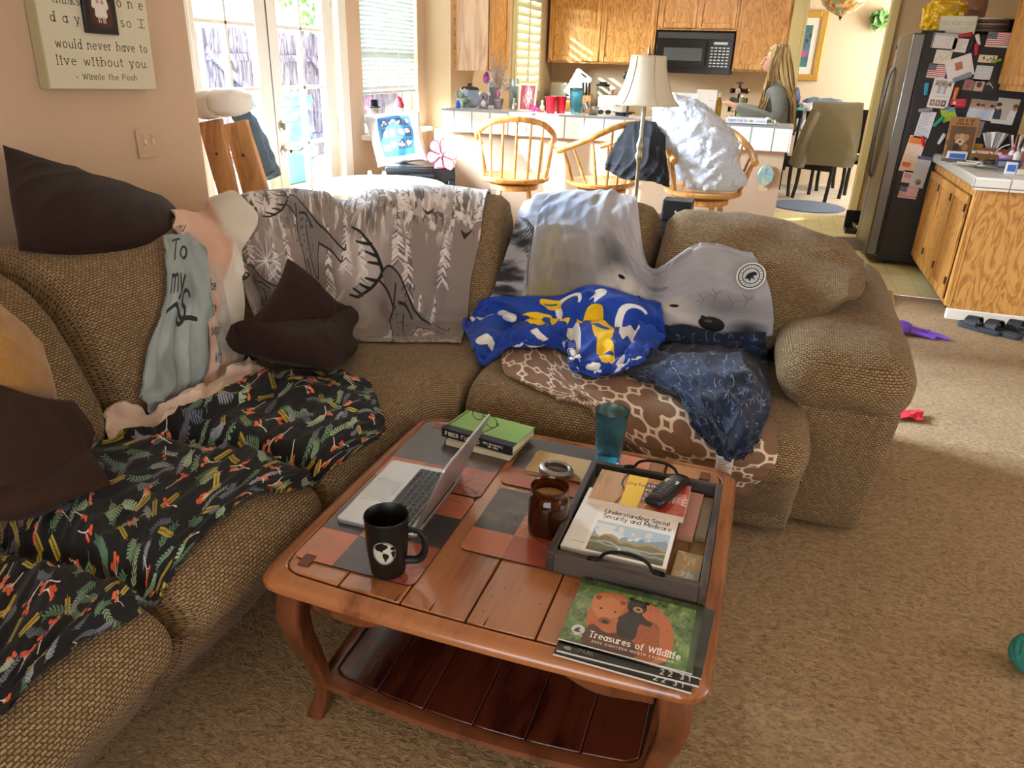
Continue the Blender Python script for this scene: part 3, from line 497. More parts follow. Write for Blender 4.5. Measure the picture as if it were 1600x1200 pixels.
build('edge_strip', G().b2(-.0, .018, -.006, 0, 0, 1.1), M_oakh, t)
# ------------------------------------------------------------------ sectional sofa
def sofa_fabric(name, c1, c2, c3):
    m, nt, b = newmat(name); L = nt.links.new; tc = nd(nt, 'ShaderNodeTexCoord')
    n0 = nd(nt, 'ShaderNodeTexNoise'); n0.inputs['Scale'].default_value = 160; L(tc.outputs['UV'], n0.inputs['Vector'])
    va = nd(nt, 'ShaderNodeVectorMath', operation='MULTIPLY_ADD'); L(n0.outputs['Color'], va.inputs[0]); va.inputs[1].default_value = (.006, .005, 0); L(tc.outputs['UV'], va.inputs[2])
    t = nd(nt, 'ShaderNodeTexBrick'); t.offset = .5; L(va.outputs[0], t.inputs['Vector'])
    for k, c in (('Color1', c1), ('Color2', c2), ('Mortar', c3)): t.inputs[k].default_value = (*lin(c), 1)
    t.inputs['Scale'].default_value = 1; t.inputs['Brick Width'].default_value = .0135; t.inputs['Row Height'].default_value = .0072; t.inputs['Mortar Size'].default_value = .0019; t.inputs['Mortar Smooth'].default_value = .6; t.inputs['Bias'].default_value = .1
    n = nd(nt, 'ShaderNodeTexNoise'); n.inputs['Scale'].default_value = 420; n.inputs['Detail'].default_value = 2; L(tc.outputs['UV'], n.inputs['Vector'])
    r = ramp(nt, [(.3, '#8d8579'), (.7, '#ffffff')], n.outputs['Fac']); mx = nd(nt, 'ShaderNodeMix', data_type='RGBA', blend_type='MULTIPLY'); mx.inputs['Factor'].default_value = .8; L(t.outputs['Color'], mx.inputs[6]); L(r.outputs[0], mx.inputs[7])
    L(mx.outputs[2], b.inputs['Base Color']); b.inputs['Roughness'].default_value = .92; b.inputs['Sheen Weight'].default_value = .08; b.inputs['Specular IOR Level'].default_value = .15
    bp = nd(nt, 'ShaderNodeBump'); bp.invert = True; bp.inputs['Strength'].default_value = .7; bp.inputs['Distance'].default_value = .003; L(t.outputs['Fac'], bp.inputs['Height']); L(bp.outputs[0], b.inputs['Normal']); MATS[name] = m; return m
M_sofa = sofa_fabric('tan_chenille_weave', '#bfa37b', '#a1865f', '#624e35')
S0 = 2.0; RF = .13; S1 = S0+RF*PI/2
SEG = 3.36                                        # s of the inner side of the arm
def sofa_pt(s, d, z):
    """s runs along the front edge of the seats, d is the depth behind it"""
    s = np.asarray(s, float); d = np.asarray(d, float); z = np.asarray(z, float); a = np.clip((s-S0)/(S1-S0), 0, 1)*PI/2
    cx, cy = -1.0+RF, S0; rad = RF+d
    x = cx-np.cos(a)*rad+np.where(s > S1, s-S1, 0); y = cy+np.sin(a)*rad+np.where(s < S0, s-S0, 0)
    return np.stack(np.broadcast_arrays(x, y, z), -1)
def fan_len(s0, s1, d): return (min(s1, S0)-min(s0, S0))+(max(s1, S1)-max(s0, S1))+(min(max(s1, S0), S1)-min(max(s0, S0), S1))/(S1-S0)*PI/2*(RF+d)
def swept(prof, s0, s1, r=.07, dm=.5, n=None, puff=.02, seed=0, wr=.006, cap=.9):
    """cushion: closed profile (d,z) run from s0 to s1, its ends rounded and its middle puffed"""
    P = cr(np.array(prof, float), 64, closed=True); c = P.mean(0); Lr = fan_len(s0, s1, dm); n = n or max(14, int(Lr/.035))
    e = np.sin(np.linspace(-1, 1, n)*PI/2)*.5+.5+0*.0; e = .45*e+.55*np.linspace(0, 1, n)
    # equal spacing measured at depth dm
    ss = np.linspace(s0, s1, 400); ll = np.array([fan_len(s0, q, dm) for q in ss]); sv = np.interp(e*Lr, ll, ss); lv = e*Lr
    t = np.minimum(lv, Lr-lv); ins = np.where(t < r, r-np.sqrt(np.maximum(r*r-(r-t)**2, 0)), 0); hw = np.abs(P-c).min(0).max()
    seg = np.linalg.norm(np.diff(P, axis=0, append=P[:1]), axis=1); arcl = np.concatenate([[0], np.cumsum(seg)[:-1]])
    N = np.stack([np.roll(P[:, 1], -1)-np.roll(P[:, 1], 1), -(np.roll(P[:, 0], -1)-np.roll(P[:, 0], 1))], -1); N /= np.maximum(np.linalg.norm(N, axis=1, keepdims=True), 1e-9)
    if ((P-c)*N).sum() < 0: N = -N
    ofs = (-ins+puff*(np.sin(np.clip(lv/Lr, 0, 1)*PI)**.6))[:, None]
    X = np.broadcast_to(P[None], (n,)+P.shape)+N[None]*ofs[..., None]
    k = np.clip((ins/r), 0, 1)[:, None, None]; X = X*(1-k*.15)+c*(k*.15)
    Q = sofa_pt(sv[:, None], X[..., 0], X[..., 1]); NN = normals(Q); w = fbm(Q*5, 2, seed)*wr+fbm(Q*np.array([14, 14, 9]), 2, seed+5)*wr*.5
    Q = Q+NN*w[..., None]
    g = G(); uv = np.stack(np.broadcast_arrays(lv[:, None], arcl[None]), -1); Q = np.concatenate([Q, Q[:, :1]], 1); uv = np.concatenate([uv, np.stack([lv, np.full(n, arcl[-1]+seg[-1])], -1)[:, None]], 1)
    g.grid(Q, uv=uv)
    for i in (0, n-1):
        ring = Q[i, :-1]; cc = ring.mean(0); m = len(ring); o = len(g.v); g.v += [tuple(p) for p in ring]+[tuple(cc)]; g.t += [tuple(q) for q in uv[i, :-1]]+[(lv[i], .1)]
        for j in range(m): f = (o+j, o+(j+1) % m, o+m); g.f.append(f if i else f[::-1]); g.m.append(0)
    return g
def sink(s, z): return z
sofa = thing('sectional_sofa', 'tan chenille corner sofa with pillow backs and a padded right arm, strewn with blankets', 'sofa', (0, 0, 0))
PB = [(.24, .03), (.24, .2), (.2, .3), (.3, .36), (.9, .36), (1.2, .36), (1.24, .03), (.8, .03)]
SEAT = [(.70, .465), (.5, .475), (.3, .485), (.15, .487), (.05, .47), (-.005, .425), (-.012, .37), (.03, .325), (.12, .31), (.4, .31), (.7, .31), (.76, .39)]
FOOT = [(.06, .36), (.05, .30), (.09, .22), (.14, .155), (.2, .12), (.26, .12), (.3, .2), (.3, .34), (.2, .37)]
BACK = [(.70, .42), (.66, .50), (.665, .58), (.70, .70), (.76, .82), (.84, .90), (.94, .945), (1.05, .95), (1.14, .91), (1.18, .82), (1.17, .66), (1.12, .5), (1.0, .42), (.85, .40)]
OUT = [(1.1, .05), (1.1, .5), (1.12, .72), (1.18, .78), (1.25, .74), (1.27, .5), (1.26, .05)]
for k, (a, b) in enumerate(((-.35, .93), (.945, 1.475), (1.49, 2.20), (2.20, 3.33))):
    build('base', swept(PB, a, b, .02, puff=0, wr=.002), M_sofa, sofa)
    build('seat_cushion', swept(SEAT, a, b, .055, .3, puff=.012, seed=k), M_sofa, sofa)
    if k != 2: build('footrest', swept(FOOT, a+.005, b-.005, .05, .15, puff=.012, seed=k+9), M_sofa, sofa)
    build('back_frame', swept(OUT, a, b, .03, 1.1, puff=.0), M_sofa, sofa)
build('seat_front', swept([(.04, .36), (.06, .28), (.12, .22), (.2, .2), (.28, .2), (.28, .36)], 1.50, 2.195, .04, .15, puff=.0), M_sofa, sofa)
SB = (S0+S1)/2
for k, (a, b) in enumerate(((-.35, 1.455), (1.465, 2.03), (2.035, SB-.003), (SB+.003, 2.185), (2.19, 2.685))): build('back_cushion', swept(BACK, a, b, .075, .8, puff=.022, seed=20+k, wr=.010), M_sofa, sofa)
def lean(Q):
    Q = Q.copy(); return Q
# the last back cushion slumps out over the arm
B6 = [(.70, .42), (.66, .50), (.665, .58), (.70, .70), (.76, .80), (.85, .865), (.95, .90), (1.04, .90), (1.12, .86), (1.16, .78), (1.16, .66), (1.12, .5), (1.0, .42), (.85, .40)]
gb = swept(B6, 2.695, 3.47, .10, .8, puff=.03, seed=31, wr=.012)
vv = np.array(gb.v); u = np.clip((vv[:, 0]+.42)/.92, 0, 1); keep = np.clip((vv[:, 2]-.45)/.35, 0, 1)
lo = np.clip((vv[:, 0]+.02)/.34, 0, 1); vv[:, 2] = np.where(lo > 0, np.maximum(vv[:, 2], vv[:, 2]*(1-lo)+(.775+(vv[:, 2]-.42)*.20)*lo), vv[:, 2]); vv[:, 2] += .05*np.sin(np.clip(1-u*1.3, 0, 1)*PI*.5)*keep; vv[:, 1] -= .08*lo
gb.v = [tuple(p) for p in vv]; build('back_cushion', gb, M_sofa, sofa)
# arm: tapered side panel under an overstuffed pad
def arm_fn(Q):
    Q = Q.copy(); t = np.clip((Q[..., 1]+.55)/1.10, 0, 1)
    Q[..., 2] += .075*t**1.3-.012*np.clip(.14-t, 0, 1)/.14
    Q[..., 0] = np.where(Q[..., 0] < 0, Q[..., 0]*(1+.16*np.clip(1-abs(t-.2)*1.6, 0, 1)), Q[..., 0]*(1+.08*np.clip(1-t*1.5, 0, 1)))
    Q[..., 2] += fbm(Q*9, 2, 3)*.007; return Q
build('arm_pad', G().soft((.345, 2.945, .585), (.37, 1.12, .205), .092, 30, puff=(.02, .03, .03), fn=arm_fn), M_sofa, sofa)
def side_fn(Q):
    Q = Q.copy(); t = (Q[..., 2]+.25)/.5; Q[..., 0] = Q[..., 0]*(.84+.16*t)+.014*t; Q[..., 1] -= .07*t*np.clip(-Q[..., 1]*4, 0, 1); return Q
build('arm_side', G().soft((.345, 2.95, .27), (.33, .98, .50), .03, 14, puff=(.012, .012, 0), fn=side_fn), M_sofa, sofa)
# ------------------------------------------------------------------ outer skin of the sofa in (s, q) for cloth that lies on it
SKIN = cr(np.array([(.25, .02), (.22, .12), (.10, .22), (.03, .31), (-.02, .38), (.0, .44), (.06, .478), (.2, .495), (.45, .49), (.60, .485), (.655, .53), (.655, .62), (.69, .72), (.75, .83), (.84, .915), (.94, .96), (1.05, .965), (1.15, .93), (1.21, .82), (1.28, .7), (1.30, .4)]), 400)
_sl = np.concatenate([[0], np.cumsum(np.linalg.norm(np.diff(SKIN, axis=0), axis=1))])
def _lens(C): return np.concatenate([[0], np.cumsum(np.linalg.norm(np.diff(C, axis=0), axis=1))])
HANG = SKIN.copy(); _f = HANG[:, 1] < .40; _k0 = int(np.argmax(SKIN[:, 1] > .385)); HANG[:_k0, 0] = SKIN[_k0, 0]-.012
class Skin:
    """the outer surface of the sofa, q = metres up the front, over the seat, up and over the back"""
    def __init__(s, C):
        s.C = C; s.l = _lens(C); at = lambda d, z: float(s.l[np.argmin(np.hypot(C[:, 0]-d, C[:, 1]-z))]); s.seat = at(.06, .478); s.back = at(.62, .49); s.top = at(1.0, .965)
        ss = np.concatenate([np.linspace(-.6, S0, 170), np.linspace(S0, S1, 90)[1:], np.linspace(S1, 3.6, 110)[1:]]); s.S, s.Q = np.meshgrid(ss, np.linspace(0, s.l[-1], 330), indexing='ij'); w = s(s.S, s.Q, .03)-EYE
        dp = w@CF; s.px = 800+F*(w@CR)/np.maximum(dp, .05); s.py = 600-F*(w@CU)/np.maximum(dp, .05); s.dp = np.where(dp < .15, 99, dp)
    def nrm(s, q):
        d = np.interp(q+.015, s.l, s.C[:, 0])-np.interp(q-.015, s.l, s.C[:, 0]); z = np.interp(q+.015, s.l, s.C[:, 1])-np.interp(q-.015, s.l, s.C[:, 1]); L = np.maximum(np.hypot(d, z), 1e-9); return -z/L, d/L
    def __call__(s, S, q, lift=0.):
        q = np.asarray(q, float); a, b = s.nrm(q); return sofa_pt(S, np.interp(q, s.l, s.C[:, 0])+a*lift, np.interp(q, s.l, s.C[:, 1])+b*lift)
    def at(s, x, y):
        """(s, q) of the nearest visible point of the sofa behind a point of the photograph"""
        e = np.hypot(s.px-x, s.py-y)+np.where(s.dp > 50, 1e6, 0); near = e < max(14, e.min()*1.25); D = np.where(near, s.dp+e*.02, 99); k = np.argmin(np.where(near & (D < D.min()+.25), e, 1e9)); return float(s.S.flat[k]), float(s.Q.flat[k])
SK = Skin(SKIN); SKH = Skin(HANG)
from mathutils.bvhtree import BVHTree
SOLID = [BVHTree.FromPolygons([tuple(v.co) for v in c.data.vertices], [tuple(q.vertices) for q in c.data.polygons]) for c in sofa.children]
def blur(A, k=2):
    for _ in range(k):
        B = np.pad(A, 1, mode='edge'); A = (B[:-2, 1:-1]+B[2:, 1:-1]+B[1:-1, :-2]+B[1:-1, 2:]+4*A)/8
    return A
def rest_on(Pts, N, lift, up=.30, smooth=6, sag=.5):
    """drop every point of a cloth along -N onto what is below it"""
    m, n = Pts.shape[:2]; h = np.full((m, n), -.05)
    for i in range(m):
        for j in range(n):
            o = Vector(Pts[i, j]+N[i, j]*up); d = Vector(-N[i, j])
            for b in SOLID:
                hit = b.ray_cast(o, d, up+.08)
                if hit[0] is not None: h[i, j] = max(h[i, j], up-hit[3])
    hs = blur(h, smooth); hs = np.maximum(hs, h-.004); hs = np.maximum(blur(hs, 2), h); return Pts+N*(hs+lift)[..., None]
def cloth(name, label, cat, ctrl, mats, m=70, n=70, lift=.012, folds=(), th=.008, sk=None, group=None, uvs=None, smooth=6, wr=.004, sharp=60, solid=True, mult=1, edge=.6, up=.30, **kw):
    """a cloth whose control rows (back to front) are points of the photograph or ('s', s, q); it lies on the sofa and on the cloths below it"""
    sk = sk or SK
    def cv(c):
        if c[0] == 't': return (sk.at(c[1], c[2])[0], sk.top+c[3], 0.)
        if c[0] == 's': return (c[1], c[2], c[3] if len(c) > 3 else 0.)
        return sk.at(c[0], c[1])+((c[2] if len(c) > 2 else 0.),)
    C = np.array([[cv(c) for c in r] for r in ctrl]); A = surf(C, m, n); V, U = np.meshgrid(np.linspace(0, 1, m), np.linspace(0, 1, n), indexing='ij')
    P0 = sk(A[..., 0], A[..., 1]); a, b = sk.nrm(A[..., 1]); base = sofa_pt(A[..., 0], np.zeros_like(a), 0*a); N = sofa_pt(A[..., 0], a, b)-base; N /= np.linalg.norm(N, axis=-1, keepdims=True)
    ext = np.array([np.linalg.norm(np.diff(P0[m//2], axis=0), axis=1).sum(), np.linalg.norm(np.diff(P0[:, n//2], axis=0), axis=1).sum()])
    L = lift+np.maximum(A[..., 2], -.01)
    e = np.minimum(np.minimum(U, 1-U)*ext[0], np.minimum(V, 1-V)*ext[1]); env = np.clip(e/.05, edge if edge < 1 else 1, 1)
    for seed, amp, nn, fr in folds: L = L+amp*ridges(U*ext[0], V*ext[1], seed, nn, fr)*env
    L = L+wr*np.abs(fbm(np.stack([U*ext[0]*14, V*ext[1]*14], -1), 2, 77))
    P = rest_on(P0, N, L, up=up, smooth=smooth)
    g = G(); uv = np.stack([U, 1-V], -1) if uvs is None else np.stack([U*ext[0], V*ext[1]], -1); g.slab(P[::-1] if False else P, -0.0 if not solid else th, uv=uv)
    # the sheet faces outward
    NN = normals(P)
    if (NN*N).sum() < 0:
        g = G(); g.slab(P[:, ::-1], th, uv=uv[:, ::-1])
    o = single(name, g, mats, label, cat, group=group, ang=sharp, **kw)
    if solid: SOLID.append(BVHTree.FromPolygons([tuple(v.co) for v in o.data.vertices], [tuple(q.vertices) for q in o.data.polygons]))
    return o, P
def ridges(U, V, seed=0, n=7, f=(2, 6)):
    """soft cloth folds: sums of bent sine ridges"""
    r = np.random.default_rng(seed); h = 0
    for k in range(n):
        a = r.uniform(0, PI); q = r.uniform(*f); w = U*math.cos(a)+V*math.sin(a)+.12*fbm(np.stack([U*2.2, V*2.2], -1), 2, seed+k); s = np.sin(w*q*2*PI+r.uniform(0, 6)); h = h+(1-np.abs(s))**1.6*r.uniform(.5, 1)/n*2*np.clip(.5+fbm(np.stack([U*2.5, V*2.5], -1), 2, seed+40+k), 0, 1)
    return h
# ------------------------------------------------------------------ coffee table
TC = dict(x0=-.932, x1=.046, y0=1.078, y1=1.965, z=.455)
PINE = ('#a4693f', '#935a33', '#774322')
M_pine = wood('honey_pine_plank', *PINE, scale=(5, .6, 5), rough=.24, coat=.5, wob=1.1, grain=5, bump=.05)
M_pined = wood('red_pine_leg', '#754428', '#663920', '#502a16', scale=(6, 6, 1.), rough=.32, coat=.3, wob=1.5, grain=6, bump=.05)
M_peg = mat('dark_peg_wood', '#6d3a17', .4, var=(30, '#55290e'))
M_groove = mat('table_groove', '#241006', .7)
tx, ty = (TC['x0']+TC['x1'])/2, (TC['y0']+TC['y1'])/2; tw, td = TC['x1']-TC['x0'], TC['y1']-TC['y0']
table = thing('coffee_table', 'square honey pine coffee table with curved legs and a lower shelf', 'coffee table', (tx, ty, 0))
def bowed(hw, hd, bow, r=.055, n=15, ins=0.):
    """square outline whose sides belly outward"""
    hw -= ins; hd -= ins; pts = []
    for sx, sy, ax in ((0, -1, 0), (1, 0, 1), (0, 1, 0), (-1, 0, 1)):
        for i in range(n):
            t = -1+2*i/(n-1); t *= (1-r/ (hw if ax == 0 else hd))
            b = bow*(1-t*t)**1
            if (sx, sy) == (0, -1): pts.append((t*hw, -hd-b))
            elif (sx, sy) == (1, 0): pts.append((hw+b*.35, t*hd))
            elif (sx, sy) == (0, 1): pts.append((-t*hw, hd+b*.5))
            else: pts.append((-hw-b*.35, -t*hd))
        # corner arcs come from the gap between the sides
    return pts
def outline(hw, hd, bow, r, ins=0.):
    P = bowed(hw, hd, bow, r, 15, ins); out = []
    for k in range(4):
        side = P[k*15:(k+1)*15]; nx = P[((k+1) % 4)*15]; out += side; a = np.array(side[-1]); b = np.array(nx); sx, sy = [(1, -1), (1, 1), (-1, 1), (-1, -1)][k]
        c = np.array([sx*(hw-ins), sy*(hd-ins)]); c = c*.9999
        for t in (.2, .4, .6, .8): out.append(tuple((1-t)**2*a+2*t*(1-t)*c+t*t*b))
    return out
zt = TC['z']
def rim_profile(g, prof, hw, hd, bow, r):
    """stack outlines (inset, z) into one turned edge"""
    rings = [np.array([(x, y, z) for x, y in outline(hw, hd, bow, r, i)]) for i, z in prof]; return g.grid(np.stack(rings), cv=True)
g = G(); rim_profile(g, [(.075, zt-.052), (.03, zt-.05), (.012, zt-.043), (.0, zt-.03), (.0, zt-.02), (.008, zt-.009), (.02, zt-.004), (.032, zt-.003), (.036, zt-.001), (.04, zt-.004)], tw/2, td/2, .014, .06)
build('tabletop_rim', g, M_pine, table, label='rounded bullnose rim of the top')
O = outline(tw/2, td/2, .014, .05, .044); ys = lambda x, s: float(np.interp(x, *zip(*sorted([(p[0], p[1]) for p in O if p[1]*s > 0 and abs(p[0]) < tw]))))
g = G(); g.prism(O, zt-.03, zt-.006); build('tabletop_bed', g, M_groove, table, smooth=False)
cuts = np.linspace(-tw/2+.044, tw/2-.044, 7)
for k in range(6):
    a, b = cuts[k]+(.0018 if k else 0), cuts[k+1]-(.0018 if k < 5 else 0); inner = [p for p in O if a < p[0] < b]; xs = np.linspace(a, b, 7)
    lo = [(x, ys(x, -1)) for x in xs]; hi = [(x, ys(x, 1)) for x in xs[::-1]]
    if k in (0, 5):
        X0 = [p for p in O if (p[0] <= b if k == 0 else p[0] >= a)]; cut = b if k == 0 else a
        X0 = X0+[(cut, ys(cut, -1)), (cut, ys(cut, 1))]; c = np.mean(X0, 0); X0.sort(key=lambda p: math.atan2(p[1]-c[1], p[0]-c[0])); poly = X0
    else: poly = lo+hi
    build('plank', G().prism(poly, zt-.02, zt+.0), M_pine, table, bev=.003)
for sx in (-1, 1):
    for sy in (-1, 1): build('peg', G().box((sx*(tw/2-.085), sy*(td/2-.085), zt+.001), (.03, .04, .008)), M_peg, table, bev=.003)
# distress marks
g = G()
for k in range(46):
    x, y = rng.uniform(-.4, .35), rng.uniform(-.44, -.18); cx_ = [-.13, .2, -.3, .02][k % 4]; x = cx_+rng.normal()*.05; y = -.29+rng.normal()*.05
    a = rng.uniform(0, PI); s = rng.uniform(.001, .004); g.add([(x-s*math.cos(a), y-s*math.sin(a), zt+.0006), (x+s*.5*math.sin(a), y-s*.5*math.cos(a), zt+.0006), (x+s*math.cos(a), y+s*math.sin(a), zt+.0006), (x-s*.5*math.sin(a), y+s*.5*math.cos(a), zt+.0006)], [(0, 1, 2, 3)])
for x, l in ((-.44, .02), (-.16, .035), (-.08, .045), (.04, .03), (.3, .03), (.4, .03)):
    y0 = ys(x, -1); g.add([(x-.002, y0, zt+.0006), (x+.002, y0, zt+.0006), (x+.001, y0+l, zt+.0006)], [(0, 1, 2)])
build('dents', g, M_groove, table, smooth=False)
# apron: four scalloped boards
def apron(L, h=.10):
    xs = np.linspace(-L/2, L/2, 41); lo = [(x, -h*(.52+.30*math.cos(abs(x)/(L/2)*PI)*-1+.12*math.cos(abs(x)/(L/2)*3*PI))) for x in xs]; return [(x, 0) for x in xs[::-1]]+lo
for s in (-1, 1):
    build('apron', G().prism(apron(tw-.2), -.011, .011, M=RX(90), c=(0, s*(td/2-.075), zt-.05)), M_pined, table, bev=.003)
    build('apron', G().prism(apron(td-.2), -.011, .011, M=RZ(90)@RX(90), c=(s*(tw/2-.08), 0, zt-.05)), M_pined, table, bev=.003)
# cabriole legs
def cabriole(sx, sy):
    z = np.array([.41, .37, .32, .26, .20, .14, .09, .05, .02, 0]); o = np.array([.0, .008, .012, .006, -.008, -.02, -.027, -.024, -.016, -.012]); w = np.array([.032, .033, .032, .028, .024, .020, .0175, .018, .021, .022])
    zz = np.linspace(.41, 0, 28); o = np.interp(-zz, -z, o); w = np.interp(-zz, -z, w); bx_, by_ = sx*(tw/2-.066), sy*(td/2-.066); P = []
    for q, oo, ww in zip(zz, o, w):
        c = (bx_+sx*oo, by_+sy*oo); P.append([(c[0]+u*ww*.98, c[1]+v*ww*.98, q) for u, v in rrect(-1, 1, -1, 1, .45, 4)])
    g = G().grid(np.array(P), cv=True); n = len(P[0]); g.f.append(tuple(range(n))[::-1]); g.m.append(0); o_ = len(g.v)-n; g.f.append(tuple(o_+k for k in range(n))); g.m.append(0); return g
for sx in (-1, 1):
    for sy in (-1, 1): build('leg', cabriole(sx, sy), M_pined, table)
# lower shelf
zs = .115; hs, hd = tw/2-.08, td/2-.075
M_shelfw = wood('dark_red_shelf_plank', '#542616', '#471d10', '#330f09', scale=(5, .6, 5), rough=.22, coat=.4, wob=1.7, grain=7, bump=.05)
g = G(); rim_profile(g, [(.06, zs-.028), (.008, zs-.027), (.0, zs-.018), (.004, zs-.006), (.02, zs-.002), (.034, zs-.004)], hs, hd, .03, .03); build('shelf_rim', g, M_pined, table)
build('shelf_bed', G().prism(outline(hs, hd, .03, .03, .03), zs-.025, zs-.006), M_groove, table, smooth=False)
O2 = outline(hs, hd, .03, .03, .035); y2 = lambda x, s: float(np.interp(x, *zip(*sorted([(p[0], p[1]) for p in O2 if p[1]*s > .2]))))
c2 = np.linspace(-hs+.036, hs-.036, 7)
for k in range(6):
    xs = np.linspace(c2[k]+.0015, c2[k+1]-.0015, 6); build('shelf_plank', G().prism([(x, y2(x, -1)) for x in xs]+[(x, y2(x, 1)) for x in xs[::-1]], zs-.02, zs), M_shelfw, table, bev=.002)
# ------------------------------------------------------------------ printed cloths
def deer_print():
    c = Cv(1000, 620, '#83766d'); n1 = c.n(5, 4, 4, 1); c.tint('#b3a7a0', np.clip(n1*1.1+.1, 0, 1), .8); c.tint('#6f645e', np.clip(c.n(7, 5, 4, 9)*1.6-.35, 0, 1), .75)
    r = np.random.default_rng(3)
    for k in range(46):                                              # snow-laden firs
        x, y = r.uniform(0, 1000), r.choice([150, 360, 560])+r.uniform(-30, 40); h = r.uniform(70, 150)
        for i in range(int(h/5)):
            t = i/(h/5); w = 3+t*26
            for s in (-1, 1): c.line([(x, y-h+i*5), (x+s*w*r.uniform(.6, 1.1), y-h+i*5+w*.55)], r.uniform(2, 6), r.choice(['#d9cfca', '#cdc2bc', '#5d534f', '#e2dad6']), .75)
    for k in range(5):                                               # frost stars
        x, y, R = [(150, 330, 90), (600, 180, 110), (330, 120, 80), (820, 470, 80), (480, 420, 60)][k]
        for i in range(26):
            a = r.uniform(0, 6.28); L = R*r.uniform(.5, 1); c.spline([(x, y), (x+math.cos(a+.1)*L*.5, y+math.sin(a+.1)*L*.5), (x+math.cos(a)*L, y+math.sin(a)*L)], 2.6, '#d8cdc8', .7, .8)
    c.tint('#ddd4cf', np.clip(c.n(80, 16, 3, 12)*3-.6, 0, 1)*np.clip(np.sin(c.yy/95.)*1.5, 0, 1), .75); c.tint('#4a423e', np.clip(c.n(90, 18, 3, 15)*3-1.1, 0, 1)*np.clip(np.sin(c.yy/95.+.4)*1.5, 0, 1), .8)
    c.tint('#a79c96', np.clip(1-c.yy/120., 0, 1), .5)
    def deer(x, y, s, f=1):
        T = lambda p: [(x+f*q[0]*s, y+q[1]*s) for q in p]; K = '#1c1917'
        c.blob(T([(0, 0), (14, -8), (34, 4), (50, 20), (82, 42), (128, 62), (150, 84), (150, 98), (120, 88), (96, 96), (92, 140), (80, 158), (60, 150), (38, 140), (34, 90), (26, 50), (8, 22)]), '#6a625d', .9)
        for p in ([(0, 0), (14, -8), (34, 4), (60, 30), (100, 56), (140, 70), (190, 92), (196, 84)], [(30, 20), (28, 70), (34, 120), (38, 150)], [(60, 60), (66, 120), (90, 150), (96, 110), (104, 84)], [(104, 86), (150, 96), (180, 112), (186, 104)], [(0, 0), (-4, 12), (8, 24), (26, 44)], [(40, 40), (62, 44), (84, 62)], [(46, 118), (62, 152), (80, 160)]): c.spline(T(p), 3.2*s, K)
        for p in ([(2, -2), (-14, -40), (-44, -72), (-70, -80)], [(-8, -28), (-34, -40)], [(-22, -52), (-58, -58)], [(-4, -14), (-28, -20)], [(0, 6), (-22, 26), (-56, 38), (-82, 36)], [(-24, 26), (-50, 18)], [(-44, 36), (-70, 26)], [(-10, 14), (-34, 8)]): c.spline(T(p), 6.5*s, K, 1, 3.5*s)
        for i in range(26): c.ell(x+f*(20+r.uniform(0, 60))*s, y+(20+r.uniform(0, 90))*s, 3*s, 2*s, '#37312e', r.uniform(0, 3), .8)
    deer(660, 350, 1.4); deer(270, 170, 1.35); deer(70, 340, 1.0); deer(470, 40, .6); deer(760, 40, .5)
    for x, y in ((800, 150), (930, 230)): c.blob([(x, y), (x+18, y+10), (x+40, y-6), (x+26, y+18), (x+14, y+26)], '#2a2624')
    return c.image('deer_print')
def floral_print(w=2300, h=980):
    c = Cv(w, h, '#0f0f11'); r = np.random.default_rng(11)
    def leafy(x, y, a, L, col, n=7, lw=9, ll=26):
        px, py = x, y; pts = [(x, y)]
        for i in range(n): a2 = a+.10*i*(1 if L > 0 else -1); px += math.cos(a2)*abs(L)/n; py += math.sin(a2)*abs(L)/n; pts.append((px, py))
        c.line(pts, 3, col)
        for i in range(1, n+1):
            for s in (-1, 1):
                b = a+.10*i*(1 if L > 0 else -1)+s*.75; q = pts[i]; k = 1-.35*i/n; c.ell(q[0]+math.cos(b)*ll*k*.6, q[1]+math.sin(b)*ll*k*.6, ll*k*.62, lw*k*.55, col, b)
    def berry(x, y, a, col, st='#d8cfc0'):
        for i in range(r.integers(5, 9)):
            b = a+r.uniform(-.7, .7); L = r.uniform(35, 75); m = (x+math.cos(a)*L*.45, y+math.sin(a)*L*.45); e = (m[0]+math.cos(b)*L*.6, m[1]+math.sin(b)*L*.6); c.spline([(x-math.cos(a)*25, y-math.sin(a)*25), (x, y), m, e], 4.5, st, 1, 2); c.ell(e[0], e[1], 8.5, 7.5, col); c.ell(e[0]-2, e[1]-2, 3, 2.4, '#e58a63', 0, .6)
    def grain(x, y, a, col):
        for i in range(9):
            for s in (-1, 1): c.ell(x+math.cos(a)*i*9+math.cos(a+1.57*s)*8, y+math.sin(a)*i*9+math.sin(a+1.57*s)*8, 7, 4.4, col, a+.5*s)
        c.line([(x-math.cos(a)*18, y-math.sin(a)*18), (x+math.cos(a)*80, y+math.sin(a)*80)], 2.4, col)
    for gy in range(0, h+60, 74):
        for gx in range(0, w+90, 92):
            x, y, a = gx+r.uniform(-28, 28), gy+r.uniform(-22, 22), r.uniform(0, 6.28); t = r.random()
            if t < .30: leafy(x, y, a, r.choice([-1, 1])*r.uniform(85, 125), r.choice(['#7f9a78', '#6b8a6c', '#9bb08f', '#56775a']))
            elif t < .52: leafy(x, y, a, r.choice([-1, 1])*r.uniform(80, 120), r.choice(['#71757f', '#8b8f99', '#5c606c']), 8, 8, 22)
            elif t < .78: berry(x, y, a, r.choice(['#d5562c', '#c94a26', '#dd6a3a']))
            else: grain(x, y, a, r.choice(['#b39a35', '#c4ab48', '#a08a2e']))
    return c.image('floral_print')
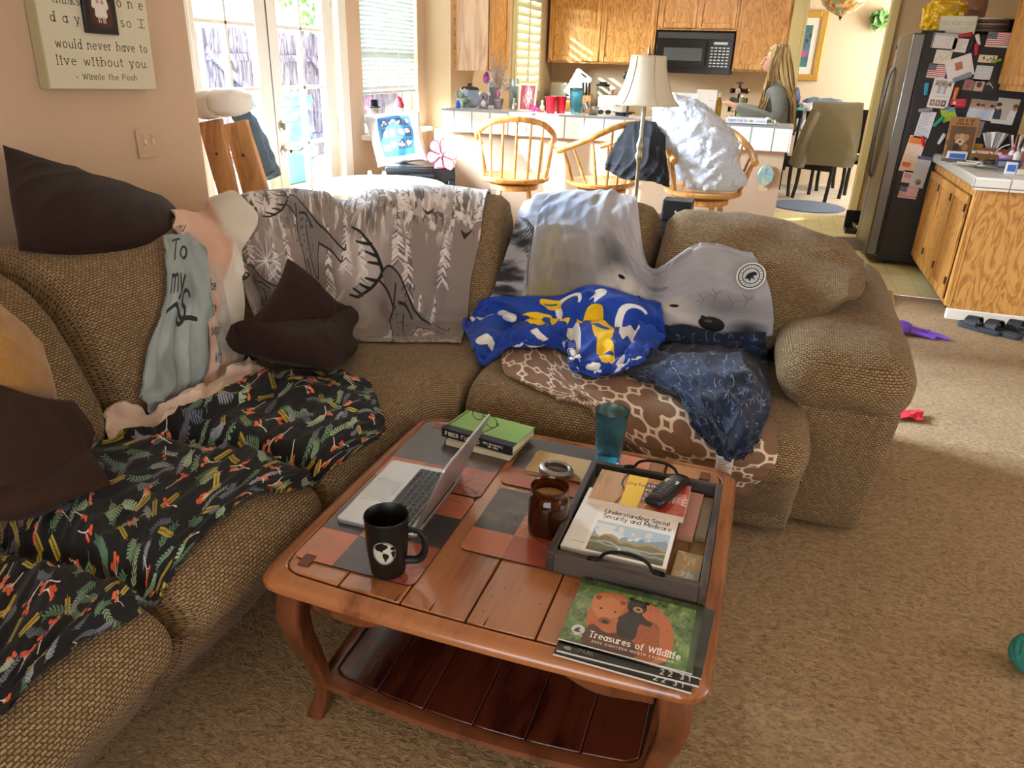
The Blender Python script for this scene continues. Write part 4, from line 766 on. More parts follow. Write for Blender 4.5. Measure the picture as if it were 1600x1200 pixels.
def trellis_print():
    """one tile-free field of the ogee lattice, drawn over a 1.2 x .8 m cloth"""
    w, h = 1400, 900; c = Cv(w, h, '#7c5c44'); c.tint('#86664d', np.clip(c.n(40, 30, 2, 3), 0, 1), .5); P = 250.
    for j in range(-1, 9):
        for i in range(-1, 8):
            cx, cy = i*P+(P/2 if j % 2 else 0), j*P/2; rr = P*.245
            for k in range(4):
                a0 = k*90; ox, oy = cx+math.cos(math.radians(a0))*P*.255, cy+math.sin(math.radians(a0))*P*.255; c.line(_a(ox, oy, rr*.72, rr*.72, a0-112, a0+112, 16), 13, '#d8c6b0')
    return c.image('trellis_print')
def navy_print():
    c = Cv(900, 700, '#141f36'); c.tint('#22345a', np.clip(c.n(9, 7, 4, 2)+.1, 0, 1), .8); c.tint('#101a2e', np.clip(c.n(6, 5, 4, 8), 0, 1), .7); r = np.random.default_rng(4)
    for k in range(420):
        x, y, R, a = r.uniform(0, 900), r.uniform(0, 700), r.uniform(8, 20), r.uniform(0, 360); c.line(_a(x, y, R, R*.8, a, a+r.uniform(120, 260), 9), r.uniform(3, 8), r.choice(['#6f7d95', '#5a6a86', '#8b97aa', '#41557a']), .55, 2)
    return c.image('navy_scroll_print')
def team_print():
    c = Cv(1000, 620, '#1742a6'); c.tint('#0f2f86', np.clip(c.n(5, 4, 3, 2), 0, 1), .6); Y, Wh = '#f0c41c', '#ecebe6'
    for x, y, s, a in ((130, 120, 1.1, 20), (520, 420, 1.2, 200), (840, 160, 1.1, 80), (240, 480, 1.0, 300), (900, 520, 1., 10), (480, 90, .9, 140)):
        c.line(_a(x, y, 70*s, 62*s, a, a+230, 16), 40*s, Wh, 1, 20*s); c.line(_a(x+10, y+8, 34*s, 30*s, a+10, a+220, 12), 16*s, '#1742a6')
    for x, y, w, h, a in ((330, 150, 70, 46, .3), (400, 260, 60, 40, 1.2), (300, 300, 56, 40, .1), (450, 190, 50, 36, .8), (700, 330, 90, 40, .7), (640, 180, 50, 60, .2), (760, 430, 80, 34, .9), (380, 60, 60, 30, .5), (560, 290, 46, 30, 2.)):
        q = [(-w, -h*.6), (w*.5, -h), (w, h*.2), (w*.1, h), (-w*.9, h*.5)]; c.blob([(x+p[0]*math.cos(a)-p[1]*math.sin(a), y+p[0]*math.sin(a)+p[1]*math.cos(a)) for p in q], Y); c.line([(x-w*.5, y), (x+w*.5, y+h*.2)], 9, '#1742a6')
    for x, y, a in ((600, 540, .4), (720, 560, 1.2), (640, 70, 2.), (60, 330, .9), (420, 560, 2.6), (840, 330, .2)): c.blob([(x+p*math.cos(a)-q*math.sin(a), y+p*math.sin(a)+q*math.cos(a)) for p, q in ((-50, -14), (-10, -30), (46, -12), (30, 6), (52, 26), (4, 14), (-16, 32), (-48, 16))], Wh)
    return c.image('team_print')
def bear_print():
    c = Cv(1200, 640, '#9d9ca1'); n = c.n(6, 5, 4, 3); c.tint('#bdbbc2', np.clip(n+.2, 0, 1), .5); c.tint('#8096c0', np.clip(1-np.hypot((c.xx-230)/260., (c.yy-200)/120.), 0, 1)*1.6, .7)
    X = c.xx/1200.; Y = c.yy/640.
    c.tint('#7d7870', np.clip(1.5-np.hypot((c.xx-300)/210., (c.yy-470)/200.)*1.3, 0, 1), .9); c.tint('#a39a80', np.clip(1.3-np.hypot((c.xx-250)/110., (c.yy-360)/240.)*1.3, 0, 1)*(.6+.5*c.n(60, 12, 3, 5)), .8)
    c.tint('#8b7f4f', np.clip(1.2-np.hypot((c.xx-230)/130., (c.yy-560)/90.), 0, 1), .6); c.tint('#3f3f42', np.clip(1.1-np.hypot((c.xx-560)/140., (c.yy-360)/150.)*1.2, 0, 1), .8)
    c.tint('#26282d', np.clip(1-(c.xx-20)/75., 0, 1)*np.clip((c.yy-160)/200., 0, 1)*(.5+c.n(20, 20, 3, 6)), .95)
    for i in range(20): x = 10+i*5; c.spline([(x, 200+i*16), (x+30, 260+i*14), (x+8, 330+i*12)], 3, '#15161a', .8)
    for x, y, s in ((600, 470, 1.), (880, 520, 1.1)):
        c.tint('#d2cabb', np.clip(1.4-np.hypot((c.xx-x)/(120*s), (c.yy-y)/(90*s))*1.2, 0, 1), .75); c.ell(x-18*s, y-28*s, 17*s, 10*s, '#14161a', .2); c.ell(x+70*s, y+34*s, 8*s, 6*s, '#1a1b1f')
    c.ell(985, 585, 48, 30, '#101114', .1); c.ell(975, 575, 16, 6, '#4a4a50'); c.ell(800, 330, 60, 22, '#77767a', -.2, .8)
    c.tint('#5c5c62', np.clip(1.2-np.hypot((c.xx-1030)/170., (c.yy-500)/90.)*1.1, 0, 1), .6)
    for x, y in ((960, 470), (1010, 440), (1060, 480), (1110, 450)): c.line([(x, y-34), (x+10, y), (x-4, y+44)], 3, '#55565c', .7, 1.5); c.line([(x+8, y), (x+30, y-20)], 2.4, '#55565c', .7); c.line([(x+4, y+14), (x-18, y+2)], 2.2, '#55565c', .7)
    c.tint('#22242a', np.clip(1.-np.hypot((c.xx-1110)/80., (c.yy-600)/50.), 0, 1), .9)
    return c.image('bear_print')
def pastel_print():
    c = Cv(420, 900, '#cfa58e'); c.tint('#a9b0ae', np.clip(c.n(3, 5, 3, 2)*1.4+.1, 0, 1), .8); c.tint('#d9b7a0', np.clip(c.n(4, 6, 3, 5), 0, 1), .7); c.tint('#b98a72', np.clip(c.n(3, 7, 3, 8), 0, 1), .5)
    c.tint('#cfc8ba', np.clip((c.xx-285)/30., 0, 1), .95)
    for t, x, y, s in (('you', 20, 330, 36), ('love', 60, 420, 40), ('my', 30, 500, 44), ('be', 120, 560, 36), ('sure', 40, 640, 34), ('always', 20, 720, 34), ('with', 80, 800, 38)): c.text(t, x, y, s, '#2b2a2a', 5, ital=.25)
    return c.image('pastel_print')
def grey_print():
    c = Cv(420, 800, '#8f9896'); c.tint('#a7aeab', np.clip(c.n(4, 7, 3, 2), 0, 1), .8); c.tint('#6d7674', np.clip(c.n(5, 6, 3, 6), 0, 1), .6)
    for t, x, y, s in (('To', 60, 150, 110), ('my', 40, 290, 100), ('S', 170, 400, 120), (',', 300, 400, 80)): c.text(t, x, y, s, '#23282a', 15, ital=.2)
    c.line([(40, 360), (130, 340), (220, 380), (330, 350)], 16, '#23282a'); return c.image('lettered_print')
FUZZ = (260, .25)
deer, _ = cloth('deer_throw', 'grey winter throw printed with stags and snowy firs, spread over the sofa corner', 'blanket',
    [[('t', 325, 312, .2), ('t', 440, 304, .2), ('t', 530, 300, .2), ('t', 640, 310, .2), ('t', 757, 322, .2)],
     [(325, 308), (440, 300), (530, 296), (640, 306), (757, 318)], [(360, 350), (445, 350), (530, 350), (640, 355), (750, 370)], [(380, 430), (460, 430), (530, 440), (640, 440), (736, 450)], [(405, 492), (470, 500), (533, 506), (630, 512), (722, 516)], [(410, 515), (475, 516), (535, 522), (620, 524), (720, 528)]],
    imat('deer_fleece', deer_print(), .95, FUZZ, .1), 90, 110, .014, [(1, .016, 6, (1, 2.2))], .01, smooth=14)
bear, bearP = cloth('bear_throw', 'pale grey throw printed with a white bear, draped over the right back cushions', 'blanket',
    [[('t', 812, 318, .2), ('t', 860, 320, .2), ('t', 920, 326, .18), ('t', 962, 342, .14), (1012, 412), (1095, 388), (1175, 398)],
     [(812, 312), (860, 314), (920, 320), (965, 338), (1010, 420), (1100, 394), (1180, 408)], [(795, 360), (850, 365), (915, 375), (972, 392), (1022, 450), (1100, 430), (1200, 440)], [(778, 420), (840, 430), (905, 440), (975, 445), (1030, 475), (1110, 470), (1210, 485)], [(762, 472), (830, 482), (900, 492), (970, 500), (1040, 508), (1120, 522), (1208, 522)]],
    imat('bear_fleece', bear_print(), .95, FUZZ, .1), 90, 130, .014, [(2, .03, 7, (1.2, 3.)), (12, .015, 5, (3, 6))], .009, smooth=10)
trel, _ = cloth('trellis_throw', 'brown throw with a cream lattice pattern hanging over the seat front', 'blanket',
    [[(785, 540), (838, 520), (905, 560), (1000, 565), (1110, 575), (1192, 590)], [(788, 572), (845, 556), (900, 588), (1000, 596), (1110, 615), (1196, 630)], [(832, 597), (875, 598), (915, 615), (1005, 650), (1110, 690), (1220, 700)], [(862, 610), (905, 618), (935, 645), (1015, 705), (1110, 742), (1195, 752)], [(868, 618), (912, 630), (950, 668), (1025, 745), (1105, 775), (1168, 792)]],
    imat('trellis_fleece', trellis_print(), .95, FUZZ, .1), 80, 120, .012, [(3, .022, 6, (1.5, 4))], .009, SKH, smooth=6, up=.15)
navy, navyP = cloth('navy_throw', 'navy and grey scroll patterned plush throw crumpled beside the sofa arm', 'blanket',
    [[(1000, 520), (1060, 505), (1130, 512), (1199, 515)], [(985, 560), (1060, 545, .02), (1130, 555, .03), (1199, 560)], [(975, 585), (1055, 590, .03), (1125, 610, .05), (1202, 610, .01)], [(1040, 615), (1085, 640, .02), (1130, 655, .04), (1200, 650, .01)], [(1075, 655), (1110, 685), (1140, 700, .01), (1180, 690)], [(1085, 668), (1115, 700), (1140, 716), (1170, 706)]],
    imat('navy_plush', navy_print(), .95, (180, .6), .12), 100, 90, .014, [(4, .085, 7, (1.4, 3.2)), (14, .04, 6, (3, 6))], .012, SKH, smooth=4, wr=.008, up=.15)
team, _ = cloth('team_throw', 'royal blue, yellow and white plush throw heaped on the sofa seat', 'blanket',
    [[(745, 482), (800, 462), (870, 462), (930, 448), (985, 460), (1030, 476)], [(728, 508), (800, 492, .04), (875, 492, .05), (925, 488, .07), (985, 495, .06), (1040, 512)], [(736, 532), (805, 522, .04), (878, 525, .04), (912, 535, .07), (972, 540, .07), (1034, 545)], [(746, 545), (810, 540), (884, 545), (898, 578, .01), (955, 586, .02), (1006, 574)], [(748, 550), (811, 545), (886, 550), (896, 585), (954, 592), (1004, 582)]],
    imat('team_plush', team_print(), .9, (180, .4), .1), 100, 130, .016, [(5, .085, 7, (1.6, 3.6)), (15, .035, 6, (3.5, 7))], .012, SKH, smooth=4, wr=.006, up=.2)
past, _ = cloth('pastel_throw', 'peach and cream lettered throw hanging over the sofa back left of the deer throw', 'blanket',
    [[('t', 246, 318, .12), ('t', 300, 312, .12), ('t', 395, 314, .12)], [(246, 314), (300, 308), (372, 312)], [(270, 350), (318, 345), (402, 345)], [(292, 405), (335, 405), (378, 405)], [(318, 470), (348, 470), (385, 475)], [(332, 540), (350, 540), (380, 555)], [(320, 600), (360, 592), (412, 578)]],
    imat('pastel_fleece', pastel_print(), .95, FUZZ, .1), 100, 50, .018, [(6, .022, 6, (2, 5))], .009, smooth=6)
gry, _ = cloth('lettered_throw', 'grey throw with dark lettering hanging down the left back cushion', 'blanket',
    [[(252, 372), (285, 372), (315, 400)], [(258, 410), (285, 410), (320, 440)], [(255, 470), (285, 470), (324, 500)], [(240, 540), (275, 545), (322, 570)], [(228, 600), (268, 610), (321, 615)], [(221, 620), (263, 642), (322, 636)]],
    imat('lettered_fleece', grey_print(), .95, FUZZ, .1), 80, 46, .025, [(7, .03, 6, (3, 7))], .009, smooth=6)
pch, _ = cloth('peach_throw', 'peach and cream throw bunched on the seat under the grey lettered throw', 'blanket',
    [[(205, 632), (275, 635, .01), (340, 600, .02), (400, 562)], [(182, 655), (265, 655, .02), (345, 622, .03), (425, 580)], [(176, 676), (262, 668, .01), (345, 645, .02), (425, 602)]],
    mat('peach_fleece', '#d8ab90', .95, var=(7, '#d9cdbd'), bump=FUZZ, sheen=.3), 40, 70, .018, [(8, .05, 7, (3, 6))], .01, smooth=4)
def mixrow(a, b, t): return [tuple(np.array(p)*(1-t)+np.array(q)*t) for p, q in zip(a, b)]
fb = [SK.at(*p) for p in ((-70, 860), (0, 815), (70, 748), (140, 694), (250, 664), (335, 642), (420, 585), (515, 580), (575, 594))]
ff = [SK.at(*p) for p in ((-70, 1160), (5, 1108), (120, 1000), (212, 950), (262, 900), (375, 788), (470, 762), (548, 712), (606, 680))]
R_ = [[('s', s, q, 0) for s, q in mixrow(fb, ff, t)] for t in (0, .3, .62, .88, 1.)]
flo, _ = cloth('floral_throw', 'black throw printed with orange berries and grey-green sprigs along the left seats', 'blanket', R_, imat('floral_fleece', floral_print(), .9, FUZZ, .05), 90, 260, .016, [(9, .045, 8, (1.2, 2.6)), (19, .02, 6, (3, 5))], .01, smooth=6)
# care label and round patch
o = navy; c = navyP[-3, 52]; nn = normals(navyP)[-3, 52]
def sewn(parent, name, P, N, size, m, z=.012, rnd=False):
    N = Vector(N); N = N if N.dot(Vector(EYE-P)) > 0 else -N; t = Vector((1, 0, 0)); t = (t-N*t.dot(N)).normalized(); b = N.cross(t); g = G(); c = Vector(P)+N*z
    pts = [c+t*x*size[0]/2+b*y*size[1]/2 for x, y in (arc(0, 0, 1, 0, 345, 24) if rnd else [(-1, -1), (1, -1), (1, 1), (-1, 1)])]
    uv = [((p-c).dot(t)/size[0]+.5, (p-c).dot(b)/size[1]+.5) for p in pts]
    g.add(pts+[p-N*.004 for p in pts], [tuple(range(len(pts)))]+[(i, (i+1) % len(pts), len(pts)+(i+1) % len(pts), len(pts)+i) for i in range(len(pts))], 0, uv+uv); return build(name, g, m, parent, smooth=False)
cl = Cv(64, 64, '#ddd9d0'); [cl.rect(8, 10+k*9, 56-(k % 3)*9, 13+k*9, '#77736c') for k in range(6)]
g = G(); lp = navyP[-1, 48]; g.box((lp[0], lp[1]-.012, lp[2]-.02), (.05, .003, .055)); g.t = [((k % 2), 1-float(k < 4)) for k in range(8)]; build('care_label', g, imat('care_label_print', cl.image('care_label'), .7), navy, smooth=False, label='white care label')
cp = Cv(160, 160, '#d9d9d6'); cp.ell(80, 80, 70, 70, '#1a1d22'); cp.ell(80, 80, 64, 64, '#cfd2d2'); cp.ell(80, 80, 48, 48, '#15181d'); cp.ell(80, 80, 43, 43, '#b9c2c8'); cp.blob([(50, 96), (60, 70), (86, 56), (104, 58), (110, 72), (92, 80), (104, 100), (84, 92), (78, 110), (66, 98)], '#15181d')
for k in range(22): a = k/22*6.283; cp.line([(80+55*math.cos(a), 80+55*math.sin(a)), (80+59*math.cos(a+.08), 80+59*math.sin(a+.08))], 4, '#2a2d33')
def nearest(P, x, y):
    w = P-EYE; dp = w@CF; return np.unravel_index(np.argmin(np.hypot(800+F*(w@CR)/dp-x, 600-F*(w@CU)/dp-y)), dp.shape)
i, j = nearest(bearP, 1173, 435); sewn(bear, 'round_patch', bearP[i, j], blur(normals(bearP)[..., 0], 9)[i, j]*np.array([1, 0, 0])+blur(normals(bearP)[..., 1], 9)[i, j]*np.array([0, 1, 0])+blur(normals(bearP)[..., 2], 9)[i, j]*np.array([0, 0, 1]), (.105, .105), imat('round_patch_print', cp.image('patch'), .6), .02, True)
# ------------------------------------------------------------------ scatter cushions
M_brown = mat('dark_brown_corduroy', '#2c1a14', .9, var=(11, '#22130e'), bump=(120, .3), sheen=.04, spec=.2); M_brown2 = mat('brown_cotton', '#38241a', .9, var=(9, '#2e1d14'), bump=(90, .35), sheen=.04, spec=.2)
def pillow(name, label, ctrl, thick, m, seed=0, n=44, group=None, wr=.012, pinch=.35, extra=None):
    C = np.array(ctrl, float); P = surf(C, n, n); N = normals(P); V, U = np.meshgrid(np.linspace(-1, 1, n), np.linspace(-1, 1, n), indexing='ij'); e = (1-U**2)*(1-V**2); t = thick*np.clip(e, 0, 1)**.42
    # sides pull in between the corners
    c = P.mean((0, 1)); pin = pinch*.12*((1-U**2)*V**6+(1-V**2)*U**6); P = P+(c-P)*pin[..., None]
    w = ridges(U*.25, V*.25, seed, 6, (2.5, 6))*wr*np.clip(e*3, 0, 1); g = G(); top = P+N*(t+w)[..., None]; bot = P-N*(t*.8)[..., None]; uv = np.stack([U*.22, V*.22], -1)
    g.grid(top, uv=uv); g.grid(bot, uv=uv, flip=True)
    return tag(build(name, g, m, ang=70), label, 'cushion', group)
W3 = lambda x, y, X: onX(x, y, X)
pillow('throw_pillow', 'dark brown pillow slumped on top of the sofa back under the wall sign', [[W3(4, 226, -2.40), W3(140, 285, -2.40), W3(270, 320, -2.34)], [W3(10, 312, -2.2), W3(140, 322, -2.06), W3(290, 352, -2.02)], [W3(30, 392, -1.93), W3(150, 396, -1.84), W3(318, 396, -1.86)]], .07, M_brown, 3, wr=.03)
def SP(x, y, l): s, q = SK.at(x, y); return SK(s, q, l)
pillow('throw_pillow', 'dark brown pillow propped in the sofa corner against the deer throw', [[SP(436, 412, .10), SP(498, 470, .15), SP(562, 530, .10)], [SP(380, 475, .15), SP(450, 510, .20), SP(552, 572, .12)], [SP(326, 540, .12), SP(360, 590, .17), SP(520, 612, .10)]], .10, M_brown, 5, wr=.035, pinch=.8)
pillow('throw_pillow', 'brown corded pillow at the left edge of the photo, beside the yellow plush pillow', [[SP(-80, 600, .12), SP(20, 625, .12), SP(98, 628, .08)], [SP(-80, 730, .15), SP(30, 725, .15), SP(138, 712, .10)], [SP(-90, 850, .09), SP(30, 838, .09), SP(178, 772, .06)]], .06, M_brown2, 8, wr=.02)
M_yel = mat('yellow_plush', '#b57d16', .95, var=(14, '#94630f'), bump=(300, .8), sheen=.5)
pillow('plush_pillow', 'yellow plush pillow with a dark border leaning at the far left edge', [[SP(-120, 440, .05), SP(-40, 480, .05), SP(8, 512, .05)], [SP(-110, 540, .10), SP(-30, 555, .10), SP(50, 560, .07)], [SP(-100, 640, .08), SP(-20, 640, .10), SP(72, 628, .07)]], .05, M_yel, 9)
# ------------------------------------------------------------------ things on the coffee table
ZT = TC['z']+.0005
def placemat_print(seed, cols):
    c = Cv(520, 360, '#b5502c'); r = np.random.default_rng(seed)
    for (x0, y0, x1, y1), q in zip(((0, 0, 170, 120), (170, 0, 520, 120), (0, 120, 170, 250), (170, 120, 370, 250), (370, 120, 520, 250), (0, 250, 200, 360), (200, 250, 380, 360), (380, 250, 520, 360)), cols): c.rect(x0, y0, x1, y1, q)
    c.tint('#8e6a52', np.clip(c.n(6, 4, 4, seed), 0, 1), .45)
    for k in range(46):
        x, y = [(430, 190), (280, 90), (90, 300)][k % 3]; x += r.normal()*40; y += r.normal()*26; a = r.uniform(0, 6.28); L = r.uniform(40, 120); c.spline([(x, y), (x+math.cos(a)*L*.5+r.normal()*9, y+math.sin(a)*L*.5+r.normal()*9), (x+math.cos(a+.4)*L, y+math.sin(a+.4)*L)], r.uniform(1, 2.6), '#1d1a1c', .75)
    return c.image('placemat_%d' % seed)
M_matedge = mat('placemat_edge', '#1c1614', .5)
C1, C2, C3, C4 = '#b96a4a', '#3a3638', '#9c4a36', '#46404a'
def placemat(label, x0, x1, y0, y1, cols, seed, rz=0):
    cx, cy = (x0+x1)/2, (y0+y1)/2; w, h = x1-x0, y1-y0; g = G(); P = rrect(-w/2, w/2, -h/2, h/2, .018); g.prism(P, 0, .0032, 1); n = len(P)
    g.add([(p[0], p[1], .0034) for p in P], [tuple(range(n))], 0, [(p[1]/h+.5, .5-p[0]/w) for p in P]); return single('placemat', g, [imat('placemat_print_%d' % seed, placemat_print(seed, cols), .28, spec=.5), M_matedge], label, 'placemat', (cx, cy, ZT), rz, 'patchwork placemats on the coffee table', smooth=False)
placemat('patchwork placemat under the black mug and the front of the laptop', -.885, -.586, 1.163, 1.535, (C1, C2, C4, C1, C2, C3, C2, C1), 1)
placemat('patchwork placemat under the green book and the back of the laptop', -.888, -.580, 1.542, 1.90, (C1, C2, C3, C2, C1, C3, C2, C1), 2)
placemat('patchwork placemat under the amber candle jar', -.548, -.235, 1.325, 1.612, (C1, C2, C3, C1, C2, C3, C2, C1), 3)
placemat('patchwork placemat under the napkins and the blue tumbler', -.558, -.19, 1.636, 1.915, (C3, C2, C1, C1, C2, C4, C2, C1), 4)
# laptop
M_alu = mat('silver_aluminium', '#b9bbbe', .33, .75); M_key = mat('black_key', '#1b1b1d', .5); M_keyt = mat('trackpad_aluminium', '#a9abaf', .25, .7)
t = thing('laptop', 'open silver laptop facing the left sofa on the coffee table', 'laptop', (-.762, 1.470, ZT+.004), math.radians(1))
lw, ld = .212, .310
build('base', G().prism(rrect(-lw/2, lw/2, -ld/2, ld/2, .012), 0, .011), M_alu, t, bev=.002)
kb = build('keyboard', G().prism(rrect(-.012, .088, -.136, .136, .004), .0108, .0114), mat('keyboard_well', '#8d8f93', .4, .6), t)
rows = [14, 14, 14, 13, 12, 8]; kx = .082
for i, nk in enumerate(rows):
    dep = .010 if i == 0 else .0158; ww = .268/nk; x = kx-dep/2; yy = -.134
    widths = [ww]*nk if nk != 8 else [.02, .02, .02, .026, .098, .026, .029, .029]
    yy = .134
    for wk in widths: build('key', G().prism(rrect(x-dep/2+.0012, x+dep/2-.0012, yy-wk+.0012, yy-.0012, .002, 3), .0112, .0128), M_key, kb, smooth=False); yy -= wk
    kx -= dep+.0006
build('trackpad', G().prism(rrect(-.098, -.022, -.052, .052, .003), .0108, .0113), M_keyt, t)
lid = build('lid', G().prism(rrect(0, .211, -ld/2, ld/2, .012), -.003, .003), M_alu, t, loc=(lw/2-.008, 0, .012), rot=(0, math.radians(-67), 0), bev=.0015)
scr = G(); scr.add([(.008, -ld/2+.008, .0032), (.203, -ld/2+.008, .0032), (.203, ld/2-.008, .0032), (.008, ld/2-.008, .0032)], [(0, 1, 2, 3)]); build('screen', scr, mat('screen_glass', '#0b0c10', .08), lid, smooth=False, label='dark glossy screen')
build('hinge', G().tube([(lw/2-.006, -.1, .012), (lw/2-.006, .1, .012)], .0045, 10), mat('hinge_black', '#151516', .5), t)
# black mug with a globe
def globe_print(bg, fg, land):
    c = Cv(512, 256, bg); s = .70; f = lambda q: [((x-256)*s+256, (y-130)*s+122) for x, y in q]; c.ell(256, 122, 66*s, 74*s, fg); c.ell(256, 122, 63*s, 70*s, bg); c.ell(256, 122, 60*s, 67*s, fg)
    for q in ([(205, 90), (225, 72), (262, 70), (280, 84), (266, 100), (252, 108), (248, 122), (236, 116), (214, 112)], [(252, 128), (272, 132), (284, 150), (270, 172), (262, 188), (256, 168), (248, 150)], [(292, 96), (306, 88), (318, 104), (310, 112), (298, 108)], [(296, 122), (316, 118), (320, 138), (308, 160), (300, 144)], [(236, 66), (252, 62), (256, 70), (244, 74)]): c.blob(f(q), land)
    return c.image('globe_print')
t = thing('mug', 'tall black mug with a white globe on it, standing on the front placemat', 'mug', (-.66, 1.193, ZT+.004))
g = G().lathe([(.030, 0), (.036, .001), (.038, .006), (.044, .06), (.0475, .138), (.0485, .143), (.0475, .146), (.0455, .143), (.0435, .12), (.036, .012), (0.001, .010)], 40)
M_mug = imat('mug_print', globe_print('#0c0c0d', '#b9b6aa', '#0c0c0d'), .45); n = 40
g.t = [(((k % n)/n+.62) % 1.0, min(1, max(0, (v[2]-.02)/.118))) if False else (((math.atan2(v[1], v[0])/(2*PI)+.5+.20) % 1.0), (v[2]+.0)/.146) for k, v in enumerate(g.v)]
build('body', g, M_mug, t); M_blk = mat('matte_black_glaze', '#0d0d0e', .45)
hp = cr(np.array([(.043, 0, .112), (.066, 0, .116), (.083, 0, .098), (.084, 0, .066), (.07, 0, .042), (.041, 0, .036)]), 18); build('handle', G().tube(hp, .0062, 10, flat=1.5), M_blk, t, rz=math.radians(8))
# amber candle jar and its lid ring
M_amber = mat('amber_glass', '#6b3413', .06, trans=.85, ior=1.45, spec=.6); M_wax = mat('tan_wax', '#b98c5f', .5, var=(20, '#a97c50'))
t = thing('candle_jar', 'amber glass candle jar without its lid on the right placemat', 'candle', (-.373, 1.462, ZT+.004))
build('jar', G().lathe([(.036, 0), (.046, .003), (.0485, .012), (.0485, .085), (.046, .1), (.041, .108), (.041, .113), (.045, .118), (.0455, .128), (.043, .131), (.041, .128), (.039, .112), (.044, .098), (.0460, .085), (.0460, .014), (.0, .010)], 40), M_amber, t)
build('wax', G().lathe([(.0455, .0115), (.0455, .083), (.043, .098), (.036, .1), (0.001, .1)], 32), M_wax, t); build('wick', G().tube([(0, 0, .1), (.001, 0, .108)], .0012, 6), mat('charred_wick', '#1a1512', .9), t)
M_tin = mat('pewter_lid', '#9a958c', .35, .85)
t = thing('candle_cover', 'round pewter candle lid with amber glass lying on the napkins behind the jar', 'lid', (-.425, 1.722, ZT+.0125), 0, rot=(math.radians(-6), math.radians(5), 0))
build('rim', G().lathe([(.034, .006), (.046, 0), (.0475, .004), (.0465, .016), (.041, .021), (.036, .022), (.033, .018), (.034, .006)], 36, capb=False), M_tin, t); build('glass_top', G().lathe([(0.001, .012), (.034, .013)], 32, capb=False), mat('dark_amber_glass', '#3a170b', .1), t); build('seal', G().lathe([(.040, -.001), (.045, -.001), (.045, .005), (.040, .005)], 30, capb=False), mat('clear_seal', '#c9c5b8', .3), t)
# napkins
M_kraft = mat('kraft_napkin', '#b79a6b', .85, var=(18, '#ab8d5e'), bump=(140, .2))
for k, (z, rz, lab) in enumerate(((.0045, .06, 'tan paper napkin, lower of the two under the candle lid'), (.0075, -.05, 'tan paper napkin, upper of the two, directly under the candle lid'))):
    u, v = np.meshgrid(np.linspace(-.085, .085, 20), np.linspace(-.062, .062, 16), indexing='ij'); P = np.stack([u, v, .001+.0012*fbm(np.stack([u*25, v*25+k*9], -1), 2, 6)], -1)
    single('paper_napkin', G().slab(P, -.002), M_kraft, lab, 'napkin', (-.425, 1.772, ZT+z), rz, 'kraft paper napkins')
# blue tumbler
M_blueg = mat('blue_acrylic', '#8fd6ee', .12, trans=.95, ior=1.35, bump=(300, .15, .002)); M_water = mat('blue_water', '#bfe4ef', .02, trans=1., ior=1.33)
def tumbler(loc, label, water=True, s=1.):
    t = thing('tumbler', label, 'tumbler', loc)
    pr = [(.030, 0), (.0335, .002), (.035, .01), (.0395, .06), (.0455, .14), (.0475, .163), (.0468, .165), (.0455, .163), (.0432, .14), (.0372, .06), (.032, .012), (.0, .011)]; build('glass', G().lathe([(r*s, z*s) for r, z in pr], 40), M_blueg, t)
    if water: build('water', G().lathe([(.0315*s, .0125*s), (.0340*s, .034*s), (0.001, .034*s)], 32), M_water, t)
    return t
tumbler((-.308, 1.855, ZT+.004), 'blue acrylic tumbler with a little water on the coffee table')
# books with eyeglasses
def book(name, label, cat, w, h, th, cover, loc, rz=0, spine=None, pages='#d8cfb8', group=None, prints=None, soft=False, cov=.0022):
    """w along x, h along y; spine on the -y side"""
    t = thing(name, label, cat, loc, rz, group); o = 0 if soft else .003
    g = G().b2(-w/2+o, w/2-o, -h/2+.004, h/2-o, cov, th-cov); build('pages', g, mat('page_edges_'+pages[1:], pages, .8, bump=(400, .3, .002)), t, smooth=False)
    g = G().b2(-w/2, w/2, -h/2, h/2, 0, cov).b2(-w/2, w/2, -h/2, h/2, th-cov, th)
    build('cover', g, cover, t, bev=.0006, smooth=False)
    if prints is not None:
        p = page(G(), -w/2+.0006, w/2-.0006, -h/2+.0006, h/2-.0006, th+.0003); build('cover_print', p, prints, t, smooth=False)
    g = G().b2(-w/2, w/2, -h/2-.001, -h/2+.002, 0, th); build('spine', g, spine or cover, t, bev=.0006, smooth=False); return t
M_gbook = mat('green_cloth_cover', '#7fa04c', .75, var=(40, '#78994a')); M_kspine = mat('black_cloth_spine', '#141416', .7)
book('notebook', 'cream notebook lying beneath the green hardback', 'notebook', .205, .145, .016, mat('cream_cover', '#c9bd9f', .8), (-.665, 1.838, ZT+.004), -.1, pages='#d3c8ab')
t = book('hardback_book', 'green hardback book with a black spine holding eyeglasses', 'book', .235, .145, .027, M_gbook, (-.668, 1.848, ZT+.0205), -.155, M_kspine)
build('spine_wrap', G().b2(-.1178, .1178, -.0728, -.045, .0268, .0276), M_kspine, t, smooth=False)
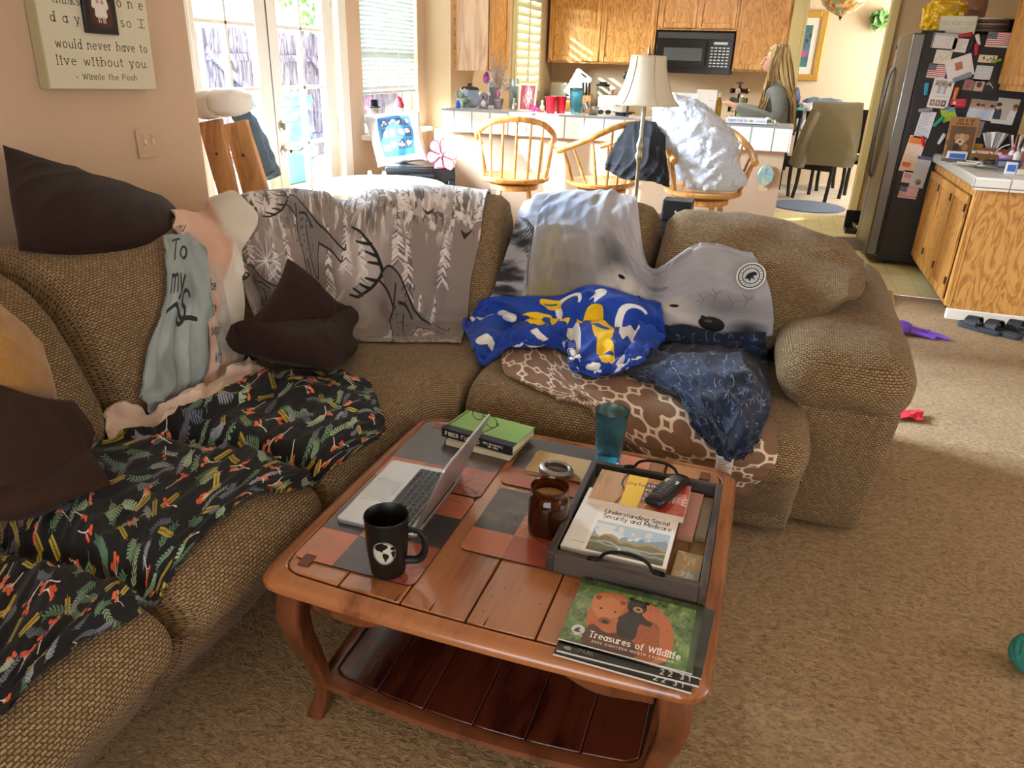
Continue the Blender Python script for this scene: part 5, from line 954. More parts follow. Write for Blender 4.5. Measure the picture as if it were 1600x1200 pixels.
def lettering(txt, h, w, name='lettering', font='', adv=.28, col='#e8e4d8', parent=None, M=None, r=None, label=None, serif_=False, center=False, it=0., th=.0006, sx=1.):
    """raised stroke letters in the xy plane of M, built as flat ribbons"""
    g = G(); x = -text_w(txt, adv)*h*sx/2 if center else 0.
    for ch in txt:
        key = ('_'+ch) if serif_ and ('_'+ch) in GLY else ch; gl = GLY.get(key) or GLY.get(ch) or GLY.get(ch.upper())
        if gl:
            for st in gl[1]:
                st = [(x+(p[0]+it*p[1])*h*sx, p[1]*h) for p in st]
                for k in range(len(st)-1):
                    a, b = Vector((*st[k], 0)), Vector((*st[k+1], 0)); d = b-a
                    if d.length < 1e-7: continue
                    d = d.normalized(); n = Vector((-d.y, d.x, 0))*w/2; a = a-d*w*.3; b = b+d*w*.3; q = [a-n, b-n, b+n, a+n]; vs = [Vector((p.x, p.y, z)) for z in (0, th) for p in q]
                    if M is not None: vs = [M@p for p in vs]
                    g.add(vs, [(3, 2, 1, 0), (4, 5, 6, 7), (0, 1, 5, 4), (1, 2, 6, 5), (2, 3, 7, 6), (3, 0, 4, 7)])
        x += ((gl[0] if gl else .35)+adv)*h*sx
    g.weld = False
    return build(name, g, mat('ink_'+col[1:], col, .6), parent, smooth=False, label=label)
lettering('FIBER FUELED', .0115, .002, parent=t, M=Matrix.Translation((-.105, -.0736, .008))@RX(90), adv=.34)
lettering('WILL BULSIEWICZ', .0055, .0009, parent=t, M=Matrix.Translation((.022, -.0736, .015))@RX(90)); lettering('MD, MSCI', .005, .0009, parent=t, M=Matrix.Translation((.04, -.0736, .0065))@RX(90))
M_specs = mat('dark_spectacle_frame', '#1d1a1a', .3)
t = thing('eyeglasses', 'dark wire eyeglasses lying on the green book', 'eyeglasses', (-.69, 1.87, ZT+.0495), -.55)
for s in (-1, 1):
    lp = [(s*.033+.024*math.cos(a)*1.05, .0+.016*math.sin(a), .016+.0*a) for a in np.linspace(0, 2*PI, 22)[:-1]]; R_m = RX(70)
    build('rim', G().tube([R_m@Vector((p[0], p[1], 0))+Vector((0, 0, .016)) for p in lp], .0011, 6, closed=True), M_specs, t); build('lens', G().add([R_m@Vector((p[0], p[1], 0))+Vector((0, 0, .016)) for p in lp], [tuple(range(21))]), glass('spectacle_lens'), t, smooth=False)
    build('temple', G().tube(cr(np.array([(s*.06, 0, .022), (s*.066, -.004, .018), (s*.058, -.06, .006), (s*.045, -.115, .003), (s*.04, -.13, .001)]), 16), .0014, 6), M_specs, t)
build('bridge', G().tube([(-.009, 0, .018), (0, .001, .021), (.009, 0, .018)], .001, 6), M_specs, t)
# tray
M_tray = wood('weathered_dark_oak', '#4a4038', '#352d27', '#221c18', scale=(1.2, 8, 8), rough=.65, wob=1.4, grain=9, bump=.4); M_trayy = wood('weathered_dark_oak_side', '#4a4038', '#352d27', '#221c18', scale=(8, 1.2, 8), rough=.65, wob=1.4, grain=9, bump=.4)
M_trayb = wood('tray_floor_oak', '#8d6a3f', '#77552f', '#553a1e', scale=(8, 1., 8), rough=.6, wob=1.4, grain=7); M_iron = mat('black_iron', '#161514', .5, .6)
TX0, TX1, TY0, TY1 = -.335, .012, 1.318, 1.762; cxT, cyT = (TX0+TX1)/2, (TY0+TY1)/2; a, b = (TX1-TX0)/2, (TY1-TY0)/2
t = thing('serving_tray', 'dark wooden serving tray with two black iron handles', 'tray', (cxT, cyT, ZT+.0035))
build('bottom', G().b2(-a+.012, a-.012, -b+.012, b-.012, .002, .01), M_trayb, t, smooth=False)
for s in (-1, 1): build('long_side', G().b2(s*a-(.016 if s > 0 else 0), s*a+(0 if s > 0 else .016), -b, b, 0, .052), M_trayy, t, bev=.002); build('end', G().b2(-a+.016, a-.016, s*b-(.016 if s > 0 else 0), s*b+(0 if s > 0 else .016), 0, .052), M_tray, t, bev=.002)
for s in (-1, 1):
    y = s*(b-.008); hp = cr(np.array([(-.075, y, .054), (-.058, y, .058), (-.046, y, .074), (-.02, y, .084), (.02, y, .084), (.046, y, .074), (.058, y, .058), (.075, y, .054)]), 30)
    build('handle', G().tube(hp, [.006]*4+[.0042]*22+[.006]*4, 8, flat=.8).lathe([(.0075, 0), (.0075, .003), (.003, .004)], 12, (-.078, y, .052)).lathe([(.0075, 0), (.0075, .003), (.003, .004)], 12, (.078, y, .052)), M_iron, t)
zt0 = ZT+.0145
def mountains():
    c = Cv(560, 620, '#e6e2da'); x0, y0, x1, y1 = 130, 306, 540, 606
    c.rect(0, 0, 110, 620, '#dcd8d0'); c.text('Understanding Social', 150, 232, 40, '#3b3937', 4.6, .2, sx=.76); c.text('Security and Medicare', 150, 282, 40, '#3b3937', 4.6, .2, sx=.74)
    for k in range(2): c.line([(150, 296+k*8), (150+300-k*60, 296+k*8)], 2, '#9b978f', .6)
    c.text('Workbook', 40, 560, 12, '#8a867e', 2)
    m = (c.xx > x0) & (c.xx < x1) & (c.yy > y0+12) & (c.yy < y1); X = (c.xx-x0)/(x1-x0); Y = (c.yy-y0)/(y1-y0); n = c.n(9, 9, 4, 4); h1 = .34+.11*fbm(np.stack([X*7, X*0], -1), 4, 3); h2 = .5+.07*fbm(np.stack([X*5, X*0+3], -1), 3, 8); h3 = .66+.06*fbm(np.stack([X*4, X*0+9], -1), 3, 12)
    for col, mk in (('#a7bccb', m), ('#d8d6cc', m & (Y > .12) & (n > .1)), ('#8193a3', m & (Y > h1)), ('#dfe1e0', m & (Y > h1) & (n+.6-(Y-h1)*7 > .35)), ('#b58a4c', m & (Y > h2)), ('#6d6a4b', m & (Y > h2+.05)), ('#a9a79c', m & (Y > h3)), ('#5e5e44', m & (Y > h3+.05)), ('#8f9aa0', m & (np.abs(Y-.72-.1*X+.05*n) < .025)), ('#c5c4bd', m & (np.abs(X-.33-.12*np.sin(Y*9)-.1*n) < .03) & (Y > .76)), ('#4b4c37', m & (Y > .88+.04*n))): c.tint(col, mk.astype(float), .92)
    return c.image('mountain_cover')
M_wcov = mat('white_book_cover', '#d9d5cc', .4)
book('hardback_book', 'dark covered book at the bottom of the tray stack', 'book', .232, .255, .014, mat('dark_slate_cover', '#23211f', .5), (-.196, 1.475, zt0), .0)
book('paperback_book', 'maroon edged paperback in the middle of the tray stack', 'book', .226, .262, .010, mat('maroon_cover', '#5d2a26', .5), (-.186, 1.482, zt0+.0144), -.01)
book('workbook', 'white workbook with a mountain lake photo on its cover, in the tray', 'book', .236, .266, .012, M_wcov, (-.194, 1.489, zt0+.0248), -.015, prints=imat('mountain_print', mountains(), .22, coat=.3), soft=True)
def recipe():
    c = Cv(620, 380, '#a3623a'); c.tint('#c99a5e', np.clip(c.n(30, 6, 3, 2), 0, 1), .6); c.rect(0, 0, 180, 380, '#b0825a'); c.tint('#8b6540', np.clip(c.n(50, 3, 3, 5), 0, 1)*(c.xx < 180), .7); c.spline([(185, 0), (170, 120), (210, 240), (180, 380)], 16, '#1c1512')
    c.poly([(200, 0), (330, 0), (320, 380), (205, 380)], '#d9b027'); c.rect(330, 60, 430, 320, '#4a2420'); c.rect(440, 0, 620, 380, '#a93a2a'); c.tint('#d2604a', np.clip(c.n(22, 14, 3, 7), 0, 1)*(c.xx > 500), .8)
    for k in range(4): c.text('STEPS TO HEALTH'[k*3:k*3+6], 340, 110+k*56, 26, '#e9dcc8', 4)
    c.text('LIFE', 450, 250, 70, '#f1e9dc', 11); c.text('joyful', 210, 120, 34, '#4a2420', 5); c.rect(520, 120, 610, 250, '#dba9a0', .6); return c.image('red_cover')
book('paperback_book', 'glossy yellow and red paperback at the back of the tray, under the phone', 'book', .232, .150, .016, mat('pale_spine', '#cdb9a4', .5), (-.180, 1.622, zt0+.0372), -.01, prints=imat('red_cover_print', recipe(), .18, coat=.5))
book('booklet', 'pink edged booklet sticking out right of the tray stack', 'booklet', .05, .20, .018, mat('pink_booklet', '#b98678', .6), (-.058, 1.63, zt0), -.03, soft=True)
book('booklet', 'brown photo booklet standing out farthest right in the tray', 'booklet', .026, .19, .011, mat('brown_booklet', '#6b5643', .5, var=(30, '#9b8a74')), (-.0185, 1.635, zt0), -.02, soft=True)
cm = Cv(200, 300, '#b79b6c'); cm.tint('#7fa5b5', np.clip(cm.n(4, 5, 3, 2)*1.5, 0, 1), .8); cm.tint('#e4dcc8', np.clip(cm.n(6, 6, 3, 7)*1.4, 0, 1), .8); cm.ell(120, 250, 50, 36, '#cbb894')
book('brochure', 'blue and tan brochure lying flat at the front right of the tray', 'brochure', .06, .13, .004, mat('tan_brochure', '#b39a6f', .5), (-.037, 1.415, zt0), -.04, prints=imat('brochure_print', cm.image('brochure'), .35), soft=True)
# cordless phone
M_ph = mat('black_phone_plastic', '#131315', .35)
t = thing('cordless_phone', 'black cordless phone handset lying on the yellow and red paperback', 'phone', (-.118, 1.632, zt0+.0535), -.28, rot=(math.radians(-2.), 0, -.30))
build('body', G().soft((0, 0, .012), (.05, .158, .024), .010, 12, puff=(.001, .001, .003)), M_ph, t)
lc = Cv(120, 60, '#b9bfae'); [lc.line([(10, 14+k*14), (90-k*18, 14+k*14)], 5, '#3b4037') for k in range(3)]
build('display', page(G(), -.017, .017, .018, .036, .0262), imat('phone_display', lc.image('phone_display'), .2), t, smooth=False, label='pale display')
for k in range(15):
    i, j = k % 3, k//3; build('key', G().soft(((i-1)*.0145, .006-j*.0125, .0255), (.0115, .0085, .004), .0018, 5), mat('phone_key', '#2c2c30', .4), t)
build('earpiece', G().soft((0, .058, .0255), (.018, .006, .002), .001, 5), mat('phone_grille', '#3a3a3d', .5), t)
# calendars
def bears():
    w, h = 780, 560; c = Cv(w, h, '#56713f'); c.tint('#8ea864', np.clip(c.n(16, 9, 4, 2), 0, 1), .8); c.tint('#2c3d24', np.clip(c.n(9, 7, 3, 6)*1.3, 0, 1), .7); r = np.random.default_rng(2)
    for k in range(650):
        x, y = r.uniform(0, w), r.uniform(0, h); a = r.normal(-1.4, .5); L = r.uniform(20, 60); c.line([(x, y), (x+math.cos(a)*L, y+math.sin(a)*L)], r.uniform(1.5, 4), r.choice(['#9db674', '#7f9c58', '#c0cf9c', '#3d5330', '#6b8a4d']), .8, .8)
    c.rect(0, 0, w, 46, '#2b3a26', .6)
    B, Bd, Bl = '#b5653a', '#8a4526', '#d48c58'
    c.blob([(120, 180), (140, 100), (220, 70), (300, 78), (330, 130), (420, 90), (520, 120), (600, 200), (640, 320), (640, 480), (560, 560), (300, 540), (160, 520), (130, 420), (110, 300)], B)
    c.blob([(420, 300), (470, 240), (540, 260), (560, 330), (570, 480), (540, 560), (440, 560)], Bd, .7); c.blob([(150, 380), (250, 420), (330, 400), (420, 440), (440, 560), (150, 560)], '#4a2a1c', .92)
    for k in range(700):
        x, y = r.uniform(110, 640), r.uniform(80, 420)
        if abs(c.a[int(y), int(x), 0]-.71) < .13: a = r.normal(1.2, .5); L = r.uniform(8, 20); c.line([(x, y), (x+math.cos(a)*L, y+math.sin(a)*L)], 2.4, r.choice([Bl, Bd, '#c2764a']), .55)
    c.blob([(110, 160), (130, 110), (170, 130), (230, 118), (280, 140), (300, 110), (326, 140), (316, 190), (300, 260), (260, 300), (250, 350), (200, 340), (150, 280), (120, 230)], '#c47a4a'); c.ell(143, 140, 20, 22, Bd); c.ell(300, 140, 20, 22, Bd); c.ell(225, 330, 40, 30, '#7c4529'); c.ell(228, 338, 20, 14, '#2b1a14'); c.ell(178, 232, 9, 7, '#20140f'); c.ell(268, 236, 9, 7, '#20140f')
    K = '#241b18'; c.blob([(330, 120), (350, 90), (400, 84), (440, 110), (450, 160), (430, 200), (470, 240), (500, 250), (490, 290), (430, 290), (420, 420), (330, 420), (300, 330), (320, 240), (345, 200), (328, 160)], K); c.ell(345, 88, 18, 16, K); c.ell(440, 96, 20, 15, K); c.ell(398, 168, 32, 26, '#a98866'); c.ell(400, 166, 12, 8, '#17100e'); c.ell(376, 138, 5, 4, '#0c0908'); c.ell(422, 140, 5, 4, '#0c0908'); c.ell(330, 280, 34, 30, '#33251f'); c.ell(470, 268, 30, 20, '#33251f')
    c.ell(92, 452, 40, 40, '#c8ccc9'); c.blob([(70, 470), (86, 436), (104, 442), (96, 456), (116, 470)], '#3a3d40'); c.line([(58, 496), (126, 496)], 5, '#e8e8e4')
    c.a *= 1
    xx = 165
    for ch in 'Treasures of Wildlife': key = '_'+ch if '_'+ch in GLY else ch; gl = GLY.get(key) or (.3, []); [c.line([(xx+p[0]*41, 484-p[1]*46+(xx-165)*.0) for p in st], 6.2, '#f0ece0') for st in gl[1]]; xx += (gl[0]+.24)*41
    c.text('2022 EIGHTEEN MONTH CALENDAR', 190, 522, 16, '#e8e3d2', 2.6, .5); c.rect(742, 0, 780, 560, '#33402c', .8); return c.image('bear_cover')
M_pap = mat('calendar_paper', '#d4d0c4', .6)
def cal(label, w, h, th, cx, cy, z, rz, top, group='calendars stacked on the coffee table corner'):
    t = thing('wall_calendar', label, 'calendar', (cx, cy, z), rz, group); build('pages', G().b2(-w/2, w/2, -h/2, h/2, 0, th), M_pap, t, smooth=False); build('cover', page(G(), -w/2, w/2, -h/2, h/2, th+.0003), top, t, smooth=False); return t
dk = Cv(300, 220, '#131210'); dk.tint('#2c2823', np.clip(dk.n(5, 4, 3, 3), 0, 1), .7); dk.rect(0, 196, 300, 220, '#0d0c0c'); dk.ell(20, 208, 9, 5, '#8a8a85'); dk.text('2 2  3 1', 220, 214, 12, '#d8d4c8', 2.4); dk.text('PARK', 44, 213, 10, '#7f7a70', 1.6)
M_dk = imat('dark_calendar_cover', dk.image('dark_calendar'), .2, coat=.4)
dl = Cv(300, 220, '#2a2b28'); dl.tint('#54584c', np.clip(dl.n(7, 5, 3, 9), 0, 1), .8); dl.rect(0, 190, 300, 220, '#191817'); M_dl = imat('grey_calendar_cover', dl.image('grey_calendar'), .22, coat=.4)
cal('black edged calendar at the bottom of the stack by the table edge', .262, .232, .004, -.116, 1.192, ZT+.0, -.02, M_dk); cal('dark calendar second from the bottom of the stack by the table edge', .268, .225, .004, -.112, 1.200, ZT+.0046, .015, M_dk); cal('grey photo calendar sticking out right, under the bear calendar', .262, .20, .003, -.10, 1.212, ZT+.0092, -.05, M_dl)
cal('wildlife calendar with two brown bears on its cover, top of the stack', .258, .197, .003, -.119, 1.207, ZT+.0128, -.005, imat('bear_cover_print', bears(), .2, coat=.4, spec=.5))
# ------------------------------------------------------------------ left wall
SX = -2.452
def sg(x, y): p = onX(x, y, SX); return p[1], p[2]
s0, s1 = sg(79, 144), sg(245, 137); uL, uR, vB = s0[0], s1[0], (s0[1]+s1[1])/2; SW = uR-uL; SHH = .60
M_sign = mat('cream_sign_paint', '#cfc9b0', .6, var=(5, '#c7c0a5')); M_sgn2 = mat('cream_sign_edge', '#b5ab84', .65, var=(6, '#a89d74'))
t = thing('wall_sign', 'cream wooden quote sign with a small black photo frame, hung above the sofa', 'sign', (-2.498, (uL+uR)/2, vB), rot=(math.radians(-1.5), 0, 0))
build('board', G().b2(.0, .046, -SW/2, SW/2, 0, SHH), [M_sgn2], t, bev=.003); build('face', G().b2(.046, .0475, -SW/2+.004, SW/2-.004, .004, SHH-.004), M_sign, t, smooth=False)
MS = Matrix(((0, 0, 1, .0475), (1, 0, 0, 0), (0, 1, 0, 0), (0, 0, 0, 1)))
def row(txt, xl, xr, yb, hpx, center=None):
    a, b = sg(xl, yb), sg(xr, yb-1.5); u0, u1 = a[0]-(uL+uR)/2, b[0]-(uL+uR)/2; v = a[1]-vB; h = sg(xl, yb-hpx)[1]-sg(xl, yb)[1]; w0 = text_w(txt, .34)*h; sx = (u1-u0)/w0
    lettering(txt, h, h*.085, parent=t, M=MS@Matrix.Translation((u0, v, 0)), col='#4b463c', serif_=True, adv=.34, sx=sx, th=.0008)
row('thinks', 78, 120, 5, 15); row('o n e', 180, 219, 9, 15); row('d a y', 77, 121, 35, 15); row('so', 187, 202, 40, 14); row('I', 216, 221, 41, 13); row('would never have to', 86, 227, 76, 14.5); row('live without you.', 89, 230, 103, 14.5); row('- Winnie the Pooh', 119, 213, 125.5, 9.5)
f0, f1 = sg(130, 53), sg(180, 53); fz = sg(150, 53)[1]-vB; fc = (f0[0]+f1[0])/2-(uL+uR)/2; fw = (f1[0]-f0[0])
fr = build('photo_frame', G().b2(.0475, .062, fc-fw/2, fc+fw/2, fz, fz+fw*1.35), mat('black_frame', '#121110', .4), t, bev=.003, label='small black photo frame')
ph = Cv(200, 260, '#4b332b'); ph.tint('#2d1e1a', np.clip(ph.n(4, 4, 3, 3), 0, 1), .8)
for k, (x, y) in enumerate(((60, 70), (100, 60), (140, 72), (80, 120), (122, 122))): ph.ell(x, y, 13, 16, '#b58a74'); ph.blob([(x-16, y+14), (x+16, y+14), (x+32, y+80), (x-32, y+80)], '#dcd3cb'); ph.line([(x-7, y+78), (x-7, y+112)], 9, '#cbb5a6'); ph.line([(x+8, y+78), (x+9, y+112)], 9, '#cbb5a6')
g = G(); q = .16*fw; g.add([(.0625, fc-fw/2+q, fz+q), (.0625, fc+fw/2-q, fz+q), (.0625, fc+fw/2-q, fz+fw*1.35-q), (.0625, fc-fw/2+q, fz+fw*1.35-q)], [(0, 1, 2, 3)], 0, [(0, 0), (1, 0), (1, 1), (0, 1)]); build('photo', g, imat('sepia_photo', ph.image('sepia_photo'), .25), fr, smooth=False)
sp = onX(229, 224, -2.5); M_plate = mat('beige_switch_plate', '#c4a688', .4, var=(4, '#bd9f80'))
t = thing('light_switch', 'beige double light switch on the wall below the sign', 'switch', (-2.499, sp[1], sp[2]))
build('plate', G().soft((.004, 0, 0), (.009, .115, .115), .003, 8), M_plate, t)
for s in (-1, 1): tg = build('toggle', G().box((.012, s*.023, .006), (.016, .009, .02), M=RY(-25)), mat('ivory_toggle', '#d8c9ad', .35), t, bev=.002); [build('screw', G().lathe([(.003, 0), (.003, .001)], 10, (.0085, s*.023, z), M=RY(90), capt=True), M_nick, t) for z in (-.03, .03)]
# ------------------------------------------------------------------ beyond the sofa, left
M_pale = wood('pale_varnished_board', '#d8a878', '#c99866', '#b07f4e', scale=(4, 4, .8), rough=.4, wob=1.4, grain=9, coat=.2)
t = thing('wooden_rack', 'slanted pale wood rack of two screwed boards between the left wall and the glass doors', 'rack', (-2.74, 3.36, 0))
def slat(a_top, b_top, a_bot, b_bot, yo): # board through four measured edges, continued to the floor
    Yp = 3.36; pts = [onY(*p, Yp) for p in (a_top, b_top, b_bot, a_bot)]; f = lambda p, q: p+(q-p)*((p[2]-.0)/(p[2]-q[2])); P = [pts[0], pts[1], f(pts[1], pts[2]), f(pts[0], pts[3])]
    P = [p-np.array([-2.74, 3.36, 0]) for p in P]; g = G(); vs = [p+np.array([0, yo+d, 0]) for d in (0, .028) for p in P]; g.add(vs, [(0, 3, 2, 1), (4, 5, 6, 7), (0, 1, 5, 4), (1, 2, 6, 5), (2, 3, 7, 6), (3, 0, 4, 7)]); b = build('board', g, M_pale, t, bev=.006)
    c = (P[0]+P[1])/2*.86+(P[2]+P[3])/2*.14; build('screw', G().lathe([(.007, 0), (.007, .003), (.003, .004)], 12, (c[0]-.0, yo-.001+c[1]*0, c[2]), M=RX(90), capt=True), mat('dark_screw', '#4a3220', .4, .5), b)
slat((308, 192), (343, 185), (341, 308), (371, 306), 0); slat((342, 195), (377, 187), (373, 306), (413, 302), .03)
build('crossbar', G().box((.14, .28, .4), (.5, .03, .06)), M_pale, t, bev=.004)
M_sheet = mat('white_paper', '#efeee9', .8, bump=(40, .2))
for k, (x, y, lab) in enumerate(((326, 176, 'white paper bag draped over the left board of the wooden rack'), (356, 172, 'white paper bag draped over the right board of the wooden rack'))):
    c = onY(x, y, 3.36); single('paper_bag', G().soft((0, .06, 0), (.15, .2, .10), .03, 10, puff=(.01, .01, .02), fn=lambda Q: Q+fbm(Q*18, 2, 5)[..., None]*.008), M_sheet, lab, 'bag', (c[0]-.02+.0*k, 3.36-.0, c[2]+.035), -.1+.2*k)
M_den = mat('blue_denim', '#33495f', .9, var=(14, '#7d97ae'), bump=(220, .5)); M_den2 = mat('denim_inside', '#141a22', .9)
def jeans_leg(pts, r0, seed):
    C = cr(np.array([onY(*p[:2], p[2]) for p in pts]), 34); g = G(); rr = np.interp(np.linspace(0, 1, 34), np.linspace(0, 1, len(r0)), r0)*(1+.10*np.sin(np.linspace(0, 30, 34))*.6); g.tube(C, rr, 22, cap=False, flat=.62); return g
t = thing('jeans', 'blue jeans hanging over the right side of the wooden rack', 'jeans', (0, 0, 0))
build('leg', jeans_leg([(352, 166, 3.52), (374, 176, 3.5), (394, 215, 3.5), (406, 250, 3.5), (420, 272, 3.5)], [.03, .05, .055, .055, .05], 1), M_den, t); build('leg', jeans_leg([(360, 168, 3.62), (386, 190, 3.6), (404, 225, 3.6), (416, 255, 3.6), (427, 278, 3.6)], [.03, .05, .055, .055, .05], 2), M_den, t)
# round breakfast table
rt = (-2.42, 4.42); M_cloth = mat('white_tablecloth', '#e8edf2', .5, var=(5, '#d7e2ee'))
t = thing('round_table', 'round table under a white cloth beside the glass doors', 'table', (rt[0]+.05, rt[1], 0)); build('top', G().lathe([(.0, .715), (.40, .715), (.41, .725), (.41, .738), (.40, .742), (0.001, .742)], 48), M_cloth, t); build('pedestal', G().lathe([(.22, 0), (.22, .03), (.06, .06), (.05, .4), (.06, .715)], 24), M_oakv, t)
sm = Cv(200, 120, '#e9eef2'); [sm.line([(0, 6+k*12), (200, 6+k*12)], 4, '#9fb3c6') for k in range(10)]
single('striped_placemat', page(G(), -.2, .2, -.14, .14, .0006).box((0, 0, -.001), (.4, .28, .003)), imat('striped_weave', sm.image('striped_weave'), .6), 'white and grey striped mat on the round white table', 'placemat', (rt[0]+.16, rt[1]-.08, .7455), .5, smooth=False)
for k, (dx, dy, lab) in enumerate(((-.09, .1, 'small white salt shaker, left of the pair on the round table'), (.0, .13, 'small white pepper shaker, right of the pair on the round table'))): single('shaker', G().lathe([(.016, 0), (.018, .02), (.013, .045), (.014, .05), (.009, .06), (0.001, .062)], 16), mat('white_porcelain', '#e9e6e0', .2), lab, 'shaker', (rt[0]+dx, rt[1]+dy, .742), group='shakers on the round table')
# wine cooler
cz = .78; t = thing('wine_cooler', 'small black wine cooler with a glass door under the blind window', 'cooler', (-2.36, 4.98, 0), math.radians(22))
M_bk = mat('black_appliance', '#131416', .3); hw = .25
build('body', G().b2(-hw, hw, .045, .5, 0.02, cz), M_bk, t, bev=.006); build('door_frame', G().b2(-hw, -hw+.05, 0, .04, .05, cz-.07).b2(hw-.05, hw, 0, .04, .05, cz-.07).b2(-hw, hw, 0, .04, cz-.09, cz-.005).b2(-hw, hw, 0, .04, .03, .09), M_bk, t, bev=.004)
build('door_glass', G().b2(-hw+.05, hw-.05, .01, .016, .09, cz-.09), glass('smoked_glass', '#6d7680', .4), t, smooth=False)
for z in (.25, .42, .58): build('rack_shelf', G().tube([(x, .1, z+.012*math.sin(x*40)) for x in np.linspace(-hw+.06, hw-.06, 24)], .005, 6), M_nick, t); 
for k in range(4): build('bottle_neck', G().lathe([(.018, 0), (.018, .01), (.012, .012), (.012, .05), (0.001, .05)], 12, (-.14+k*.09, .12, .46), M=RX(90)), mat('bottle_foil', '#b9b3a0', .35, .6), t)
build('control_strip', G().b2(-.08, .1, -.002, 0, cz-.06, cz-.045), mat('cooler_panel', '#3c4452', .3), t)
# picture pillow
pc = Cv(400, 400, '#dfe2e8'); pc.tint('#c8cedb', np.clip(pc.n(5, 5, 3, 4), 0, 1), .7); pc.rect(100, 80, 320, 350, '#2a6fae'); r_ = np.random.default_rng(5)
for j in range(3):
    for i in range(4):
        x0, y0 = 118+i*48, 104+j*72
        if (i, j) == (0, 2): pc.rect(x0, y0+30, x0+44, y0+62, '#e8e8ea'); continue
        pc.rect(x0, y0, x0+43, y0+60, '#3a4654'); [pc.ell(x0+10+r_.uniform(0, 26), y0+14+r_.uniform(0, 30), 6, 8, r_.choice(['#d9c3b3', '#e4e4e6', '#8fa2b5', '#b75a5a', '#efe9e4'])) for _ in range(7)]
YP = 5.15
pillow('photo_pillow', 'white pillow printed with a blue panel of photos, propped on the wine cooler', [[onY(567, 180, 5.34), onY(615, 176, 5.36), onY(655, 170, 5.36)], [onY(578, 215, 5.26), onY(622, 212, 5.22), onY(662, 208, 5.28)], [onY(590, 262, 5.16), onY(628, 258, 5.15), onY(668, 250, 5.2)]], .07, imat('photo_pillow_print', pc.image('photo_pillow'), .8, (200, .15)), 4, wr=.01, pinch=.5)
o = bpy.data.objects['photo_pillow']; uvd = o.data.uv_layers[0].data; a_ = np.zeros(len(uvd)*2, np.float32); uvd.foreach_get('uv', a_); a_ = a_.reshape(-1, 2)/.44+.5; a_[:, 1] = 1-a_[:, 1]; uvd.foreach_set('uv', a_.ravel())
# daisy ornament
fc = onY(690, 243, 5.06); t = thing('daisy_ornament', 'pink spotted metal daisy standing on the wine cooler', 'ornament', (fc[0], 5.06, cz+.001))
M_pink = mat('pink_enamel', '#e2708e', .4, var=(6, '#ea88a2')); M_pd = mat('dark_rose_outline', '#6a2338', .5); hz = fc[2]-cz
build('stem', G().tube([(0, .01, 0), (0, .006, hz)], .004, 6).lathe([(.04, 0), (.04, .004), (.004, .006)], 16, (0, .01, 0)), M_pd, t)
for k in range(6):
    a = k*60+12; d = Vector((math.cos(math.radians(a)), 0, math.sin(math.radians(a)))); n = Vector((-d.z, 0, d.x)); outl = [(d*(.012+.088*u)+n*w)*1.2 for u, w in ((0, 0), (.3, .018), (.65, .032), (.9, .022), (1, 0), (.9, -.022), (.65, -.032), (.3, -.018))]
    g = G(); pl = [Vector((p.x, 0, p.z+hz)) for p in [Vector(q) for q in cr(np.array([tuple(p) for p in outl]), 30, closed=True)]]; g.add(pl+[p+Vector((0, .004, 0)) for p in pl], [tuple(range(30))]+[(i, i+30, (i+1) % 30+30, (i+1) % 30) for i in range(30)]); pe = build('petal', g, M_pink, t)
    build('petal_edge', G().tube(pl, .003, 5, closed=True), M_pd, pe); build('spots', G().lathe([(.004, 0), (.004, .001)], 8, tuple(d*.06+n*.01+Vector((0, -.001, hz))), M=RX(90), capt=True).lathe([(.004, 0), (.004, .001)], 8, tuple(d*.088-n*.007+Vector((0, -.001, hz))), M=RX(90), capt=True), M_pd, pe)
build('centre', G().ball((0, 0, hz), (.016, .01, .016), 12), mat('grey_enamel', '#6f7078', .4), t)
# snowmen on the sill
def snowman(px, py, label, hat, scarf, body):
    p = onX(px, py, -2.91); t = thing('snowman_figure', label, 'ornament', (-2.93, p[1], WZ0-.007), rz=.9); M_w = mat('white_plush', '#e9e7e2', .9, bump=(90, .3)); s = 1.0
    build('body', G().ball((0, 0, .075), (.055, .05, .075), 16), body or M_w, t); build('head', G().ball((0, 0, .165), (.042, .04, .04), 16), M_w, t); build('scarf', G().lathe([(.036, 0), (.046, .008), (.044, .018), (.034, .024)], 16, (0, 0, .122), capb=False).box((.02, -.045, .09), (.018, .008, .07)), scarf, t)
    build('hat', hat[0], hat[1], t); build('nose', G().lathe([(.006, 0), (.001, .03)], 8, (0, -.038, .165), M=RX(90)), mat('orange_felt', '#d67a35', .8), t)
    for sx in (-1, 1): build('arm', G().tube([(sx*.045, 0, .1), (sx*.07, -.02, .085), (sx*.072, -.04, .07)], [.016, .015, .013], 8), body or M_w, t); build('eye', G().ball((sx*.014, -.037, .175), .005, 8), mat('black_bead', '#121212', .3), t)
snowman(588, 160, 'snowman figure in a black top hat, left on the window sill', (G().lathe([(.05, .195), (.05, .2), (.03, .203), (.028, .25), (0.001, .25)], 16), mat('black_felt', '#1c1b1e', .9)), mat('red_felt', '#a8303c', .9), None)
snowman(627, 158, 'snowman figure in a red hat, right on the window sill', (G().lathe([(.043, .18), (.044, .195), (.03, .225), (.018, .25), (0.001, .262)], 16), mat('red_felt', '#a8303c', .9)), mat('red_felt', '#a8303c', .9), mat('green_felt', '#6d8a6b', .9))
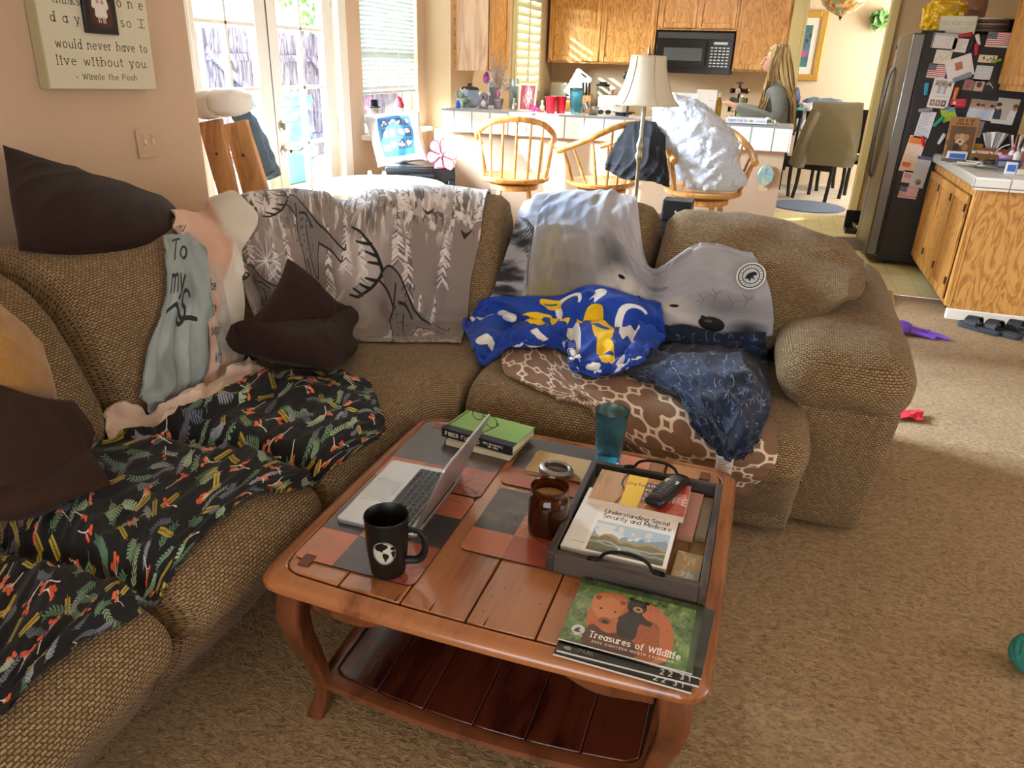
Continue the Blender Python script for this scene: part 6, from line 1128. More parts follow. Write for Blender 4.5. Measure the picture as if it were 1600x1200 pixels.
# ------------------------------------------------------------------ floor lamp behind the sofa
LY = 4.4; lp = onY(1004, 250, LY); lx = float(lp[0]); t = thing('floor_lamp', 'brushed metal floor lamp with a cream bell shade behind the sofa', 'lamp', (lx-.02, LY, 0))
M_pew = mat('brushed_pewter', '#8f8574', .35, .9); M_shade = mat('cream_silk_shade', '#d2c9b6', .8, var=(30, '#ccc2ad'), bump=(160, .15))
build('pole', G().lathe([(.15, 0), (.15, .012), (.13, .022), (.03, .035), (.013, .06), (.012, .60), (.016, .61), (.022, .63), (.017, .65), (.012, .665), (.011, .98), (.015, .99), (.024, 1.01), (.026, 1.03), (.018, 1.05), (.022, 1.065), (.024, 1.09), (.016, 1.11), (.012, 1.13), (.011, 1.52)], 24), M_pew, t)
sh = [(.092, 1.545), (.095, 1.54), (.101, 1.49), (.116, 1.43), (.138, 1.37), (.163, 1.325), (.186, 1.302), (.186, 1.297)]
g = G(); P = []
for r, z in sh: P.append([(r*(1-.035*abs(math.sin(3*a)))*math.cos(a), r*(1-.035*abs(math.sin(3*a)))*math.sin(a), z) for a in np.linspace(0, 2*PI, 61)[:-1]])
P = np.array(P); g.grid(P, cv=True); g.grid(P*np.array([.985, .985, 1]), cv=True, flip=True); s_ = build('shade', g, M_shade, t, ang=75)
g = G()
for k in range(6): a = k*PI/3; g.tube([(r*math.cos(a)*1.004, r*math.sin(a)*1.004, z) for r, z in sh], .0028, 5)
build('seam_piping', g, mat('tan_piping', '#a8946f', .7), s_); build('hem', G().tube([tuple(p*np.array([1.003, 1.003, 1])) for p in P[-2]], .005, 6, closed=True), mat('cream_piping', '#cfc2a4', .7), s_); build('top_hem', G().tube([tuple(p) for p in P[0]], .004, 6, closed=True), mat('cream_piping', '#cfc2a4', .7), s_)
build('finial', G().lathe([(.006, 1.545), (.012, 1.553), (.007, 1.565), (.009, 1.58), (.004, 1.592), (0.001, 1.61)], 12), M_pew, t); build('spider', G().tube([(-.09, 0, 1.542), (.09, 0, 1.542)], .003, 6).tube([(0, -.09, 1.542), (0, .09, 1.542)], .003, 6), M_pew, t); build('bulb', G().ball((0, 0, 1.44), (.03, .03, .045), 14), mat('frosted_bulb', '#e8e4da', .4), t)
# ------------------------------------------------------------------ swivel stools
M_st = wood('honey_oak_stool', '#cf9a58', '#bd8443', '#a06a2f', scale=(5, 5, 2), rough=.35, coat=.25, wob=2., grain=7, bump=.05)
def stool(label, loc, rz):
    t = thing('bar_stool', label, 'stool', loc, rz, 'oak swivel stools along the bar'); zs = .74
    g = G(); O = []
    for f, z in ((.0, zs-.03), (.9, zs-.034), (.985, zs-.022), (1., zs-.006), (.96, zs+.003), (.7, zs-.004), (0.001, zs-.009)): O.append([(.255*f*math.copysign(abs(math.cos(a))**.85, math.cos(a)), .225*f*math.copysign(abs(math.sin(a))**.85, math.sin(a)), z) for a in np.linspace(0, 2*PI, 49)[:-1]])
    build('seat', g.grid(np.array(O), cv=True, flip=True), M_st, t)
    build('swivel_ring', G().lathe([(.17, zs-.09), (.178, zs-.085), (.178, zs-.055), (.17, zs-.05), (.05, zs-.05), (.05, zs-.034)], 36), M_st, t)
    for sx in (-1, 1):
        for sy in (-1, 1): build('leg', G().tube([(sx*.10, sy*.10, zs-.08), (sx*.135, sy*.135, .45), (sx*.19, sy*.19, 0)], [.017, .021, .015], 10), M_st, t)
    for z, w in ((.3, .155), (.2, .168)):
        for q in range(4): a = RZ(q*90); build('stretcher', G().tube([a@Vector((-w, w, z)), a@Vector((w, w, z))], .0095, 8), M_st, t)
    top = [(-.262, -.205, zs+.20), (-.275, -.08, zs+.245), (-.262, .06, zs+.30), (-.19, .165, zs+.365), (-.09, .205, zs+.392), (0, .212, zs+.398)]; top = top+[(-x, y, z) for x, y, z in top[-2::-1]]; C = cr(np.array(top), 48)
    build('back_rail', G().tube(C, [.018 if 4 < k < 43 else .02 for k in range(48)], 12, flat=1.2), M_st, t)
    for k in range(9):
        u = k/8; a = C[int(5+u*37)]; an = PI*(1-u)*1.02+(-.03); b = (.232*math.cos(an), .03+.165*math.sin(an)**.8 if math.sin(an) > 0 else .03, zs-.002); m = [b[i]*.55+a[i]*.45 for i in range(3)]; build('spindle', G().tube([b, m, a], [.0085, .011, .0065], 8), M_st, t)
    for sx in (-1, 1):
        b = (sx*.215, -.1, zs-.002); a = (sx*.27, -.15, zs+.215); build('arm_post', G().tube([b, [b[i]*.5+a[i]*.5 for i in range(3)], a], [.012, .017, .010], 10), M_st, t)
    return t
def sxy(px, py, Y=5.2): p = onZ(px, py, .74); return p
p1 = sxy(804, 274); stool('oak spindle back stool standing empty, leftmost at the bar', (p1[0], p1[1], 0), math.radians(198))
p2 = sxy(940, 282); stool('oak spindle back stool with a black jacket over it, middle at the bar', (p2[0], p2[1], 0), math.radians(-112))
p3 = sxy(1098, 296); stool('oak spindle back stool carrying the white foil bag, right end of the bar', (p3[0], p3[1], 0), math.radians(20))
# ------------------------------------------------------------------ things along the bar top
BT = BZ+.0015
def B(x, y): p = onZ(x, y, BT); return (float(p[0]), min(max(float(p[1]), BY+.05), BY+.38), BT)
def ppm(p): return F/float((np.array(p)-EYE)@CF)              # pixels per metre at a place
M_clear = glass('clear_glass', '#e8f0f2', .3, .03); M_silver = mat('polished_silver', '#c9c7c2', .22, .95); M_redc = mat('red_glaze', '#c3162f', .25); M_hot = mat('hot_pink_fabric', '#e0256c', .8, var=(40, '#c2185b'))
p = B(716, 169); t = thing('glass_bottle', 'tiny blue bottle at the left end of the bar', 'bottle', p); build('body', G().lathe([(.017, 0), (.02, .004), (.02, .04), (.011, .05), (.011, .062)], 16, capt=True), mat('cobalt_glass', '#2a6bd0', .1), t); build('stopper', G().lathe([(.008, .06), (.01, .078), (0.001, .08)], 12), mat('pale_stopper', '#c9d8d4', .3), t)
p = B(727, 168); t = thing('elephant_figurine', 'green and pewter elephant figurine beside the tiny blue bottle', 'figurine', p, .5); M_gp = mat('green_pewter', '#5d6d66', .35, .4, var=(30, '#93a79a'))
build('body', G().ball((0, 0, .058), (.04, .03, .034), 16), M_gp, t); build('head', G().ball((-.035, 0, .095), (.024, .022, .024), 14).tube(cr(np.array([(-.055, 0, .095), (-.07, 0, .08), (-.075, 0, .11), (-.06, 0, .13)]), 14), [.008]*14, 8), M_gp, t)
for sx in (-1, 1):
    build('ear', G().ball((-.026, sx*.022, .1), (.016, .005, .018), 10), M_gp, t)
    for sy in (-1, 1): build('leg', G().lathe([(.012, 0), (.011, .04)], 10, (sx*.02, sy*.015, 0)), M_gp, t)
p = B(750, 165); t = thing('cookie_jar', 'large dark lidded jar with a blue and white belly at the left of the bar', 'jar', (p[0], p[1]+.03, BT)); build('body', G().lathe([(.06, 0), (.085, .02), (.094, .06), (.088, .1), (.074, .125), (.072, .14)], 28), mat('blue_white_stoneware', '#5a78ac', .3, var=(13, '#cfd6e2')), t); build('lid', G().lathe([(.078, .139), (.08, .15), (.07, .158), (.024, .166), (.018, .176), (.024, .186), (0.001, .192)], 28), mat('dark_pewter', '#57534e', .35, .7), t); build('clamp', G().tube([(-.075, 0, .13), (-.09, 0, .145), (-.07, 0, .16)], .004, 6).tube([(.075, 0, .13), (.09, 0, .145), (.07, 0, .16)], .004, 6), M_silver, t)
p = B(757, 170); t = thing('koala_plush', 'small grey koala plush sitting in front of the lidded jar', 'plush toy', p); M_ko = mat('grey_plush', '#8f8f98', .95, bump=(160, .5)); M_kw = mat('pale_plush', '#d9d6d6', .95, bump=(160, .4))
build('body', G().ball((0, 0, .042), (.038, .032, .044), 16), M_ko, t); build('belly', G().ball((0, -.018, .04), (.025, .018, .03), 12), M_kw, t); build('head', G().ball((0, -.008, .098), (.034, .03, .03), 16), M_ko, t); build('nose', G().ball((0, -.038, .095), (.008, .006, .012), 10), mat('black_bead', '#121212', .3), t)
for s in (-1, 1): build('ear', G().ball((s*.037, 0, .118), (.018, .01, .018), 12).ball((s*.04, -.008, .118), (.011, .006, .011), 10), M_kw, t); build('arm', G().tube([(s*.034, -.01, .065), (s*.046, -.025, .045), (s*.038, -.04, .03)], [.013, .013, .011], 8), M_ko, t); build('foot', G().ball((s*.026, -.03, .012), (.016, .02, .012), 10), M_ko, t); build('eye', G().ball((s*.014, -.034, .108), .0035, 8), mat('black_bead', '#121212', .3), t)
c = onY(760, 122, 6.62); t = thing('hanging_ornament', 'purple egg shaped ornament hanging below the pale wall cabinet', 'ornament', (c[0], 6.62, c[2])); build('egg', G().lathe([(0.001, -.048), (.02, -.04), (.032, -.01), (.03, .018), (.016, .04), (.006, .05), (.006, .06)], 20), mat('purple_glass', '#8a3a86', .2, var=(20, '#a55ba0')), t); build('string', G().tube([(0, 0, .06), (0, 0, 1.411-c[2])], .0015, 5), mat('brown_cord', '#4d382a', .9), t)
p = B(778, 170); t = thing('potted_dry_arrangement', 'grey pot with dried stems and silver leaves on the bar', 'plant', p); build('pot', G().lathe([(.03, 0), (.032, .004), (.044, .062), (.05, .064), (.051, .08), (.046, .082), (.044, .07), (0.001, .066)], 24), mat('lilac_clay', '#8d7f8a', .8, var=(20, '#a597a3')), t)
g = G(); r_ = np.random.default_rng(8)
for k in range(20):
    a = r_.uniform(0, 6.28); w = r_.uniform(.02, .09); h = r_.uniform(.28, .46); g.tube(cr(np.array([(0, 0, .06), (w*.3*math.cos(a), w*.3*math.sin(a), h*.5), (w*math.cos(a), w*math.sin(a), h), (w*1.3*math.cos(a+.5), w*1.3*math.sin(a+.5), h+.02)]), 8), [.0035]*4+[.0022]*4, 5)
st = build('dried_stems', g, mat('dried_stem', '#a98c80', .8), t); g = G()
for k in range(46):
    a = r_.uniform(0, 6.28); w = r_.uniform(.01, .07); h = r_.uniform(.15, .30); c = Vector((w*math.cos(a), w*math.sin(a), h)); d = Vector((math.cos(a), math.sin(a), r_.uniform(-.6, .8))).normalized(); n = d.orthogonal().normalized(); s = r_.uniform(.018, .034); g.add([c, c+d*s+n*s*.45, c+d*s*2, c+d*s-n*s*.45], [(0, 1, 2, 3)])
build('silver_leaves', g, mat('silver_leaf', '#b9bcc9', .4, .3), t, smooth=False); build('pink_bud', G().ball((.01, -.02, .125), (.017, .017, .04), 12), mat('pink_glass', '#c06a8d', .3), t)
p = B(797, 171); t = thing('glass_vase', 'tall clear square vase behind the dried arrangement', 'vase', (p[0]+.005, p[1]+.07, BT)); build('body', G().lathe([(.032, 0), (.034, .003), (.036, .24), (.033, .24), (.030, .012), (0.001, .01)], 24, sq=6), M_clear, t); build('photo_insert', G().b2(-.02, .02, -.004, .004, .03, .18), mat('dim_photo', '#6d6670', .5, var=(30, '#2e3038')), t)
p = B(774, 168); t = thing('picture_frame', 'white frame standing behind the dried arrangement', 'picture frame', (p[0]-.01, p[1]+.10, BT), rot=(math.radians(-8), 0, .2)); build('frame', G().b2(-.06, -.045, 0, .012, 0, .2).b2(.045, .06, 0, .012, 0, .2).b2(-.06, .06, 0, .012, 0, .018).b2(-.06, .06, 0, .012, .182, .2), M_white, t, bev=.002); build('picture', G().b2(-.045, .045, .005, .008, .018, .182), mat('dark_photo', '#44424a', .4, var=(25, '#8a8790')), t)
def vial(label, px, py, s, m, cap): p = B(px, py); t = thing('trinket_bottle', label, 'bottle', p); build('body', G().lathe([(.016*s, 0), (.022*s, .006*s), (.022*s, .045*s), (.01*s, .06*s), (.009*s, .075*s)], 18), m, t); build('cap', G().lathe([(.011*s, .074*s), (.011*s, .09*s), (.006*s, .096*s), (0.001, .097*s)], 14), cap, t)
vial('small silver bottle just left of the white framed card', 803, 172, 1.0, M_silver, M_silver); vial('small pearl and bronze bottle left of the red cups', 847, 175, .95, mat('pearl_bronze', '#cdbfa2', .3, .4), mat('pearl_cap', '#e4dccb', .3))
p = B(822, 174); t = thing('framed_card', 'white framed red card with a silver snowflake figure on the bar', 'picture frame', p, rot=(math.radians(-10), 0, -.05)); ck = Cv(160, 240, '#b33b4a'); ck.tint('#9d2f3e', np.clip(ck.n(4, 4, 3, 2), 0, 1), .6)
r_ = np.random.default_rng(2)
for k in range(90): ck.line([(70+r_.normal()*26+25*(k % 2), 110+r_.normal()*62), (70+r_.normal()*26+30, 110+r_.normal()*62)], 3, '#dfe3e6', .8)
build('frame', G().b2(-.075, -.06, 0, .014, 0, .215).b2(.06, .075, 0, .014, 0, .215).b2(-.075, .075, 0, .014, 0, .016).b2(-.075, .075, 0, .014, .199, .215), M_white, t, bev=.002); q = page(G(), -.06, .06, .016, .199, 0); q.v = [(v[0], .006, v[1]) for v in q.v]; build('card', q, imat('red_card', ck.image('red_card'), .5), t, smooth=False); build('strut', G().box((0, .06, .09), (.03, .004, .2), M=RX(28)), M_white, t)
p = B(834, 175); g = G()
for k in range(26): a = r_.uniform(0, 6.28); w = r_.uniform(.0, .05); g.ball((w*math.cos(a), w*.6*math.sin(a), .012+.022*(1-w/.05)+r_.uniform(0, .006)), (.016, .014, .010), 8, M=RZ(r_.uniform(0, 180)))
single('gift_bow', g, M_hot, 'hot pink ruffled bow lying in front of the white framed card', 'bow', p)
def cup(label, px, py): p = B(px, py); t = thing('red_cup', label, 'cup', p, group='red cups on the bar'); build('body', G().lathe([(.030, 0), (.033, .003), (.040, .085), (.043, .122), (.0405, .122), (.037, .085), (.030, .01), (0.001, .009)], 28), M_redc, t); build('rim', G().lathe([(.0405, .118), (.0445, .12), (.0445, .127), (.0405, .127)], 28, capb=False), M_redc, t)
cup('red cup standing left of the other red cup on the bar', 860, 177); cup('red cup standing beside the blue tumbler on the bar', 876, 177)
p = B(899, 178); tumbler((p[0], p[1], BT), 'tall blue acrylic tumbler standing on the bar beside the red cups', False, 1.18)
p = B(838, 168); t = thing('wooden_figurine', 'small copper brown carved figure behind the pink bow', 'figurine', (p[0]+.02, p[1]+.08, BT)); build('body', G().lathe([(.03, 0), (.034, .01), (.024, .05), (.03, .09), (.016, .115), (.02, .135), (0.001, .152)], 16), mat('copper_wood', '#8d5233', .4, var=(12, '#6d3b22')), t)
# clutter toward the lamp: keys, papers, cords
def flat_sheet(name, label, cat, loc, w, h, rz, m, seed=0, amp=.004, group=None):
    u, v = np.meshgrid(np.linspace(-w/2, w/2, 12), np.linspace(-h/2, h/2, 12), indexing='ij'); P = np.stack([u, v, amp*(1+fbm(np.stack([u*14, v*14+seed], -1), 2, seed))+.0005], -1); return single(name, G().slab(P, -.001), m, label, cat, loc, rz, group)
M_paper = mat('white_print_paper', '#e3e1dc', .7, var=(60, '#cfcdc9')); M_bluep = mat('blue_envelope', '#9fb6d6', .6)
def mid(px, py, dz=0): p = B(px, py); return (p[0], p[1], BT+dz)
flat_sheet('envelope', 'white envelope on the bar below the silver measuring cups', 'envelope', mid(935, 182), .2, .1, .2, M_paper, 3); flat_sheet('envelope', 'pale blue envelope on the bar left of the lamp shade', 'envelope', mid(965, 184, .006), .16, .1, -.3, M_bluep, 6)
p = mid(920, 183); t = thing('car_key', 'dark car key fob with a blue ring on the bar edge', 'key', (p[0], p[1], BT+.001), .3); build('fob', G().soft((0, 0, .008), (.07, .035, .014), .006, 8), mat('dark_plastic', '#26282c', .4), t); build('ring', G().tube([(.05+.014*math.cos(a), .014*math.sin(a), .003) for a in np.linspace(0, 6.28, 18)[:-1]], .0016, 6, closed=True), M_silver, t); build('blade', G().b2(.06, .1, -.005, .005, .002, .005), M_silver, t)
p = mid(972, 184); g = G()
for k in range(5): a0 = r_.uniform(0, 6.28); g.tube(cr(np.array([(r_.normal()*.05, r_.normal()*.03, .012+.006*k) for _ in range(6)]), 40), .0045, 6)
single('cord_tangle', g, mat('black_cord', '#1b1b1d', .5), 'tangle of black cords on the bar left of the lamp', 'cord', (p[0], p[1], BT+.002))
p = mid(944, 180); t = thing('sunglasses', 'grey sunglasses lying among the papers on the bar', 'eyeglasses', (p[0], p[1], BT+.009), .4)
for s in (-1, 1): build('lens', G().ball((s*.03, 0, .015), (.026, .006, .018), 12), mat('smoke_lens', '#3a3d44', .1), t); build('temple', G().tube([(s*.057, 0, .02), (s*.058, .06, .012), (s*.05, .11, .004)], .003, 6), mat('grey_frame', '#75777d', .3), t)
build('bridge', G().tube([(-.008, 0, .02), (.008, 0, .02)], .003, 6), mat('grey_frame', '#75777d', .3), t)
# right half of the bar
c = onZ(1105, 186, BT); t = thing('white_box', 'white upright box with a pale blue edge left of the oil bottle', 'box', (float(c[0])-.01, BY+.26, BT), .1); build('body', G().b2(-.075, .075, -.05, .05, 0, .22), mat('white_card', '#e4ddd2', .5), t, bev=.003); build('side_panel', G().b2(-.0765, -.075, -.045, .045, .01, .21), mat('pale_blue_card', '#c4d7ea', .4), t); build('lettering', G().b2(.02, .05, -.0508, -.05, .145, .149), mat('grey_ink', '#9a958d', .6), t)
single('paper_stack', G().b2(-.10, .10, -.04, .04, 0, .19), M_paper, 'white papers standing behind the foil bag', 'papers', (float(onY(1068, 160, BY+.3)[0]), BY+.32, BT), bev=.002)
p = mid(1122, 186); t = thing('oil_bottle', 'slim yellow oil bottle with a white cap on the bar', 'bottle', p); build('body', G().lathe([(.022, 0), (.025, .004), (.025, .13), (.012, .155), (.011, .17)], 20), mat('yellow_oil_glass', '#b8962a', .12, trans=.5), t); build('cap', G().lathe([(.013, .168), (.013, .188), (.008, .2), (0.001, .202)], 14), M_white, t)
p = mid(1168, 191); cz0 = BT+.012
flat_sheet('magazine', 'grey magazine under the white cookbook on the bar', 'magazine', (p[0], BY+.10, BT), .26, .14, .04, mat('grey_magazine', '#77798a', .4, var=(20, '#b5b6c2')), 2, .003)
fb_ = book('cookbook', 'white cookbook lying spine outward in front of the standing person', 'book', .29, .16, .036, mat('white_cookbook_cover', '#dfe2ea', .4), (float(p[0]), BY+.11, BT+.008), -.01); lettering('FIBER FUELED', .014, .003, parent=fb_, M=Matrix.Translation((-.13, -.0815, .011))@RX(90), col='#5b5e8c', adv=.34); build('leaf_mark', G().ball((.035, -.081, .018), (.016, .001, .009), 12), mat('leaf_green', '#7fa75a', .5), fb_); lettering('COOKBOOK', .009, .0015, parent=fb_, M=Matrix.Translation((.07, -.0815, .013))@RX(90), col='#8e90ab', adv=.34)
sc_ = Cv(120, 40, '#e6efe9'); [sc_.rect(k*24, 0, k*24+12, 40, '#3f9d79') for k in range(5)]
g = G(); u, v = np.meshgrid(np.linspace(0, 1, 30), np.linspace(0, 1, 12), indexing='ij'); P = np.stack([(u-.5)*.09, (v-.5)*.1, .02+.022*np.sin(u*PI)+.006*np.sin(u*22)], -1); g.slab(P, -.012); p = mid(1201, 192); single('striped_cloth', g, imat('green_stripe', sc_.image('green_stripe'), .9), 'green and white striped cloth folded at the right of the cookbook', 'cloth', (float(p[0]), BY+.1, BT-.003))
p = mid(1215, 193); t = thing('tealight', 'small cream candle at the right end of the bar', 'candle', (float(p[0]), BY+.09, BT)); build('wax', G().lathe([(.013, 0), (.014, .002), (.014, .022), (0.001, .023)], 14), mat('cream_wax', '#e9dfc4', .4), t); build('wick', G().tube([(0, 0, .022), (0, 0, .03)], .001, 5), mat('charred_wick', '#1a1512', .9), t)
# night light plugged into the bar front
c = onY(1196, 275, BY+.068); t = thing('night_light', 'oval seascape night light plugged into the outlet on the bar front', 'night light', (c[0], BY+.069, c[2])); c_ = Cv(80, 120, '#8fb0ae'); c_.tint('#d8c890', np.clip(c_.n(5, 6, 3, 4), 0, 1), .7); c_.tint('#5a7fa5', np.clip(c_.n(4, 5, 3, 9), 0, 1)*(c_.yy < 60), .7)
build('outlet_plate', G().soft((0, 0, -.055), (.07, .008, .115), .003, 6), mat('ivory_plate', '#d6bb98', .4), t); sh_ = [(.055*math.cos(a)*(1-.25*max(0, math.sin(a))), .075*math.sin(a)+.01) for a in np.linspace(0, 2*PI, 29)[:-1]]; g = G(); g.add([(x, -.03, z) for x, z in sh_]+[(x, -.024, z) for x, z in sh_], [tuple(range(28))[::-1], tuple(range(28, 56))]+[(i, (i+1) % 28, 28+(i+1) % 28, 28+i) for i in range(28)], 0, [(x/.11+.5, z/.16+.45) for x, z in sh_]*2); build('shade', g, imat('seascape_glass', c_.image('seascape'), .15), t, smooth=False); build('plug', G().b2(-.015, .015, -.026, 0, -.075, -.03), M_white, t, bev=.003); build('trim', G().tube([(x, -.027, z) for x, z in sh_], .003, 5, closed=True), M_silver, t)
# ------------------------------------------------------------------ jacket and foil bag on the stools
M_jack = mat('black_jacket', '#15171c', .8, var=(8, '#22262e'), bump=(70, .25))
def hung(name, label, cat, rows, m, mm=50, nn=50, amp=.02, seed=1, th=.008, fr=(1.5, 5), sub=None):
    C = np.array([[onY(*c) for c in r] for r in rows]); P = surf(C, mm, nn); N = normals(P); V, U = np.meshgrid(np.linspace(0, 1, mm), np.linspace(0, 1, nn), indexing='ij'); P = P+N*(ridges(U*.6, V*.7, seed, 7, fr)*amp)[..., None]
    if (N[..., 1]).mean() > 0: P = P[:, ::-1]
    return single(name, G().slab(P, th), m, label, cat, ang=70)
hung('jacket', 'black jacket slung over the back of the middle bar stool', 'jacket', [[(968, 218, 5.30), (990, 208, 5.34), (1020, 205, 5.34), (1034, 225, 5.34)], [(978, 200, 5.16), (996, 192, 5.16), (1020, 192, 5.16), (1038, 210, 5.16)], [(962, 222, 5.04), (988, 225, 5.02), (1018, 225, 5.02), (1040, 240, 5.05)], [(950, 245, 5.02), (980, 255, 5.0), (1016, 255, 5.0), (1044, 268, 5.04)], [(945, 262, 5.04), (972, 278, 5.02), (1014, 282, 5.02), (1046, 292, 5.06)]], M_jack, amp=.05, seed=4)
M_foil = mat('white_foil_wrap', '#dde2ea', .36, .06, var=(9, '#b9c8de'), bump=(26, .9, .02))
ctrl = []
for (x, y, w, a) in ((1022, 158, .02, 20), (1040, 172, .13, 25), (1075, 205, .20, 35), (1100, 240, .22, 35), (1122, 266, .20, 25), (1146, 279, .11, 12), (1168, 285, .02, 8)): ctrl.append((onY(x, y, 5.2), w, a))
CC = cr(np.array([list(c[0])+[c[1]] for c in ctrl]), 70); g = G(); P = []
for i in range(70):
    c = CC[i, :3]; w = max(CC[i, 3], .012); T = CC[min(i+1, 69), :3]-CC[max(i-1, 0), :3]; T /= np.linalg.norm(T); B_ = np.cross(T, [0, 1, 0]); B_ /= np.linalg.norm(B_); a = np.linspace(0, 2*PI, 65)[:-1]; P.append(c+np.outer(np.cos(a)*w, B_)+np.outer(np.sin(a)*w*.62, [0, 1, 0]))
P = np.array(P); nn_ = np.array([p-p.mean(0) for p in P]); nn_ /= np.maximum(np.linalg.norm(nn_, axis=-1, keepdims=True), 1e-6); q = P*np.array([16, 16, 16]); cr_ = np.abs(fbm(q, 3, 5))*.024+np.abs(fbm(P*38, 2, 9))*.013; P = P+nn_*(cr_-.02)[..., None]; P[..., 2] = np.maximum(P[..., 2], .757); g.grid(P, cv=True)
tip = onY(1170, 283, 5.16); single('foil_bag', g, M_foil, 'crumpled white foil bag filling the right bar stool', 'bag', ang=180)
# ------------------------------------------------------------------ low black stand behind the sofa
t = thing('side_stand', 'low black stand behind the right end of the sofa', 'table', (-.27, 4.55, 0)); build('top', G().b2(-.34, .34, -.2, .2, .63, .655), M_bk, t, bev=.004)
for sx in (-1, 1):
    for sy in (-1, 1): build('leg', G().b2(sx*.31-.02, sx*.31+.02, sy*.17-.02, sy*.17+.02, 0, .63), M_bk, t)
c = onY(1058, 318, 4.5); t = thing('drawer_box', 'small black drawer box behind the sofa, below the foil bag', 'box', (c[0], 4.5, .6555)); build('body', G().b2(-.085, .085, 0, .15, 0, .12), M_bk, t, bev=.004); build('drawer_front', G().b2(-.078, .078, -.006, 0, .01, .11), mat('black_lacquer', '#1b1c20', .25), t, bev=.002); build('knob', G().ball((0, -.014, .06), .009, 10), M_nick, t)
c = onY(1115, 335, 4.5); t = thing('plastic_tub', 'clear plastic tub with a pale lid behind the sofa', 'container', (c[0], 4.5, .6555)); build('tub', G().soft((0, 0, .03), (.12, .1, .06), .012, 8), mat('frosted_plastic', '#cdd5d6', .3, trans=.3), t); build('lid', G().soft((0, 0, .064), (.13, .11, .014), .005, 8), mat('pale_blue_lid', '#d7e2e4', .35), t)
c = onY(1186, 352, 4.5); flat_sheet('paper_stack', 'white papers on the black stand behind the right sofa cushion', 'papers', (c[0]-.02, 4.5, .656), .15, .2, .1, M_paper, 5)
# ------------------------------------------------------------------ kitchen counter against the back wall
KT = .9205
def K(px, Y=9.1): return (float(onY(px, 160, Y)[0]), Y, KT)
t = thing('microwave', 'black over the range microwave under the short oak cabinets', 'microwave', (-1.0, 9.2, 1.43)); hw = .42; M_mw = mat('black_gloss_appliance', '#0d0d0f', .18)
build('body', G().b2(-hw, hw, .02, .4, 0, .42), M_mw, t, bev=.006); dr = build('door', G().b2(-hw+.005, hw*.36, 0, .02, .06, .34), M_mw, t, bev=.004); build('window', G().b2(-hw+.09, hw*.22, -.002, 0, .13, .26), mat('microwave_window', '#4c5152', .15), dr, smooth=False); build('handle', G().tube([(hw*.31, -.02, .09), (hw*.31, -.026, .2), (hw*.31, -.02, .32)], .009, 8), M_bk, dr)
build('vent', G().b2(-hw+.01, hw-.01, -.001, .02, .355, .415), mat('vent_grey', '#2a2b2e', .5), t); kp = build('control_panel', G().b2(hw*.38, hw-.01, 0, .02, .06, .34), M_mw, t, bev=.003); g = G()
for i in range(5):
    for j in range(7): g.b2(hw*.43+i*.043, hw*.43+i*.043+.028, -.0015, 0, .075+j*.031, .075+j*.031+.012)
g.b2(hw*.5, hw*.85, -.0015, 0, .30, .325); kk = build('keypad', g, mat('pale_key_print', '#b9bcbc', .5), kp, smooth=False)
p = K(957); t = thing('toaster', 'white toaster oven on the back kitchen counter left of the lamp shade', 'toaster', (p[0], 9.1, KT)); M_cr = mat('cream_plastic', '#d8d5c8', .35)
build('body', G().soft((0, 0, .13), (.31, .24, .24), .035, 12), M_cr, t); build('front_panel', G().b2(.02, .14, -.124, -.12, .05, .22), mat('light_panel', '#c9c7bb', .3), t); build('dial', G().lathe([(.026, 0), (.024, .014)], 18, (.08, -.124, .17), M=RX(90), capt=True), mat('grey_dial', '#8b897f', .4), t); build('slot', G().b2(-.12, .1, -.03, -.01, .249, .252).b2(-.12, .1, .02, .04, .249, .252), M_dark, t)
p = K(935); t = thing('blender', 'glass blender with a black lid on the back kitchen counter', 'blender', (p[0], 9.3, KT)); build('base', G().lathe([(.085, 0), (.09, .01), (.075, .11), (.06, .13)], 24, capt=True), M_silver, t); build('jar', G().lathe([(.055, .13), (.06, .14), (.08, .34), (.077, .34), (.056, .145)], 24, capb=False), M_clear, t); build('lid', G().lathe([(.083, .335), (.083, .36), (.05, .365), (.045, .385), (0.001, .387)], 24), M_bk, t); build('collar', G().lathe([(.066, .12), (.068, .145)], 24, capb=False), M_bk, t); build('jar_handle', G().tube([(.078, 0, .31), (.12, 0, .29), (.115, 0, .2), (.066, 0, .18)], .01, 8), M_clear, t); build('button_panel', G().b2(-.03, .03, -.088, -.08, .03, .06), M_bk, t)
p = K(914); t = thing('knife_block', 'wooden block bristling with black handled knives', 'knife block', (p[0], 9.15, KT), .15); build('block', G().box((0, 0, .12), (.12, .2, .22), M=RX(-22)), wood('maple_block', '#b58a55', '#a07645', '#7f5a30', scale=(5, 5, 1), rough=.45), t, bev=.005)
for i in range(3):
    for j in range(3): b_ = Vector((-.036+i*.036, -.02-.03*j, .19+.035*j)); d = Vector((0, -.37, .93)); build('knife_handle', G().tube([b_, b_+d*.12], [.011, .013], 8, flat=.7), M_bk, t)
p = K(880); t = thing('storage_box', 'clear plastic box of snacks on the back kitchen counter', 'container', (p[0], 9.05, KT)); build('tub', G().soft((0, 0, .10), (.34, .24, .20), .03, 10), mat('cloudy_plastic', '#b9b4a2', .25, trans=.25), t); build('packets', G().soft((.06, -.10, .12), (.14, .05, .09), .01, 6), mat('orange_packet', '#c98a2a', .5), t); build('rim', G().soft((0, 0, .205), (.36, .26, .015), .006, 8), mat('cloudy_rim', '#cfcab8', .3), t)
